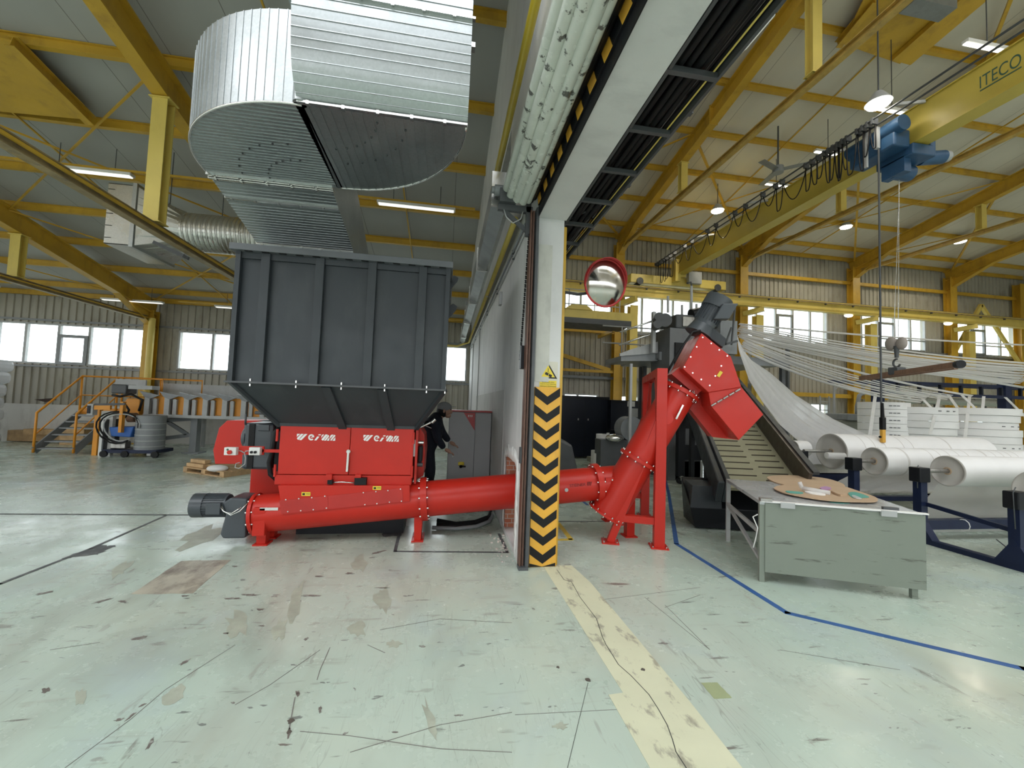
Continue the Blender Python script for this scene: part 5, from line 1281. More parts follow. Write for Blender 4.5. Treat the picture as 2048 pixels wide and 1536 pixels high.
MB().beam((RX+.04, 4.6, .50), (RX+.04, 3.66, .40), .03, .05).build('tie_bar', NAVY, us)
for P_ in ([(RX-.06, 4.57, 1.0), (RX-.08, 4.57, .96), (RX-.08, 4.57, .7)], [(RX-.06, 3.63, .9), (RX-.1, 3.63, .84), (RX-.08, 3.63, .45)], [(RX+.3, 3.8, .05), (RX+.1, 3.9, .25)]): MB().path(P_, .006, 6).build('release_lever', DKST, us)
MB().path([(RX-.06, 4.6, .14), (RX-.02, 4.52, .1), (RX+.06, 4.54, .08), (RX+.05, 4.66, .1), (RX-.04, 4.68, .14)], .008, 6, True).build('cable_loop', LETW, us)
MB().path([(RX+.62, 4.55+.07*math.cos(q), .22+.075*math.sin(q)) for q in [k*PI/5 for k in range(10)]], .006, 6, True).build('cable_tie', LETW, us)
def froll(x0, x1, y, z, r, label, core=.05, bands=(), cone=None, taper=0, shaft=True):
    t = thing('fabric_roll', label, 'roll', (x0, y, z)); 
    MB().cyl((x0, y, z), (x1, y, z), r, 44, caps=True).build('wound_fabric', ROLLM, t)
    m = MB(); n = 44
    ri = [r*.995, r*.93, r*.92, r*.6, core]; dx = [0, -.012, -.004, -.006, -.003]; rows = [[(x0-.001+d, y+q*math.cos(2*PI*k/n), z+q*math.sin(2*PI*k/n)) for k in range(n+1)] for q, d in zip(ri, dx)]
    m.sheet(rows); m.build('roll_end', ROLLE, t)
    MB().tube((x0-.10 if core > .06 else x0-.01, y, z), (x0+.05, y, z), core, core*.7).build('core', CARD, t)
    if shaft: MB().cyl((RX+.02, y, z), (RX+3.85, y, z), .028, 16).build('shaft', STEEL, t)
    if bands:
        for b in bands: MB().cyl((b, y, z), (b+.012, y, z), r+.0015, 44, caps=False).build('slit_line', ROLLE, t)
    return t
froll(6.70, 9.7, 4.60, .925, .205, 'white fabric roll on the post beside the table, smooth with a bare shaft')
froll(6.62, 9.6, 5.50, .93, .215, 'white fabric roll with many slit lines behind the smooth one', .055, [6.98+.0, 7.0, 7.45, 7.62, 7.8, 7.98, 8.16, 8.5, 8.52, 8.7, 8.86, 9.0, 9.15])
froll(6.83, 10.05, 6.42, .98, .315, 'largest white fabric roll, furthest back on the stand', .05, [7.2, 7.4, 7.62, 8.0, 8.2, 9.0, 9.02])
froll(6.68, 9.6, 3.70, .82, .26, 'white fabric roll cut off by the right edge of the picture')
froll(6.55, 6.83, 6.95, .97, .15, 'small fabric roll left of the largest roll', .03, shaft=False)
o = MB().cyl((6.50, 6.20, .93), (6.80, 6.15, .93), .055, 16).build('ribbon_roll', FILM); tag(o, 'narrow ribbon roll on the shaft beside the largest roll', 'roll')
# fabric hanging from the rolls to the floor
def drape(rows, name, label, mat=FILM):
    o = MB().sheet(rows).build(name, mat, None, recalc=False); return tag(o, label, 'fabric')
rows = []
for i in range(11):
    t_ = i/10; row = []
    for k in range(30):
        x = 6.75+2.9*k/29; y = 4.72+.75*t_**1.6+.03*math.sin(k*.9+t_*3)*t_; z = .80-(.78)*math.sin(t_*PI/2)+.015*math.sin(k*1.7)*t_
        row.append((x-.18*math.sin(t_*PI)*(1-k/29), y, max(.012, z)))
    rows.append(row)
drape(rows, 'draped_fabric', 'white fabric web falling from the smooth roll down to the floor')
rows = []
for i in range(11):
    t_ = i/10; rows.append([(6.5+3.1*k/29+.1*t_, 5.65+1.5*t_+.03*math.sin(k*.8+i), .74-.62*math.sin(t_*PI/2)+.012*math.sin(k*1.9)) for k in range(30)])
drape(rows, 'draped_fabric', 'white slit fabric web passing under the rolls towards the back')
rows = []
for i in range(8):
    t_ = i/7; rows.append([(6.35+3.4*k/29, 4.9+1.2*t_, .012+.05*abs(math.sin(k*.55+t_*2))*math.sin(t_*PI)+.008) for k in range(30)])
drape(rows, 'draped_fabric', 'crumpled white fabric spread on the floor below the rolls')
# blue low machine behind the table end with slanted white stripes
lm = thing('winder_bed', 'low navy and cream machine bed behind the first roll stand', 'machine', (6.9, 7.4, 0))
MB().box(6.3, 10.4, 7.5, 8.6, .62, .74).box(6.3, 10.4, 7.5, 8.6, .18, .40).build('navy_beams', NAVY, lm); MB().box(6.3, 10.4, 7.55, 8.6, .42, .60).build('cream_panel', paint('cream_panel_paint', (.60, .59, .50), .5), lm)
for k in range(4): MB().prism([(6.55+k*.14, 7.48, .2), (6.62+k*.14, 7.48, .2), (6.86+k*.14, 7.48, .62), (6.79+k*.14, 7.48, .62)], (0, .01, 0)).build('white_stripe', LETW, lm)

# tall stacks of perforated / flanged white packs behind (spools with white discs)
for i, (px0, px1, py0, y, lb) in enumerate(((1770, 1840, 803, 9.3, 'white perforated fabric stack left, under the spreader bar'), (1832, 1926, 813, 9.0, 'white layered fabric stack between the two others'),
                                        (1952, 2048, 815, 8.8, 'white layered fabric stack at the right edge'))):
    a, b = onY(px0, py0, y), onY(px1, py0, y); c = V(((a.x+b.x)/2, y+.5, 0)); r = (b.x-a.x)/2
    t = thing('fabric_stack', lb, 'stack', c); nl = 9; zt = a.z
    random.seed(i+3)
    for k in range(nl):
        z0, z1 = .3+(zt-.3)*k/nl, .3+(zt-.3)*(k+1)/nl-.008; rr_ = r*(1 if i == 0 else random.uniform(.93, 1.02))
        MB().cyl((c.x, c.y, z0), (c.x, c.y, z1), rr_, 40).build('layer', ROLLM, t)
    MB().box(c.x-r*.8, c.x+r*.8, c.y-r*.6, c.y+r*.6, 0, .3).build('pallet_base', NAVY, t)
    m = MB()
    for k in range(2, 9):
        for q in ((-2.25, -2.1, -1.95) if i == 0 else (-2.0, -1.75, -1.5)):
            if i == 1 and k != 8: continue
            if i == 2 and k % 3: continue
            p = V((c.x+(r*1.003)*math.cos(q), c.y+(r*1.003)*math.sin(q), .3+(zt-.3)*(k+.4)/nl)); tg = V((-math.sin(q), math.cos(q), 0)); m.obox(p, tg, V((math.cos(q), math.sin(q), 0)), (0, 0, 1), .06, .012, .022)
    if m.v: m.build('finger_holes', DKST, t)
# navy gantry frame behind the packs
gf = thing('creel_frame', 'navy steel frame with round posts behind the white stacks', 'frame', (12, 9.5, 0))
p0, p1 = onY(1755, 765, 9.8), onY(2010, 755, 9.8)
for px_ in (1755, 2008):
    p = onY(px_, 765, 9.8); MB().box(p.x-.11, p.x+.11, 9.7, 9.9, 0, 2.75 if px_ < 1800 else 2.95).build('frame_post', NAVY, gf)
z1_, z2_ = 2.62, 2.30
for z, y in ((z1_, 9.8), (z2_, 9.6), (z1_+.08, 11.2)): MB().beam((p0.x-.1, y, z), (p0.x+8, y, z+.08), .08, .09).build('frame_rail', NAVY, gf)
for k in range(9): MB().box(p0.x+.5+k*.72, p0.x+.56+k*.72, 9.65, 9.72, 2.3, 2.62).build('guide_pin', DNAVY, gf)
for k in range(7):
    x = p0.x+.6+k*.75; t = thing('hanging_strap', '%s of the seven white straps hanging below the navy frame' % ('leftmost', 'second from the left', 'third from the left', 'middle one', 'third from the right', 'second from the right', 'rightmost')[k], 'strap', (x, 9.4, 2.3), 'white straps hanging below the navy frame')
    m = MB(); d_ = .25*(-1)**k; m.prism([(x, 9.3, 2.32), (x+.10, 9.3, 2.32), (x+.10+d_*1.6, 9.1, 1.75), (x+d_*1.6, 9.1, 1.75)], (0, .012, 0)); m.build('strap_web', FILM, t)
# long strap in front
for (a, b, lb) in (((1752, 800), (1738, 885), 'long white strap hanging left of the pendant control'), ((1940, 790), (1930, 880), 'long white strap hanging between the right hand stacks'), ((1880, 792), (1860, 870), 'slanted white strap in front of the middle stack'), ((1897, 790), (1915, 815), 'short white strap slanting right over the middle stack')):
    p, q = onY(*a, 9.52), onY(*b, 9.5) if 0 else onY(*b, 8.3); p.z = max(p.z, 2.3); t = thing('long_strap', lb, 'strap', p); m = MB(); m.prism([p-V((.05, 0, 0)), p+V((.05, 0, 0)), q+V((.05, 0, 0)), q-V((.05, 0, 0))], (0, .01, 0)); m.build('strap_web', FILM, t)
# silver pipe with elbow behind
sp = thing('metal_pipe', 'shiny insulated metal pipe running behind the navy frame', 'pipe', (12, 11.5, 2.3))
a, b = onY(1838, 800, 11.5), onY(2000, 806, 11.5); MB().cyl(a, b, .14, 18).path([a, a+V((-.4, 0, -.05)), a+V((-.6, 0, .25))], .12, 14).build('pipe_run', GALVS, sp)
for k in (.2, .8): c = a+(b-a)*k; MB().box(c.x-.04, c.x+.04, c.y-.04, c.y+.04, 0, c.z-.1).build('pipe_stand', DKST, sp)

# ================================================================== white web strips fanning from the machine to the right
wb = [((1478, 648), (2048, 690), .25, 9.5, 9.5, .0), ((1478, 655), (2048, 742), .55, 9.6, 8.6, .9), ((1480, 664), (2048, 752), .75, 9.6, 8.6, .9), ((1482, 668), (2048, 762), .6, 9.4, 8.5, .35),
      ((1484, 672), (2048, 775), .14, 9.2, 8.3, .12), ((1484, 676), (1945, 792), .6, 9.1, 8.9, .10), ((1486, 684), (1900, 795), .7, 9.0, 8.9, .30), ((1486, 690), (1850, 798), .85, 9.0, 9.0, .5), ((1488, 700), (1830, 792), 1.3, 8.9, 9.2, .10)]
for i, (a, b, sag, ya, yb, wd) in enumerate(wb):
    lbs = ['highest thin white line crossing the right windows', 'broad white web, topmost of the fan of fabric strips', 'broad white web just below the topmost one', 'white web under the spreader bar', 'narrow white strip below the spreader bar at the right edge',
           'narrow white strip sloping to the navy frame', 'middle white web sloping down to the navy frame', 'broad lower white web sloping to the navy frame', 'lowest narrow white strip of the fan']
    t = thing('fabric_strip', lbs[i], 'fabric strip', onY(*a, ya)); pa, pb = onY(*a, ya), onY(*b, yb)
    w0 = .05 if wd < .2 else .22
    n = 24; rows = []
    for k in range(n+1):
        u = k/n; c = pa+(pb-pa)*u; c.z -= sag*.6*4*u*(1-u)*.35; ww = w0+(max(wd, .06)*.55-w0)*u if wd > .2 else (.05 if wd > .01 else .045)
        rows.append([c+V((0, ww*.9*(q/5-.5), -ww*.8*(q/5-.5))) for q in range(6)])
    nr = 1 if wd < .2 else (7 if wd > .8 else 5)
    for r_ in range(nr):
        lo_, hi_ = (0, 5) if nr == 1 else (5*r_/nr+.06, 5*(r_+.62+.3*((r_*7+i) % 3)/2)/nr)
        rr = []
        for k, row in enumerate(rows):
            A_, B_ = V(row[0]), V(row[5]); sg = V((0, 0, -.05*math.sin(PI*k/n)*((r_*5+i) % 4)/3)) if nr > 1 else V((0, 0, 0))
            rr.append([A_+(B_-A_)*(lo_+(hi_-lo_)*q/3)/5+sg for q in range(4)])
        MB().sheet(rr).build('ribbon', VEIL if nr == 1 else FILM, t, recalc=False, solid=.003)
    if wd > 90:
        for s_ in (-.4, .45):
            m = MB(); m.path([V(r[0])*(.5-s_)+V(r[5])*(.5+s_)+V((0, -.01, .012)) for r in rows], .008, 5); m.build('strip_edge', LETW, t)
# big veil falling from the machine down to the small roll
top = [onY(1470, 655, 8.9), onY(1500, 690, 8.9)]
vl = [(1472, 662, 1478, 690, 9.0), (1478, 700, 1500, 720, 8.8), (1500, 760, 1535, 745, 8.5), (1528, 805, 1585, 790, 8.1), (1560, 850, 1660, 838, 7.6), (1600, 885, 1730, 870, 7.2), (1625, 935, 1760, 890, 7.1)]
rows = []
def lerp(a, b, t): return a+(b-a)*t
sm_ = []
for i in range(len(vl)-1):
    for k in range(4): t_ = k/4; sm_.append([lerp(vl[i][j], vl[i+1][j], t_) for j in range(5)])
sm_.append(list(vl[-1]))
for q in sm_:
    a, b = onY(q[0], q[1], q[4]), onY(q[2], q[3], q[4]+.35)
    rows.append([a+(b-a)*(k/20)+V((.012*math.sin(k*2.3), .11*math.sin(k*1.45)*min(1, len(rows)/10), .02*math.sin(k*1.1))) for k in range(21)])
o = MB().sheet(rows).build('fabric_veil', VEIL, None, recalc=False); tag(o, 'wide gathered white fabric sweeping down from the machine to the rolls', 'fabric')

# ================================================================== machine on the mezzanine, platform, stairs rails
mz = thing('raised_platform', 'grey steel platform with handrails around the machine top', 'platform', (6, 9.8, 0))
a, b = onY(1305, 700, 9.6), onY(1556, 690, 9.6)
pz = 2.98
r0 = onY(1240, 718, 9.4)
MB().prism([onY(*q, 9.4) for q in ((1240, 707), (1264, 698), (1316, 683), (1316, 706), (1240, 712))], (0, .05, 0)).build('stair_flight', GRY, mz)
MB().prism([onY(*q, 9.45) for q in ((1242, 712), (1316, 704), (1316, 722), (1242, 722))], (0, 1.0, 0)).build('landing', GRYM, mz)
MB().box(onY(1262, 750, 9.4).x-.03, onY(1262, 750, 9.4).x+.03, 9.38, 9.44, 0, r0.z-.1).build('thin_post', GRY, mz)
MB().box(a.x, b.x, 9.3, 11.5, pz-.12, pz).build('deck', GRYM, mz); MB().beam((a.x, 9.28, pz-.06), (b.x, 9.28, pz-.06), .05, .2).build('deck_edge', GRYM, mz)
for x in (a.x+.6, b.x-.1):
    for y in (11.2, 11.4) if x < b.x-.5 else (9.35, 11.4): MB().box(x-.05, x+.05, y-.05, y+.05, 0, pz-.12).build('deck_post', DKST, mz)
for z in (.55, 1.05): MB().path([(a.x-.6, 11.45, pz+z), (b.x, 11.45, pz+z)], .022, 8).build('hand_rail', GRY, mz)
for x in (a.x, a.x+1.2, b.x-2.2, b.x-1.1, b.x): MB().path([(x, 11.45, pz), (x, 11.45, pz+1.05)], .022, 8).build('rail_post', GRY, mz)
for (q0, q1) in (((1240, 664), (1308, 641)), ((1238, 690), (1308, 666))):
    p, r_ = onY(*q0, 9.3), onY(*q1, 9.3); MB().path([p, r_, r_+V((.1, 0, 0))], .022, 8).build('stair_rail', CHR, mz)
MB().box(onY(1306, 655, 9.2).x, onY(1312, 655, 9.2).x, 9.2, 9.3, pz, pz+1.0).build('gate_post', GRY, mz)
for px_ in (1575, ):
    p = onY(px_, 690, 10.5); q = onY(1556, 640, 10.5); MB().box(p.x-.03, p.x+.03, 10.45, 10.55, 0, 3.9).build('tall_post', DKST, mz)
mx = thing('web_machine', 'dark machine with rollers on the platform behind the red screw head', 'machine', (6, 9, 0))
a, b = onY(1340, 655, 8.9), onY(1405, 655, 8.9)
MB().box(a.x, b.x, 8.9, 9.8, 0, a.z).build('housing', paint('dull_machine_grey', (.13, .135, .14), .4), mx, bevel=.01); MB().box(a.x+.12, b.x, 8.86, 8.95, 1.2, a.z-.35).build('dark_opening', BLK, mx)
c = onY(1352, 630, 9.0)
MB().box(c.x-.05, c.x+.55, 8.9, 9.5, a.z, a.z+.34).build('head_block', DKST, mx, bevel=.04); MB().box(c.x+.1, c.x+.5, 8.86, 8.92, a.z+.04, a.z+.28).build('head_cover', STEEL, mx, bevel=.02)
for (px_, py_, r_) in ((1318, 633, .10), (1316, 648, .10), (1330, 640, .16)): q = onY(px_, py_, 8.85); MB().cyl(q, q+V((.1, .3, 0)), r_, 18).build('roller_end', DKST, mx)
MB().cyl(onY(1382, 630, 9.0), onY(1400, 626, 9.0), .14, 16).build('motor', BLKP, mx, bevel=.01)
for (px_, y0, y1) in ((1336, 592, 625), (1383, 572, 620), (1364, 610, 640), (1393, 608, 640)): p, q = onY(px_, y1, 9.1), onY(px_, y0, 9.1); MB().cyl(p, q, .03, 10).build('vertical_pipe', GRY, mx)
p = onY(1383, 572, 9.1); MB().path([p, p+V((-.02, 0, .1)), p+V((-.12, 0, .06))], .02, 8).build('bent_pipe', DKST, mx)
MB().beam(onY(1470, 615, 8.6), onY(1463, 690, 8.6), .03, .03).beam(onY(1463, 655, 8.6), onY(1450, 690, 8.6), .03, .03).beam(onY(1445, 690, 8.6), onY(1475, 682, 8.6), .03, .05).build('guide_arm', DKST, mx)
MB().box(onY(1441, 650, 8.8).x, onY(1452, 650, 8.8).x+.3, 8.8, 9.4, 3.0, onY(1445, 640, 8.8).z).build('right_housing', GRYM, mx)
# yellow maintenance platform below the mirror
yp = thing('maintenance_platform', 'yellow edged overhead maintenance platform below the round mirror', 'platform', onY(1190, 640, 12.5))
a, b = onY(1100, 641, 12.3), onY(1262, 652, 12.3)
zt_ = onY(1262, 633, 12.3).z; zb2 = onY(1262, 652, 12.3).z
MB().box(a.x, b.x, 12.3, 13.3, zt_-.16, zt_+.1).build('platform_edge', YEL2, yp); MB().box(a.x, b.x, 12.28, 13.3, zb2-.02, zt_-.16).build('platform_underside', DKST, yp)
MB().prism([(a.x, 12.25, zt_+.1), (b.x-1.3, 12.25, zt_+.1), (b.x-1.5, 12.25, zt_+.24), (b.x-2.0, 12.25, zt_+.24), (b.x-2.2, 12.25, zt_+.1)], (0, .05, 0)).build('edge_plate', YEL2, yp)
MB().beam((b.x-.2, 13.2, zb2), (b.x-.2, 14.6, zb2), .08, .12).beam((a.x+.5, 13.2, zb2), (a.x+.5, 14.6, zb2), .08, .12).build('wall_arm', YEL, yp)
for z in (.5, 1.0): MB().path([(a.x, 13.2, zt_+z), (b.x, 13.2, zt_+z)], .018, 6).build('hand_rail', GRY, yp)
for x in (b.x, b.x-.9, b.x-1.8, b.x-2.7): MB().path([(x, 13.2, zt_), (x, 13.2, zt_+1.0)], .018, 6).build('rail_post', GRY, yp)
# dark blue cabinets behind, roll pallet, white rolls
for (x0, x1, y, z, lb) in ((1122, 1220, 12.6, 1.97, 'long dark blue cabinet wall behind the white rolls'), (1223, 1282, 12.3, 1.88, 'lower dark blue cabinet right of the long one')):
    a, b = onY(x0, 790, y), onY(x1, 790, y); t = thing('dark_cabinet', lb, 'cabinet', (a.x, y, 0)); MB().box(a.x, b.x, y, y+1.0, .05, z).build('cabinet_body', DNAVY, t, bevel=.02)
    MB().box(a.x+.03, b.x-.03, y-.01, y, z-.10, z-.02).build('top_band', BLKP, t)
    m = MB(); m.box((a.x+b.x)/2-.004, (a.x+b.x)/2+.004, y-.006, y, .1, z-.1); m.build('door_gap', BLK, t)
    for q in (.35, .55): MB().box(a.x+(b.x-a.x)*q, a.x+(b.x-a.x)*q+.03, y-.02, y, 1.2, 1.26).build('latch', STEEL, t)
for (x0, y0, x1, y1, yy, lb) in ((1255, 803, 1270, 813, 12.28, 'small white paper sheet stuck on the lower dark cabinet'), (1258, 817, 1276, 834, 12.28, 'grey notice hanging below the white paper sheet')):
    a, b = onY(x0, y1, yy), onY(x1, y0, yy); o = MB().box(a.x, b.x, yy, yy+.02, a.z, b.z).build('paper_sheet', LETW if y0 < 810 else GRY); tag(o, lb, 'paper')
o = MB().box(4.3, 6.8, 11.7, 12.1, .0, .14).build('low_plinth', paint('olive_plinth', (.30, .29, .22), .6)); tag(o, 'low olive grey plinth on the floor in front of the dark cabinets', 'plinth')
wh = [(1205, 862, 3), (1226, 862, 2), (1244, 862, 2)]
base = onZ(1205, 942)
i = 0
for (cx_, y_, lv, lb) in ((1203, 10.0, 0, 'bottom left'), (1232, 10.2, 0, 'bottom middle'), (1255, 10.5, 0, 'bottom right'), (1198, 10.6, 0, 'bottom back left'), (1208, 10.15, 1, 'upper left'), (1228, 10.6, 1, 'upper middle'), (1241, 10.3, 1, 'upper right')):
    c = onY(cx_, 900, y_); t = thing('wrapped_roll', 'cream wrapped paper roll, %s of the stack beside the dark cabinets' % lb, 'roll', (c.x, y_, .47*lv)); z0 = .02+.47*lv
    MB().cyl((c.x, y_, z0), (c.x, y_, z0+.45), .21, 24).build('roll_body', ROLLM, t); MB().cyl((c.x, y_, z0+.45), (c.x, y_, z0+.455), .05, 12).build('core_hole', DKST, t)
dm_ = thing('fan_unit', 'grey rounded guard and dark motor unit behind the inclined screw', 'machine', onZ(1270, 930))
c = onY(1272, 858, 9.6); MB().cyl(c+V((-.1, 0, 0)), c+V((-.1, .4, 0)), .30, 28).build('round_guard', GRYM, dm_, bevel=.02); MB().box(c.x-.9, c.x+.4, 9.6, 10.0, .1, c.z-.28).build('base', DKST, dm_); MB().sphere((c.x-.55, 9.6, c.z-.24), .18, sc=(1.3, 1, .6)).build('motor_cover', CHR, dm_)
o = MB().box(5.3, 6.0, 8.9, 9.5, .0, .45).build('white_box', WHT, None, .01); tag(o, 'white box on the floor just right of the inclined screw', 'box')
o = MB().box(1.17, 1.30, 5.9, 6.1, .55, 1.0).build('wall_terminal', GRY, None, .01); tag(o, 'pale terminal box on the far side of the partition, right of the hazard board', 'box')
o = thing('dark_chair', 'dark wrapped heap standing behind the hazard board', 'heap', (2.7, 9.2, 0)); MB().hexa([(2.5, 9, 0), (3.05, 9, 0), (3.05, 9.6, 0), (2.5, 9.6, 0), (2.5, 9, .9), (2.85, 9, .75), (2.85, 9.5, .8), (2.5, 9.5, .95)]).build('heap_cover', DKST, o, bevel=.05)
# small grey machine with ladder, far back right
gm = thing('grey_machine', 'grey machine with two control heads behind the white veil', 'machine', onY(1685, 860, 11.5))
a, b = onY(1638, 866, 11.5), onY(1726, 842, 11.5); MB().box(a.x, b.x, 11.5, 12.5, 0, b.z).build('machine_body', paint('olive_grey_paint', (.20, .21, .18), .5), gm, bevel=.03)
MB().box(b.x-.7, b.x, 11.4, 12.2, b.z, b.z+.22).build('control_head', GRYM, gm, bevel=.03)
p = onY(1714, 842, 11.5); q = onY(1752, 786, 11.5); MB().path([p, p+V((0, 0, .45)), (p.x+.1, 11.5, q.z-.1), (p.x+.3, 11.5, q.z), q], .06, 10).build('hose', GRYM, gm)
ld = thing('ladder', 'grey steel ladder standing before the lower right windows', 'ladder', onY(1650, 840, 12.5))
p, q = onY(1640, 790, 12.5), onY(1658, 790, 12.5)
for x in (p.x, q.x): MB().box(x-.02, x+.02, 12.48, 12.52, 0, 2.3).build('ladder_rail', GRY, ld)
for k in range(7): MB().box(p.x, q.x, 12.49, 12.51, .3+k*.3, .33+k*.3).build('ladder_rung', GRY, ld)
pm_ = thing('support_pole', 'grey pole with a bracket left of the third lower column', 'pole', onY(1660, 860, 12.4)); MB().cyl((q.x+.1, 12.4, 0), (q.x+.1, 12.4, 2.95), .04, 10).build('pole_shaft', GRY, pm_); MB().cyl((q.x+.1, 12.4, 2.45), (q.x+.45, 12.4, 2.9), .02, 8).build('pole_arm', GRY, pm_)

# ================================================================== LOW BAY BACKGROUND: stairs, long machine, vacuum cart, bales
st = thing('access_stairs', 'grey tread stairs with an orange handrail leading over the long machine', 'stairs', (-9.5, 11.9, 0))
sy0, sy1 = 11.85, 12.9
XL, XR = -9.87, -9.02
T0 = onX(152, 828, XL); yt, ztop = T0.y, T0.z
yb0 = 11.85
nst = 6
for k in range(nst):
    t_ = (k+.2)/nst; y = yb0+(yt-yb0)*t_; z = ztop*(k+.9)/nst
    MB().box(XL+.02, XR-.02, y, y+.24, z-.035, z).build('tread', GRYM, st)
for x in (XL, XR): MB().beam((x, yb0, .08), (x, yt+.1, ztop), .03, .2).build('stringer', GRYM, st)
MB().box(XL, -7.0, yt+.02, yt+1.0, ztop-.05, ztop).build('platform_deck', GRYM, st)
for x in (XL+.1, -7.2): MB().box(x-.04, x+.04, yt+.9, yt+.98, 0, ztop-.05).build('platform_leg', GRY, st)
rh = onX(150, 751, XL).z-ztop
def rail(x, yturn, xe):
    zt_r = ztop+rh; m = MB()
    m.path([(x, yb0-.02, .03), (x, yb0-.02, 1.0), (x, yturn, zt_r), (xe, yturn, zt_r), (xe, yturn, ztop)], .026, 8); m.path([(x, yb0, .48), (x, yturn, zt_r-.52), (xe, yturn, zt_r-.52)], .018, 8); m.path([(x, yturn, ztop), (x, yturn, zt_r)], .026, 8)
    m.path([((x+xe)/2, yturn, ztop), ((x+xe)/2, yturn, zt_r)], .022, 8)
    m.build('handrail', ORG, st)
rail(XL, yt+.1, -7.9)
rail(XR, yt+.12, -6.9)
MB().box(XL, -7.6, yt+.14, yt+.17, ztop+.0, ztop+.17).build('toe_board', ORG, st)
# floor stand and post in front
fs = thing('control_post', 'orange and pale grey posts with a swing arm control panel beside the stairs', 'post', (-8.6, 11.5, 0))
p = onZ(187, 911); MB().box(p.x-.05, p.x+.05, p.y, p.y+.1, 0, 1.12).build('orange_post', ORG, fs); p = onZ(197, 912); MB().box(p.x-.02, p.x+.24, p.y, p.y+.1, 0, 1.10).build('grey_post', WHT, fs)
a = onY(176, 830, 11.4); b = onY(190, 808, 11.4); MB().box(a.x, b.x, 11.35, 11.5, a.z, b.z).build('control_panel', GRY, fs, bevel=.01); MB().box(a.x+.02, a.x+.08, 11.33, 11.36, a.z+.04, b.z-.04).build('panel_keys', DNAVY, fs)
MB().beam(onY(190, 809, 11.4), onY(250, 808, 11.4), .04, .05).build('swing_arm', DKST, fs)
MB().beam(onY(190, 815, 11.4), onY(222, 815, 11.4), .06, .1).box(onY(246, 815, 11.5).x, onY(252, 815, 11.5).x, 11.4, 11.5, .6, 1.35).build('orange_frame', ORG, fs)
# long machine: grey frame with orange bays
lm = thing('long_machine', 'long grey framed machine with orange bays behind the shredder', 'machine', (-6, 12.2, 0))
Y0 = 12.2
def mx_(px, py=810): return onY(px, py, Y0).x
zt0, zb0 = onY(300, 790, Y0).z, onY(300, 832, Y0).z
xs_ = [288, 328, 367, 405, 444, 482, 520, 556, 590]
for i, px_ in enumerate(xs_):
    x = mx_(px_); MB().box(x, x+.12, Y0, Y0+.08, zb0, zt0+.06).build('frame_post', GRY, lm)
    MB().prism([(x-.12, Y0-.02, zt0+.10), (x+.35, Y0-.02, zt0+.0), (x+.13, Y0-.02, zt0-.10), (x, Y0-.02, zt0-.05)], (0, .05, 0)).build('top_gusset', GRYM, lm)
    if i < len(xs_)-1:
        x2 = mx_(xs_[i+1]); MB().box(x+.12, x2, Y0+.14, Y0+.18, zb0+.04, zt0-.02).build('orange_panel', ORG, lm); MB().box(x+.17, x+.26, Y0+.06, Y0+.13, zb0+.02, zb0+.42).cyl((x+.215, Y0+.05, zb0+.42), (x+.215, Y0+.13, zb0+.42), .05, 12).build('support_arm', GRY, lm)
MB().box(mx_(288), mx_(600), Y0-.02, Y0+.3, zb0-.03, zb0+.05).build('lower_beam', GRY, lm)
MB().box(mx_(288), mx_(600), Y0+.26, Y0+.8, zb0, zt0-.02).build('inner_frame', GRYM, lm)
a = onY(316, 790, Y0+1.0); b = onY(600, 768, Y0+1.0); MB().hexa([(a.x, Y0+1.0, a.z-.1), (b.x+2, Y0+1.0, a.z-.1), (b.x+2, Y0+1.05, a.z-.1), (a.x, Y0+1.05, a.z-.1), (a.x, Y0+1.0, onY(316, 766, Y0+1).z), (b.x+2, Y0+1.0, onY(316, 766, Y0+1).z), (b.x+2, Y0+1.05, onY(316, 766, Y0+1).z), (a.x, Y0+1.05, onY(316, 766, Y0+1).z)]).build('back_guard', GRY, lm)
a, b = onY(221, 830, Y0), onY(280, 797, Y0); MB().prism([(a.x+.1, Y0, a.z+.05), (b.x, Y0, a.z+.02), (b.x, Y0, b.z), (a.x+.35, Y0, b.z)], (0, .5, 0)).build('orange_head', ORG, lm, bevel=.02)
a, b = onY(227, 787, Y0), onY(252, 769, Y0); MB().box(a.x, b.x+.08, Y0-.1, Y0+.3, a.z, b.z).build('motor_box', DKST, lm, bevel=.03)
a, b = onY(230, 770, Y0+.6), onY(292, 760, Y0+.6); MB().box(a.x, b.x, Y0+.6, Y0+.65, a.z-.1, b.z).build('guard_sheet', GRY, lm); a = onY(262, 778, Y0); MB().box(a.x, a.x+.55, Y0-.1, Y0+.2, a.z, a.z+.1).build('feed_tray', GRY, lm)
MB().cyl(onY(258, 835, 11.9), onY(272, 835, 11.9), .12, 18).build('cable_drum', RUST, lm)
for px_ in (300, 378):
    x = mx_(px_, 860); MB().box(x-.08, x+.08, Y0+.2, Y0+.4, 0, zb0).box(x-.2, x+.2, Y0+.1, Y0+.5, 0, .03).build('machine_leg', GRYM, lm)
xA, xB = mx_(300, 860), mx_(378, 860)
MB().beam((xA, Y0+.3, zb0-.14), (xB, Y0+.3, zb0-.05), .06, .1).beam((xA, Y0+.3, .35), (xB, Y0+.3, .50), .06, .1).beam(((xA+xB)/2-.3, Y0+.3, zb0-.12), (xB-.2, Y0+.3, .5), .06, .09).build('leg_bracing', GRYM, lm)
MB().path([onY(225, 790, 12.0), onY(240, 793, 11.95), onY(262, 788, 12.0), onY(285, 800, 12.0), onY(278, 822, 12.0)], .03, 8).path([onY(250, 808, 11.8), onY(258, 820, 11.8), onY(252, 836, 11.8)], .025, 8).build('machine_cables', BLK, lm)
MB().cyl(onY(303, 875, 11.7), V((onY(303, 875, 11.7).x, 11.7, .02)), .07, 12).build('white_tube', WHT, lm)
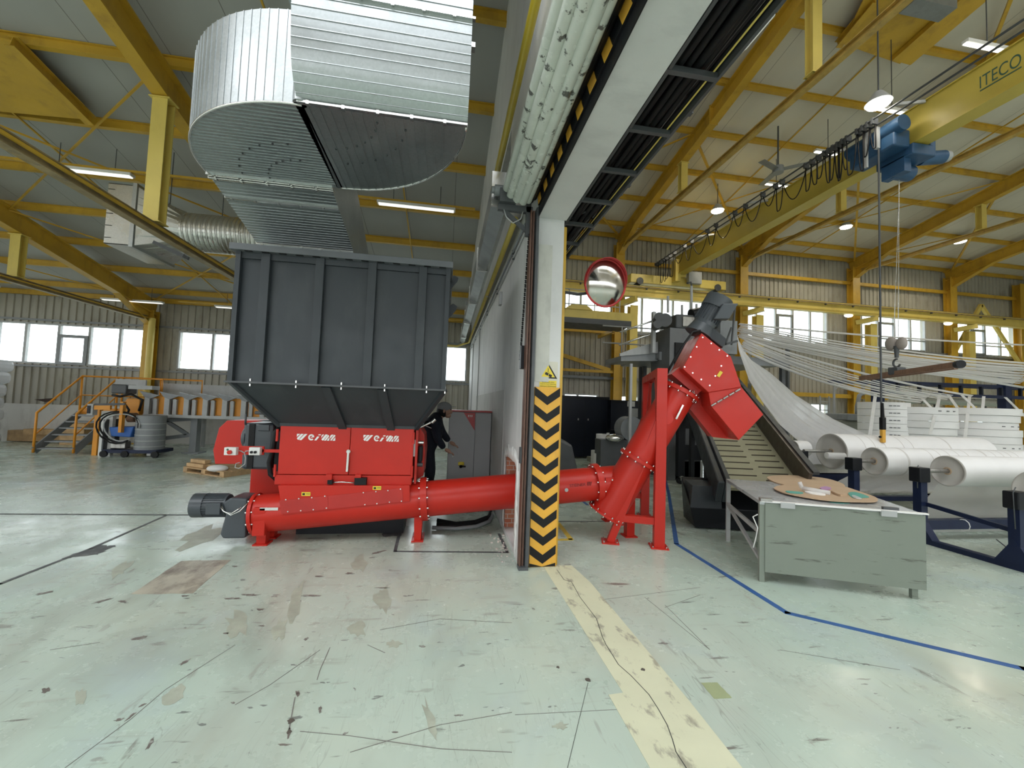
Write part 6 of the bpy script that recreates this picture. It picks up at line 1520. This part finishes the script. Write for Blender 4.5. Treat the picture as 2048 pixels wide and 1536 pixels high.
# vacuum cart
vc = thing('vacuum_cart', 'grey drum vacuum with a blue bin and coiled hoses on a wheeled cart', 'vacuum', (-7.8, 11.6, 0))
xc = onY(266, 880, 11.6).x; 
MB().box(xc-.55, xc+.62, 11.45, 12.1, .10, .18).build('cart_base', NAVY, vc); MB().cyl((xc+.28, 11.75, .18), (xc+.28, 11.75, 1.02), .30, 28).build('drum', GRYM, vc)
for k in range(5): MB().cyl((xc+.28, 11.75, .25+k*.14), (xc+.28, 11.75, .27+k*.14), .305, 28, caps=False).build('drum_ridge', GRY, vc)
MB().prism([(xc-.48, 11.5, .72), (xc+.05, 11.5, .74), (xc+.0, 11.5, .48), (xc-.42, 11.5, .50)], (0, .4, 0)).build('blue_bin', paint('royal_blue_plastic', (.02, .11, .40), .4), vc, bevel=.02)
for x in (xc-.5, xc-.05, xc+.6): MB().cyl((x, 11.42, .08), (x, 11.47, .08), .08, 16).build('wheel', BLK, vc)
for (dx, r_, mt) in ((0, .36, BLK), (.05, .33, GRY), (-.04, .39, BLK)):
    MB().path([(xc-.2+dx+r_*1.15*math.cos(q), 11.42+.05*math.sin(q*2), .72+r_*math.sin(q)) for q in [2*PI*k/20 for k in range(18)]], .018, 6).build('coiled_hose', mt, vc)
MB().box(xc-.42, xc-.1, 11.5, 11.7, .2, .38).build('pump', STEEL, vc, bevel=.02); MB().box(xc-.6, xc-.57, 11.5, 12.0, .15, .9).build('push_frame', DKST, vc)
# planks along the plinth
for (x0, x1, y, z0, z1, lb) in ((14, 130, 14.4, .08, .34, 'long stacked brown planks against the far left plinth'), (45, 160, 14.2, .30, .40, 'upper brown plank on the plank stack')):
    a, b = onY(x0, 870, y), onY(x1, 870, y); o = MB().box(a.x, b.x, y, y+.3, z0-.06, z1).build('plank', WOOD, None, .01); tag(o, lb, 'plank')
o = MB().box(-10.9, -10.3, 13.8, 14.3, 0, .62).build('wooden_crate', WOOD, None, .01); tag(o, 'wooden crate half hidden behind the vacuum cart', 'crate')
# graffiti-like dark smudge on wall is worn mark: child of the wall
MB().prism([onY(68, 799, YB-.05), onY(110, 796, YB-.05), onY(112, 800, YB-.05), (onY(90, 804, YB-.05))], (0, .004, 0)).build('wall_smudge', flat('dark_wall_mark', (.05, .03, .025), .8), bpy.data.objects['wall_back'])
# pallet with boards and rags
pl = thing('pallet', 'wooden pallet on the floor left of the red shredder', 'pallet', (-4.9, 9.2, 0))
pc_ = (onZ(368, 938)+onZ(455, 950))/2; pu = V((.86, -.5, 0)).normalized(); pv = V((.5, .86, 0)).normalized(); O = onZ(366, 944)
for k in range(3): MB().obox(O+pu*(k*.55), pu, pv, (0, 0, 1), .12, .8, .09).build('pallet_block', WOOD, pl)
for k in range(5): MB().obox(O+pv*(k*.17)+V((0, 0, .09)), pu, pv, (0, 0, 1), 1.22, .12, .022).build('pallet_board', WOOD, pl)
MB().obox(O+V((0, 0, .001)), pu, pv, (0, 0, 1), 1.22, .1, .02).build('pallet_board', WOOD, pl)
for (u, v, lu, z, lb) in ((.0, .05, .52, .113, 'short pale timber block at the left end of the pallet'), (.02, .22, .5, .113, 'second short timber lying behind the first on the pallet'), (.04, .1, .45, .19, 'pale timber on top of the pallet stack'), (.55, .12, .45, .113, 'timber block in the middle of the pallet')):
    o = MB().obox(O+pu*u+pv*v+V((0, 0, z)), pu, pv, (0, 0, 1), lu, .13, .07).build('timber_block', WOOD, None, .006); tag(o, lb, 'timber')
c = O+pu*.62+pv*.1+V((0, 0, .24)); o = MB().obox(c-V((0, 0, .055)), pu, pv, (0, 0, 1), .12, .12, .1).build('small_jar', GLASS, None, .02); tag(o, 'small clear bag of parts on the pallet timber', 'bag')
o = MB().sphere(O+pu*.95+pv*.05+V((0, 0, .15)), .15, 12, 8, (1.3, .8, .45)).build('white_rag', ROLLM); tag(o, 'crumpled white rag on the right end of the pallet', 'rag')
# shrink wrapped bales at the left edge
bl_ = thing('wrapped_bale', 'tall stack of clear wrapped white bags at the left edge', 'bale', onZ(0, 884))
q0 = onZ(-30, 900); yq = 12.6; zt2 = onY(10, 720, yq).z; xr_ = onY(17, 800, yq+1.1).x
for k, (h0, h1, dx) in enumerate(((0.02, .32, .0), (.32, .66, -.06), (.66, .98, .02), (.98, 1.32, -.03), (1.32, 1.68, .02), (1.68, 2.02, .14), (2.02, 2.34, .22), (2.34, zt2, .16))):
    MB().box(xr_-1.6+dx, xr_-.02+dx*.6, yq, yq+1.1, h0, h1+.01).build('wrapped_bag', WRAP, bl_, bevel=.11)
MB().box(xr_-1.5, xr_-.25, yq+.12, yq+1.0, .05, zt2-.15).build('bag_core', ROLLM, bl_, bevel=.1)
MB().box(xr_-1.4, xr_-.02, yq-.02, yq+.1, zt2-.16, zt2-.13).build('red_band', MAROON, bl_)

# ================================================================== control cabinet and worker behind the screw
ec = thing('control_cabinet', 'grey steel control cabinet with a red corner mark against the partition', 'cabinet', (.4, 7.2, 0))
cyq = 7.0; ca, cb, cm_ = onY(899, 826, cyq), onY(987, 829, cyq), onY(951, 828, cyq)
cx1 = min(cb.x, .78); zc = 1.46
MB().box(ca.x, cx1, cyq, cyq+.42, .02, zc).build('cabinet_body', GRYM, ec, bevel=.005)
dgr = paint('cabinet_door_grey', (.40, .40, .41), .5, .03)
dd1 = MB().box(ca.x+.01, cm_.x-.004, cyq-.025, cyq, .1, zc-.01).build('door', dgr, ec, bevel=.004); dd2 = MB().box(cm_.x+.004, cx1-.01, cyq-.02, cyq, .1, zc-.01).build('door', dgr, ec, bevel=.004)
MB().prism([(cm_.x-.20, cyq-.027, zc-.012), (cm_.x-.006, cyq-.027, zc-.012), (cm_.x-.006, cyq-.027, zc-.31)], (0, .001, 0)).build('red_corner', MAROON, dd1)
m = MB(); lx, lz = cm_.x-.125, zc-.085
for k in range(3): m.prism([(lx+k*.028, cyq-.029, lz+.035), (lx+.018+k*.028, cyq-.029, lz+.035), (lx+.012+k*.028, cyq-.029, lz), (lx+.003+k*.028, cyq-.029, lz)], (0, .001, 0))
m.build('door_emblem', LETW, dd1)
MB().cyl((onY(922, 930, cyq).x, cyq-.04, onY(922, 930, cyq).z), (onY(922, 930, cyq).x, cyq-.025, .62), .05, 16).build('switch_plate', SIGNY, dd1)
p = onY(925, 932, cyq); MB().box(p.x-.05, p.x+.05, cyq-.07, cyq-.045, p.z-.012, p.z+.012).cyl((p.x-.03, cyq-.07, p.z), (p.x-.03, cyq-.03, p.z), .025, 14).build('switch_handle', BLK, dd1)
p = onY(906, 905, cyq); MB().box(p.x-.012, p.x+.012, cyq-.045, cyq-.025, p.z-.08, p.z+.03).build('lock_handle', STEEL, dd1)
MB().box(ca.x-.02, cx1+.0, cyq-.04, cyq+.44, zc, zc+.025).build('cabinet_top', MAROON, ec)
# cable loops on the floor below the screw
cf = thing('floor_cables', 'black cables and a grey hose curving over the floor below the screw', 'cable', (.2, 5.6, 0))
for i in range(3): MB().path([(-.05+.0*i, 5.45+.05*i, .03+.02*i), (.2, 5.42+.05*i, .03), (.45, 5.5+.05*i, .03), (.66, 5.75+.04*i, .035), (.72, 6.1, .04), (.70, 6.6, .05), (.6, 7.0, .2)], .022, 8).build('black_cable', BLK, cf)
MB().path([(-.1, 5.35, .03), (.2, 5.30, .03), (.45, 5.38, .03), (.64, 5.6, .03), (.72, 5.9, .03), (.68, 6.5, .03)], .025, 8).build('grey_hose', GRYM, cf)

def skinned(name, pts, edges, radii, mat, parent, root=0, sub=2):
    off = V(parent.location); me = bpy.data.meshes.new(name); me.from_pydata([tuple(V(p)-off) for p in pts], edges, [])
    o = bpy.data.objects.new(name, me); COL.objects.link(o); o.parent = parent
    s_ = o.modifiers.new('skin', 'SKIN'); s_.use_smooth_shade = True
    for i, r in enumerate(radii):
        v = me.skin_vertices[0].data[i]; v.radius = (r, r) if isinstance(r, (int, float)) else r; v.use_root = (i == root)
    u = o.modifiers.new('sub', 'SUBSURF'); u.levels = sub; u.render_levels = sub
    me.materials.append(mat)
    return o
# worker: bent forward to the right, seen from his left side
px0, py0 = -.24, 6.62
def W(x, y, z): return (px0+x, py0+y, z)
pe = thing('person', 'worker in dark navy overalls and a grey cap bending towards the control cabinet', 'person', (px0, py0, 0))
pts = [W(0, 0, .93), W(.02, 0, 1.05), W(.05, 0, 1.20), W(.09, 0, 1.32), W(.13, 0, 1.38), W(.18, 0, 1.42),            # pelvis..neck 0-5
       W(.0, -.10, .88), W(.04, -.11, .50), W(-.01, -.11, .12), W(.08, -.12, .06), W(.13, -.12, .05),                       # left leg 6-10
       W(.0, .10, .88), W(.06, .12, .50), W(.01, .13, .12), W(.10, .13, .06), W(.15, .13, .05),                        # right leg 11-15
       W(.10, -.19, 1.31), W(.13, -.23, 1.06), W(.25, -.20, .90),                                                          # left arm 16-18
       W(.10, .17, 1.33), W(.20, .19, 1.12), W(.32, .12, .98)]                                                            # right arm 19-21
ed = [(0, 1), (1, 2), (2, 3), (3, 4), (4, 5), (0, 6), (6, 7), (7, 8), (8, 9), (9, 10), (0, 11), (11, 12), (12, 13), (13, 14), (14, 15), (3, 16), (16, 17), (17, 18), (3, 19), (19, 20), (20, 21)]
rd_ = [(.17, .19), (.17, .185), (.18, .20), (.165, .19), .10, .06, .11, .075, .055, .05, .035, .10, .075, .055, .05, .035, .088, .068, .052, .088, .068, .052]
skinned('overalls', pts, ed, rd_, CLOTH, pe)
hc = V(W(.23, 0, 1.49)); 
MB().sphere(hc, .098, 18, 14, (1.08, .82, 1.15)).sphere(hc+V((.095, 0, -.03)), .022, 8, 6, (1.2, .8, 1.4)).sphere(hc+V((.05, 0, -.09)), .05, 10, 8, (1, .9, .8)).cyl(hc+V((-.03, 0, -.05)), W(.16, 0, 1.38), .052, 14).sphere(hc+V((-.01, -.085, -.02)), .024, 8, 6, (.8, .4, 1.3)).sphere(hc+V((-.01, .085, -.02)), .024, 8, 6, (.8, .4, 1.3)).build('head', SKIN, pe)
for s_ in (-1, 1): MB().sphere(hc+V((.092, .034*s_, .008)), .011, 8, 6).build('eye', BLK, pe)
MB().sphere(hc+V((-.01, 0, .035)), .106, 18, 12, (1.1, .88, .88)).box(hc.x+.06, hc.x+.17, hc.y-.06, hc.y+.06, hc.z+.045, hc.z+.055).build('cap', CAPM, pe)
MB().sphere(hc+V((-.03, 0, -.02)), .101, 16, 10, (1.0, .86, 1.0)).build('hair', BLK, pe)
for (a, sgn) in ((W(.25, -.20, .90), -1), (W(.32, .12, .98), 1)):
    a = V(a); P_ = [a, a+V((.05, 0, -.03)), a+V((.09, 0, -.05))]; E_ = [(0, 1), (1, 2)]; R2 = [.030, .036, .032]
    for f in range(4):
        b = a+V((.095, (-.027+.018*f), -.055)); L_ = (.030, .036, .034, .026)[f]; k = len(P_); P_ += [b, b+V((L_, 0, -.015)), b+V((L_*1.5, 0, -.045))]; E_ += [(2, k), (k, k+1), (k+1, k+2)]; R2 += [.010, .009, .007]
    k = len(P_); P_ += [a+V((.06, -.035*sgn, -.03)), a+V((.09, -.045*sgn, -.05)), a+V((.105, -.035*sgn, -.075))]; E_ += [(1, k), (k, k+1), (k+1, k+2)]; R2 += [.012, .010, .008]
    skinned('hand', P_, E_, R2, SKIN, pe, 0, 1)
for s_, x in ((-.12, .06), (.13, .08)): MB().sphere(W(x, s_, .05), .075, 14, 8, (1.9, .75, .7)).build('shoe', BLK, pe)
MB().beam(W(-.04, -.215, 1.24), W(.06, -.222, 1.20), .012, .012).build('sleeve_stripe', LETW, pe)

# ================================================================== FLOOR MARKINGS
def marking(name, label, cat, polys, mat, z=.002, group=None):
    m = MB()
    for P in polys: m.prism([V((p[0], p[1], .0005)) for p in P], (0, 0, z))
    return tag(m.build(name, mat), label, cat, group)
def px_poly(pts): return [onZ(*q) for q in pts]
marking('floor_strip', 'narrow far section of the pale yellow doorway strip starting at the pillar', 'floor marking', [px_poly(((1086, 1132), (1143, 1131), (1181, 1165), (1380, 1404), (1246, 1412), (1246, 1386)))], STRIPM, .0015)
marking('floor_strip', 'wide near section of the pale yellow doorway strip at the bottom edge', 'floor marking', [px_poly(((1217, 1390), (1246, 1386), (1246, 1412), (1380, 1404), (1486, 1538), (1600, 1680), (1385, 1680), (1301, 1538)))], STRIPM, .0017)
def tape(name, label, pts, w_, mat, group=None, z=.002):
    P = [onZ(*q) if len(q) == 2 else V(q) for q in pts]; m = MB()
    for a, b in zip(P[:-1], P[1:]):
        d = (b-a).normalized(); s_ = V((-d.y, d.x, 0))*w_/2; a2 = a-d*w_*.3; b2 = b+d*w_*.3
        m.prism([V((q.x, q.y, .0005)) for q in (a2-s_, b2-s_, b2+s_, a2+s_)], (0, 0, z))
    return tag(m.build(name, mat), label, 'tape', group)
tape('floor_tape', 'long blue tape line bending around the table and rolls', ((1322, 925), (1337, 985), (1353, 1088), (1574, 1226), (2048, 1338), (2400, 1420)), .055, TAPEB)
tape('floor_tape', 'thin blue tape line under the horizontal screw beside the pillar', ((1150, 990), (1175, 1010)), .05, TAPEB)
tape('floor_tape', 'dark tape line crossing the floor behind the elbow of the screw', ((1112, 1043), (1216, 1043)), .03, TAPEK)
tape('floor_tape', 'yellow taped corner on the floor right of the hazard board', ((1110, 1080), (1142, 1079), (1116, 1046)), .06, TAPEY)
tape('floor_tape', 'long dark line crossing the floor left of the screw motor', ((-40, 1028), (330, 1030), (400, 1030)), .05, TAPEK)
tape('floor_tape', 'dark diagonal line running to the left edge of the floor', ((330, 1032), (180, 1098), (0, 1168), (-60, 1190)), .035, TAPEK)
tape('floor_tape', 'dark taped rectangle on the floor before the screw leg', ((800, 1062), (790, 1103), (1015, 1105), (998, 1068)), .035, TAPEK)
def blotch(label, pts, mat, jit=.02, seed=1):
    random.seed(seed); P = [onZ(*q) for q in pts]; Q = []
    for i in range(len(P)):
        a, b = P[i], P[(i+1) % len(P)]
        for k in range(6): c = a+(b-a)*(k/6); Q.append(V((c.x+random.uniform(-jit, jit), c.y+random.uniform(-jit, jit), 0)))
    m = MB(); m.prism([V((p.x, p.y, .0005)) for p in Q], (0, 0, .001)); return tag(m.build('floor_stain', mat), label, 'stain')
blotch('brown worn rectangular patch on the green floor left of centre', ((262, 1189), (362, 1122), (463, 1120), (385, 1187)), STAINM, .006)
blotch('dark tape remnant on the diagonal floor line', ((132, 1115), (195, 1092), (230, 1092), (190, 1110)), TAPEK, .03, 4)
blotch('dark torn patch on the floor under the screw flange', ((764, 1074), (772, 1058), (806, 1056), (804, 1072)), TAPEK, .02, 6)
o = blotch('small olive green patch on the floor right of the yellow strip', ((1402, 1366), (1434, 1365), (1464, 1396), (1428, 1398)), paint('olive_floor_patch', (.36, .42, .24), .4), .002)
# crack running along the strip, with small scuffs
random.seed(8)
cr_ = [(1114, 1140), (1128, 1160), (1143, 1164), (1160, 1195), (1193, 1238), (1205, 1275), (1212, 1290), (1237, 1330), (1262, 1352), (1298, 1390), (1316, 1418), (1334, 1450), (1345, 1480), (1352, 1505), (1372, 1536), (1390, 1560)]
m = MB()
for a, b in zip(cr_[:-1], cr_[1:]):
    A_, B_ = onZ(*a), onZ(*b); d = (B_-A_).normalized(); s_ = V((-d.y, d.x, 0))*.0022; m.prism([V((q.x, q.y, .0024)) for q in (A_-s_, B_-s_, B_+s_, A_+s_)], (0, 0, .0006))
for a, b in (((1176, 1366), (1135, 1536)),): 
    A_, B_ = onZ(*a), onZ(*b); d = (B_-A_).normalized(); s_ = V((-d.y, d.x, 0))*.0012; m.prism([V((q.x, q.y, .0006)) for q in (A_-s_, B_-s_, B_+s_, A_+s_)], (0, 0, .0006))
m.build('floor_crack', flat('crack_dark', (.05, .055, .05), .9), fl)
m = MB()
for (px_, py_, r_) in ((1176, 1360, .022), (1116, 1335, .012), (1286, 1340, .016), (583, 1442, .02), (578, 1464, .014), (596, 1387, .01)): c = onZ(px_, py_); m.prism([V((c.x+r_*random.uniform(.5, 1.1)*math.cos(q*.6), c.y+r_*random.uniform(.5, 1.1)*math.sin(q*.6), .0006)) for q in range(10)], (0, 0, .0024))
m.build('floor_spots', flat('spot_dark', (.10, .085, .07), .9), fl)

# individual worn marks seen in the near left floor
def mark(mesh, cx, cy, rx, ry, rot=0.0, jag=.42):
    pts = []; ry = ry*(.6 if ry < 5 else 1)
    for k in range(16):
        q = 2*PI*k/16; r_ = 1+random.uniform(-jag, jag); a_, b_ = rx*math.cos(q)*r_, ry*math.sin(q)*r_
        p = onZ(cx+a_*math.cos(rot)-b_*math.sin(rot), cy+a_*math.sin(rot)+b_*math.cos(rot)); pts.append(V((p.x, p.y, .0004)))
    mesh.prism(pts, (0, 0, .0012))
random.seed(21)
m = MB()
for q in ((465, 1197, 17, 3), (500, 1190, 18, 3), (623, 1192, 18, 3), (520, 1219, 7, 3), (700, 1147, 10, 3), (640, 1153, 8, 2), (755, 1105, 14, 3, -.2), (765, 1176, 13, 1.5), (470, 1133, 5, 2), (370, 1192, 8, 3), (245, 1203, 10, 3), (90, 1186, 18, 3, -.2), (205, 1202, 20, 3, -.3), (452, 1267, 5, 3),
          (280, 1276, 16, 4, -.2), (90, 1382, 8, 5, -.5), (370, 1324, 12, 4, -.5), (238, 1440, 9, 4, -.3), (262, 1433, 14, 3, -.7), (286, 1410, 9, 2, -.4), (595, 1387, 4, 6), (578, 1467, 4, 10, .2), (570, 1490, 12, 3), (612, 1278, 5, 3, -.5), (690, 1467, 6, 3, -.4), (918, 1431, 8, 3), (790, 1465, 6, 2), (466, 1406, 4, 3), (845, 1293, 6, 3), (523, 1252, 6, 2), (1286, 1304, 5, 3), (1272, 1290, 4, 2), (640, 1420, 3, 9, .2), (300, 1488, 3, 16, .6)):
    mark(m, *q)
m.build('dark_smudges', paint('smudge_grey', (.16, .14, .125), .5, .2, (.40, .42, .38), .7, 14, dthr=(.5, .6)), fl)
m = MB()
for q in ((476, 1250, 22, 24, .5), (765, 1200, 16, 26), (590, 1205, 12, 40, .25), (715, 1258, 18, 14), (560, 1260, 12, 20, .4), (350, 1390, 24, 12, -.6), (160, 1395, 12, 20, .5), (720, 1127, 14, 16), (785, 1288, 16, 7), (240, 1140, 26, 8, -.6), (400, 1075, 14, 40, 1.1), (1120, 1452, 14, 7), (860, 1440, 8, 40, -.3)):
    mark(m, *q, **{}) if len(q) == 5 else mark(m, *q)
m.build('pale_scuffs', paint('scuff_olive', (.42, .455, .37), .45, .15, (.33, .32, .27), .5, 8, dthr=(.45, .65)), fl)
m = MB()
def line(pts, w_=.003):
    P = [onZ(*q) for q in pts]
    for a, b in zip(P[:-1], P[1:]):
        d = (b-a).normalized(); s_ = V((-d.y, d.x, 0))*w_/2; m.prism([V((q.x, q.y, .0006)) for q in (a-s_, b-s_, b+s_, a+s_)], (0, 0, .0010))
line([(470, 1290), (330, 1380), (260, 1440), (130, 1536)], .003); line([(640, 1300), (540, 1370), (470, 1410)], .003); line([(1024, 1425), (880, 1450), (700, 1505)], .003); line([(600, 1463), (700, 1472), (880, 1498), (1024, 1505)], .003)
line([(660, 1295), (640, 1340), (634, 1360)], .004); line([(735, 1290), (770, 1306)], .004); line([(760, 1260), (880, 1238), (1024, 1246)], .004); line([(100, 1300), (200, 1285)], .004); line([(590, 1395), (578, 1460)], .005)
line([(1180, 1190), (1240, 1290)], .003); line([(1290, 1195), (1420, 1300), (1330, 1210)], .003); line([(1200, 1200), (1400, 1175)], .003); line([(1030, 1430), (1280, 1417)], .002); line([(1560, 1300), (1800, 1340)], .003); line([(1330, 1215), (1400, 1190)], .003)
m.build('scratch_lines', flat('scratch_grey', (.19, .18, .165), .6), fl)
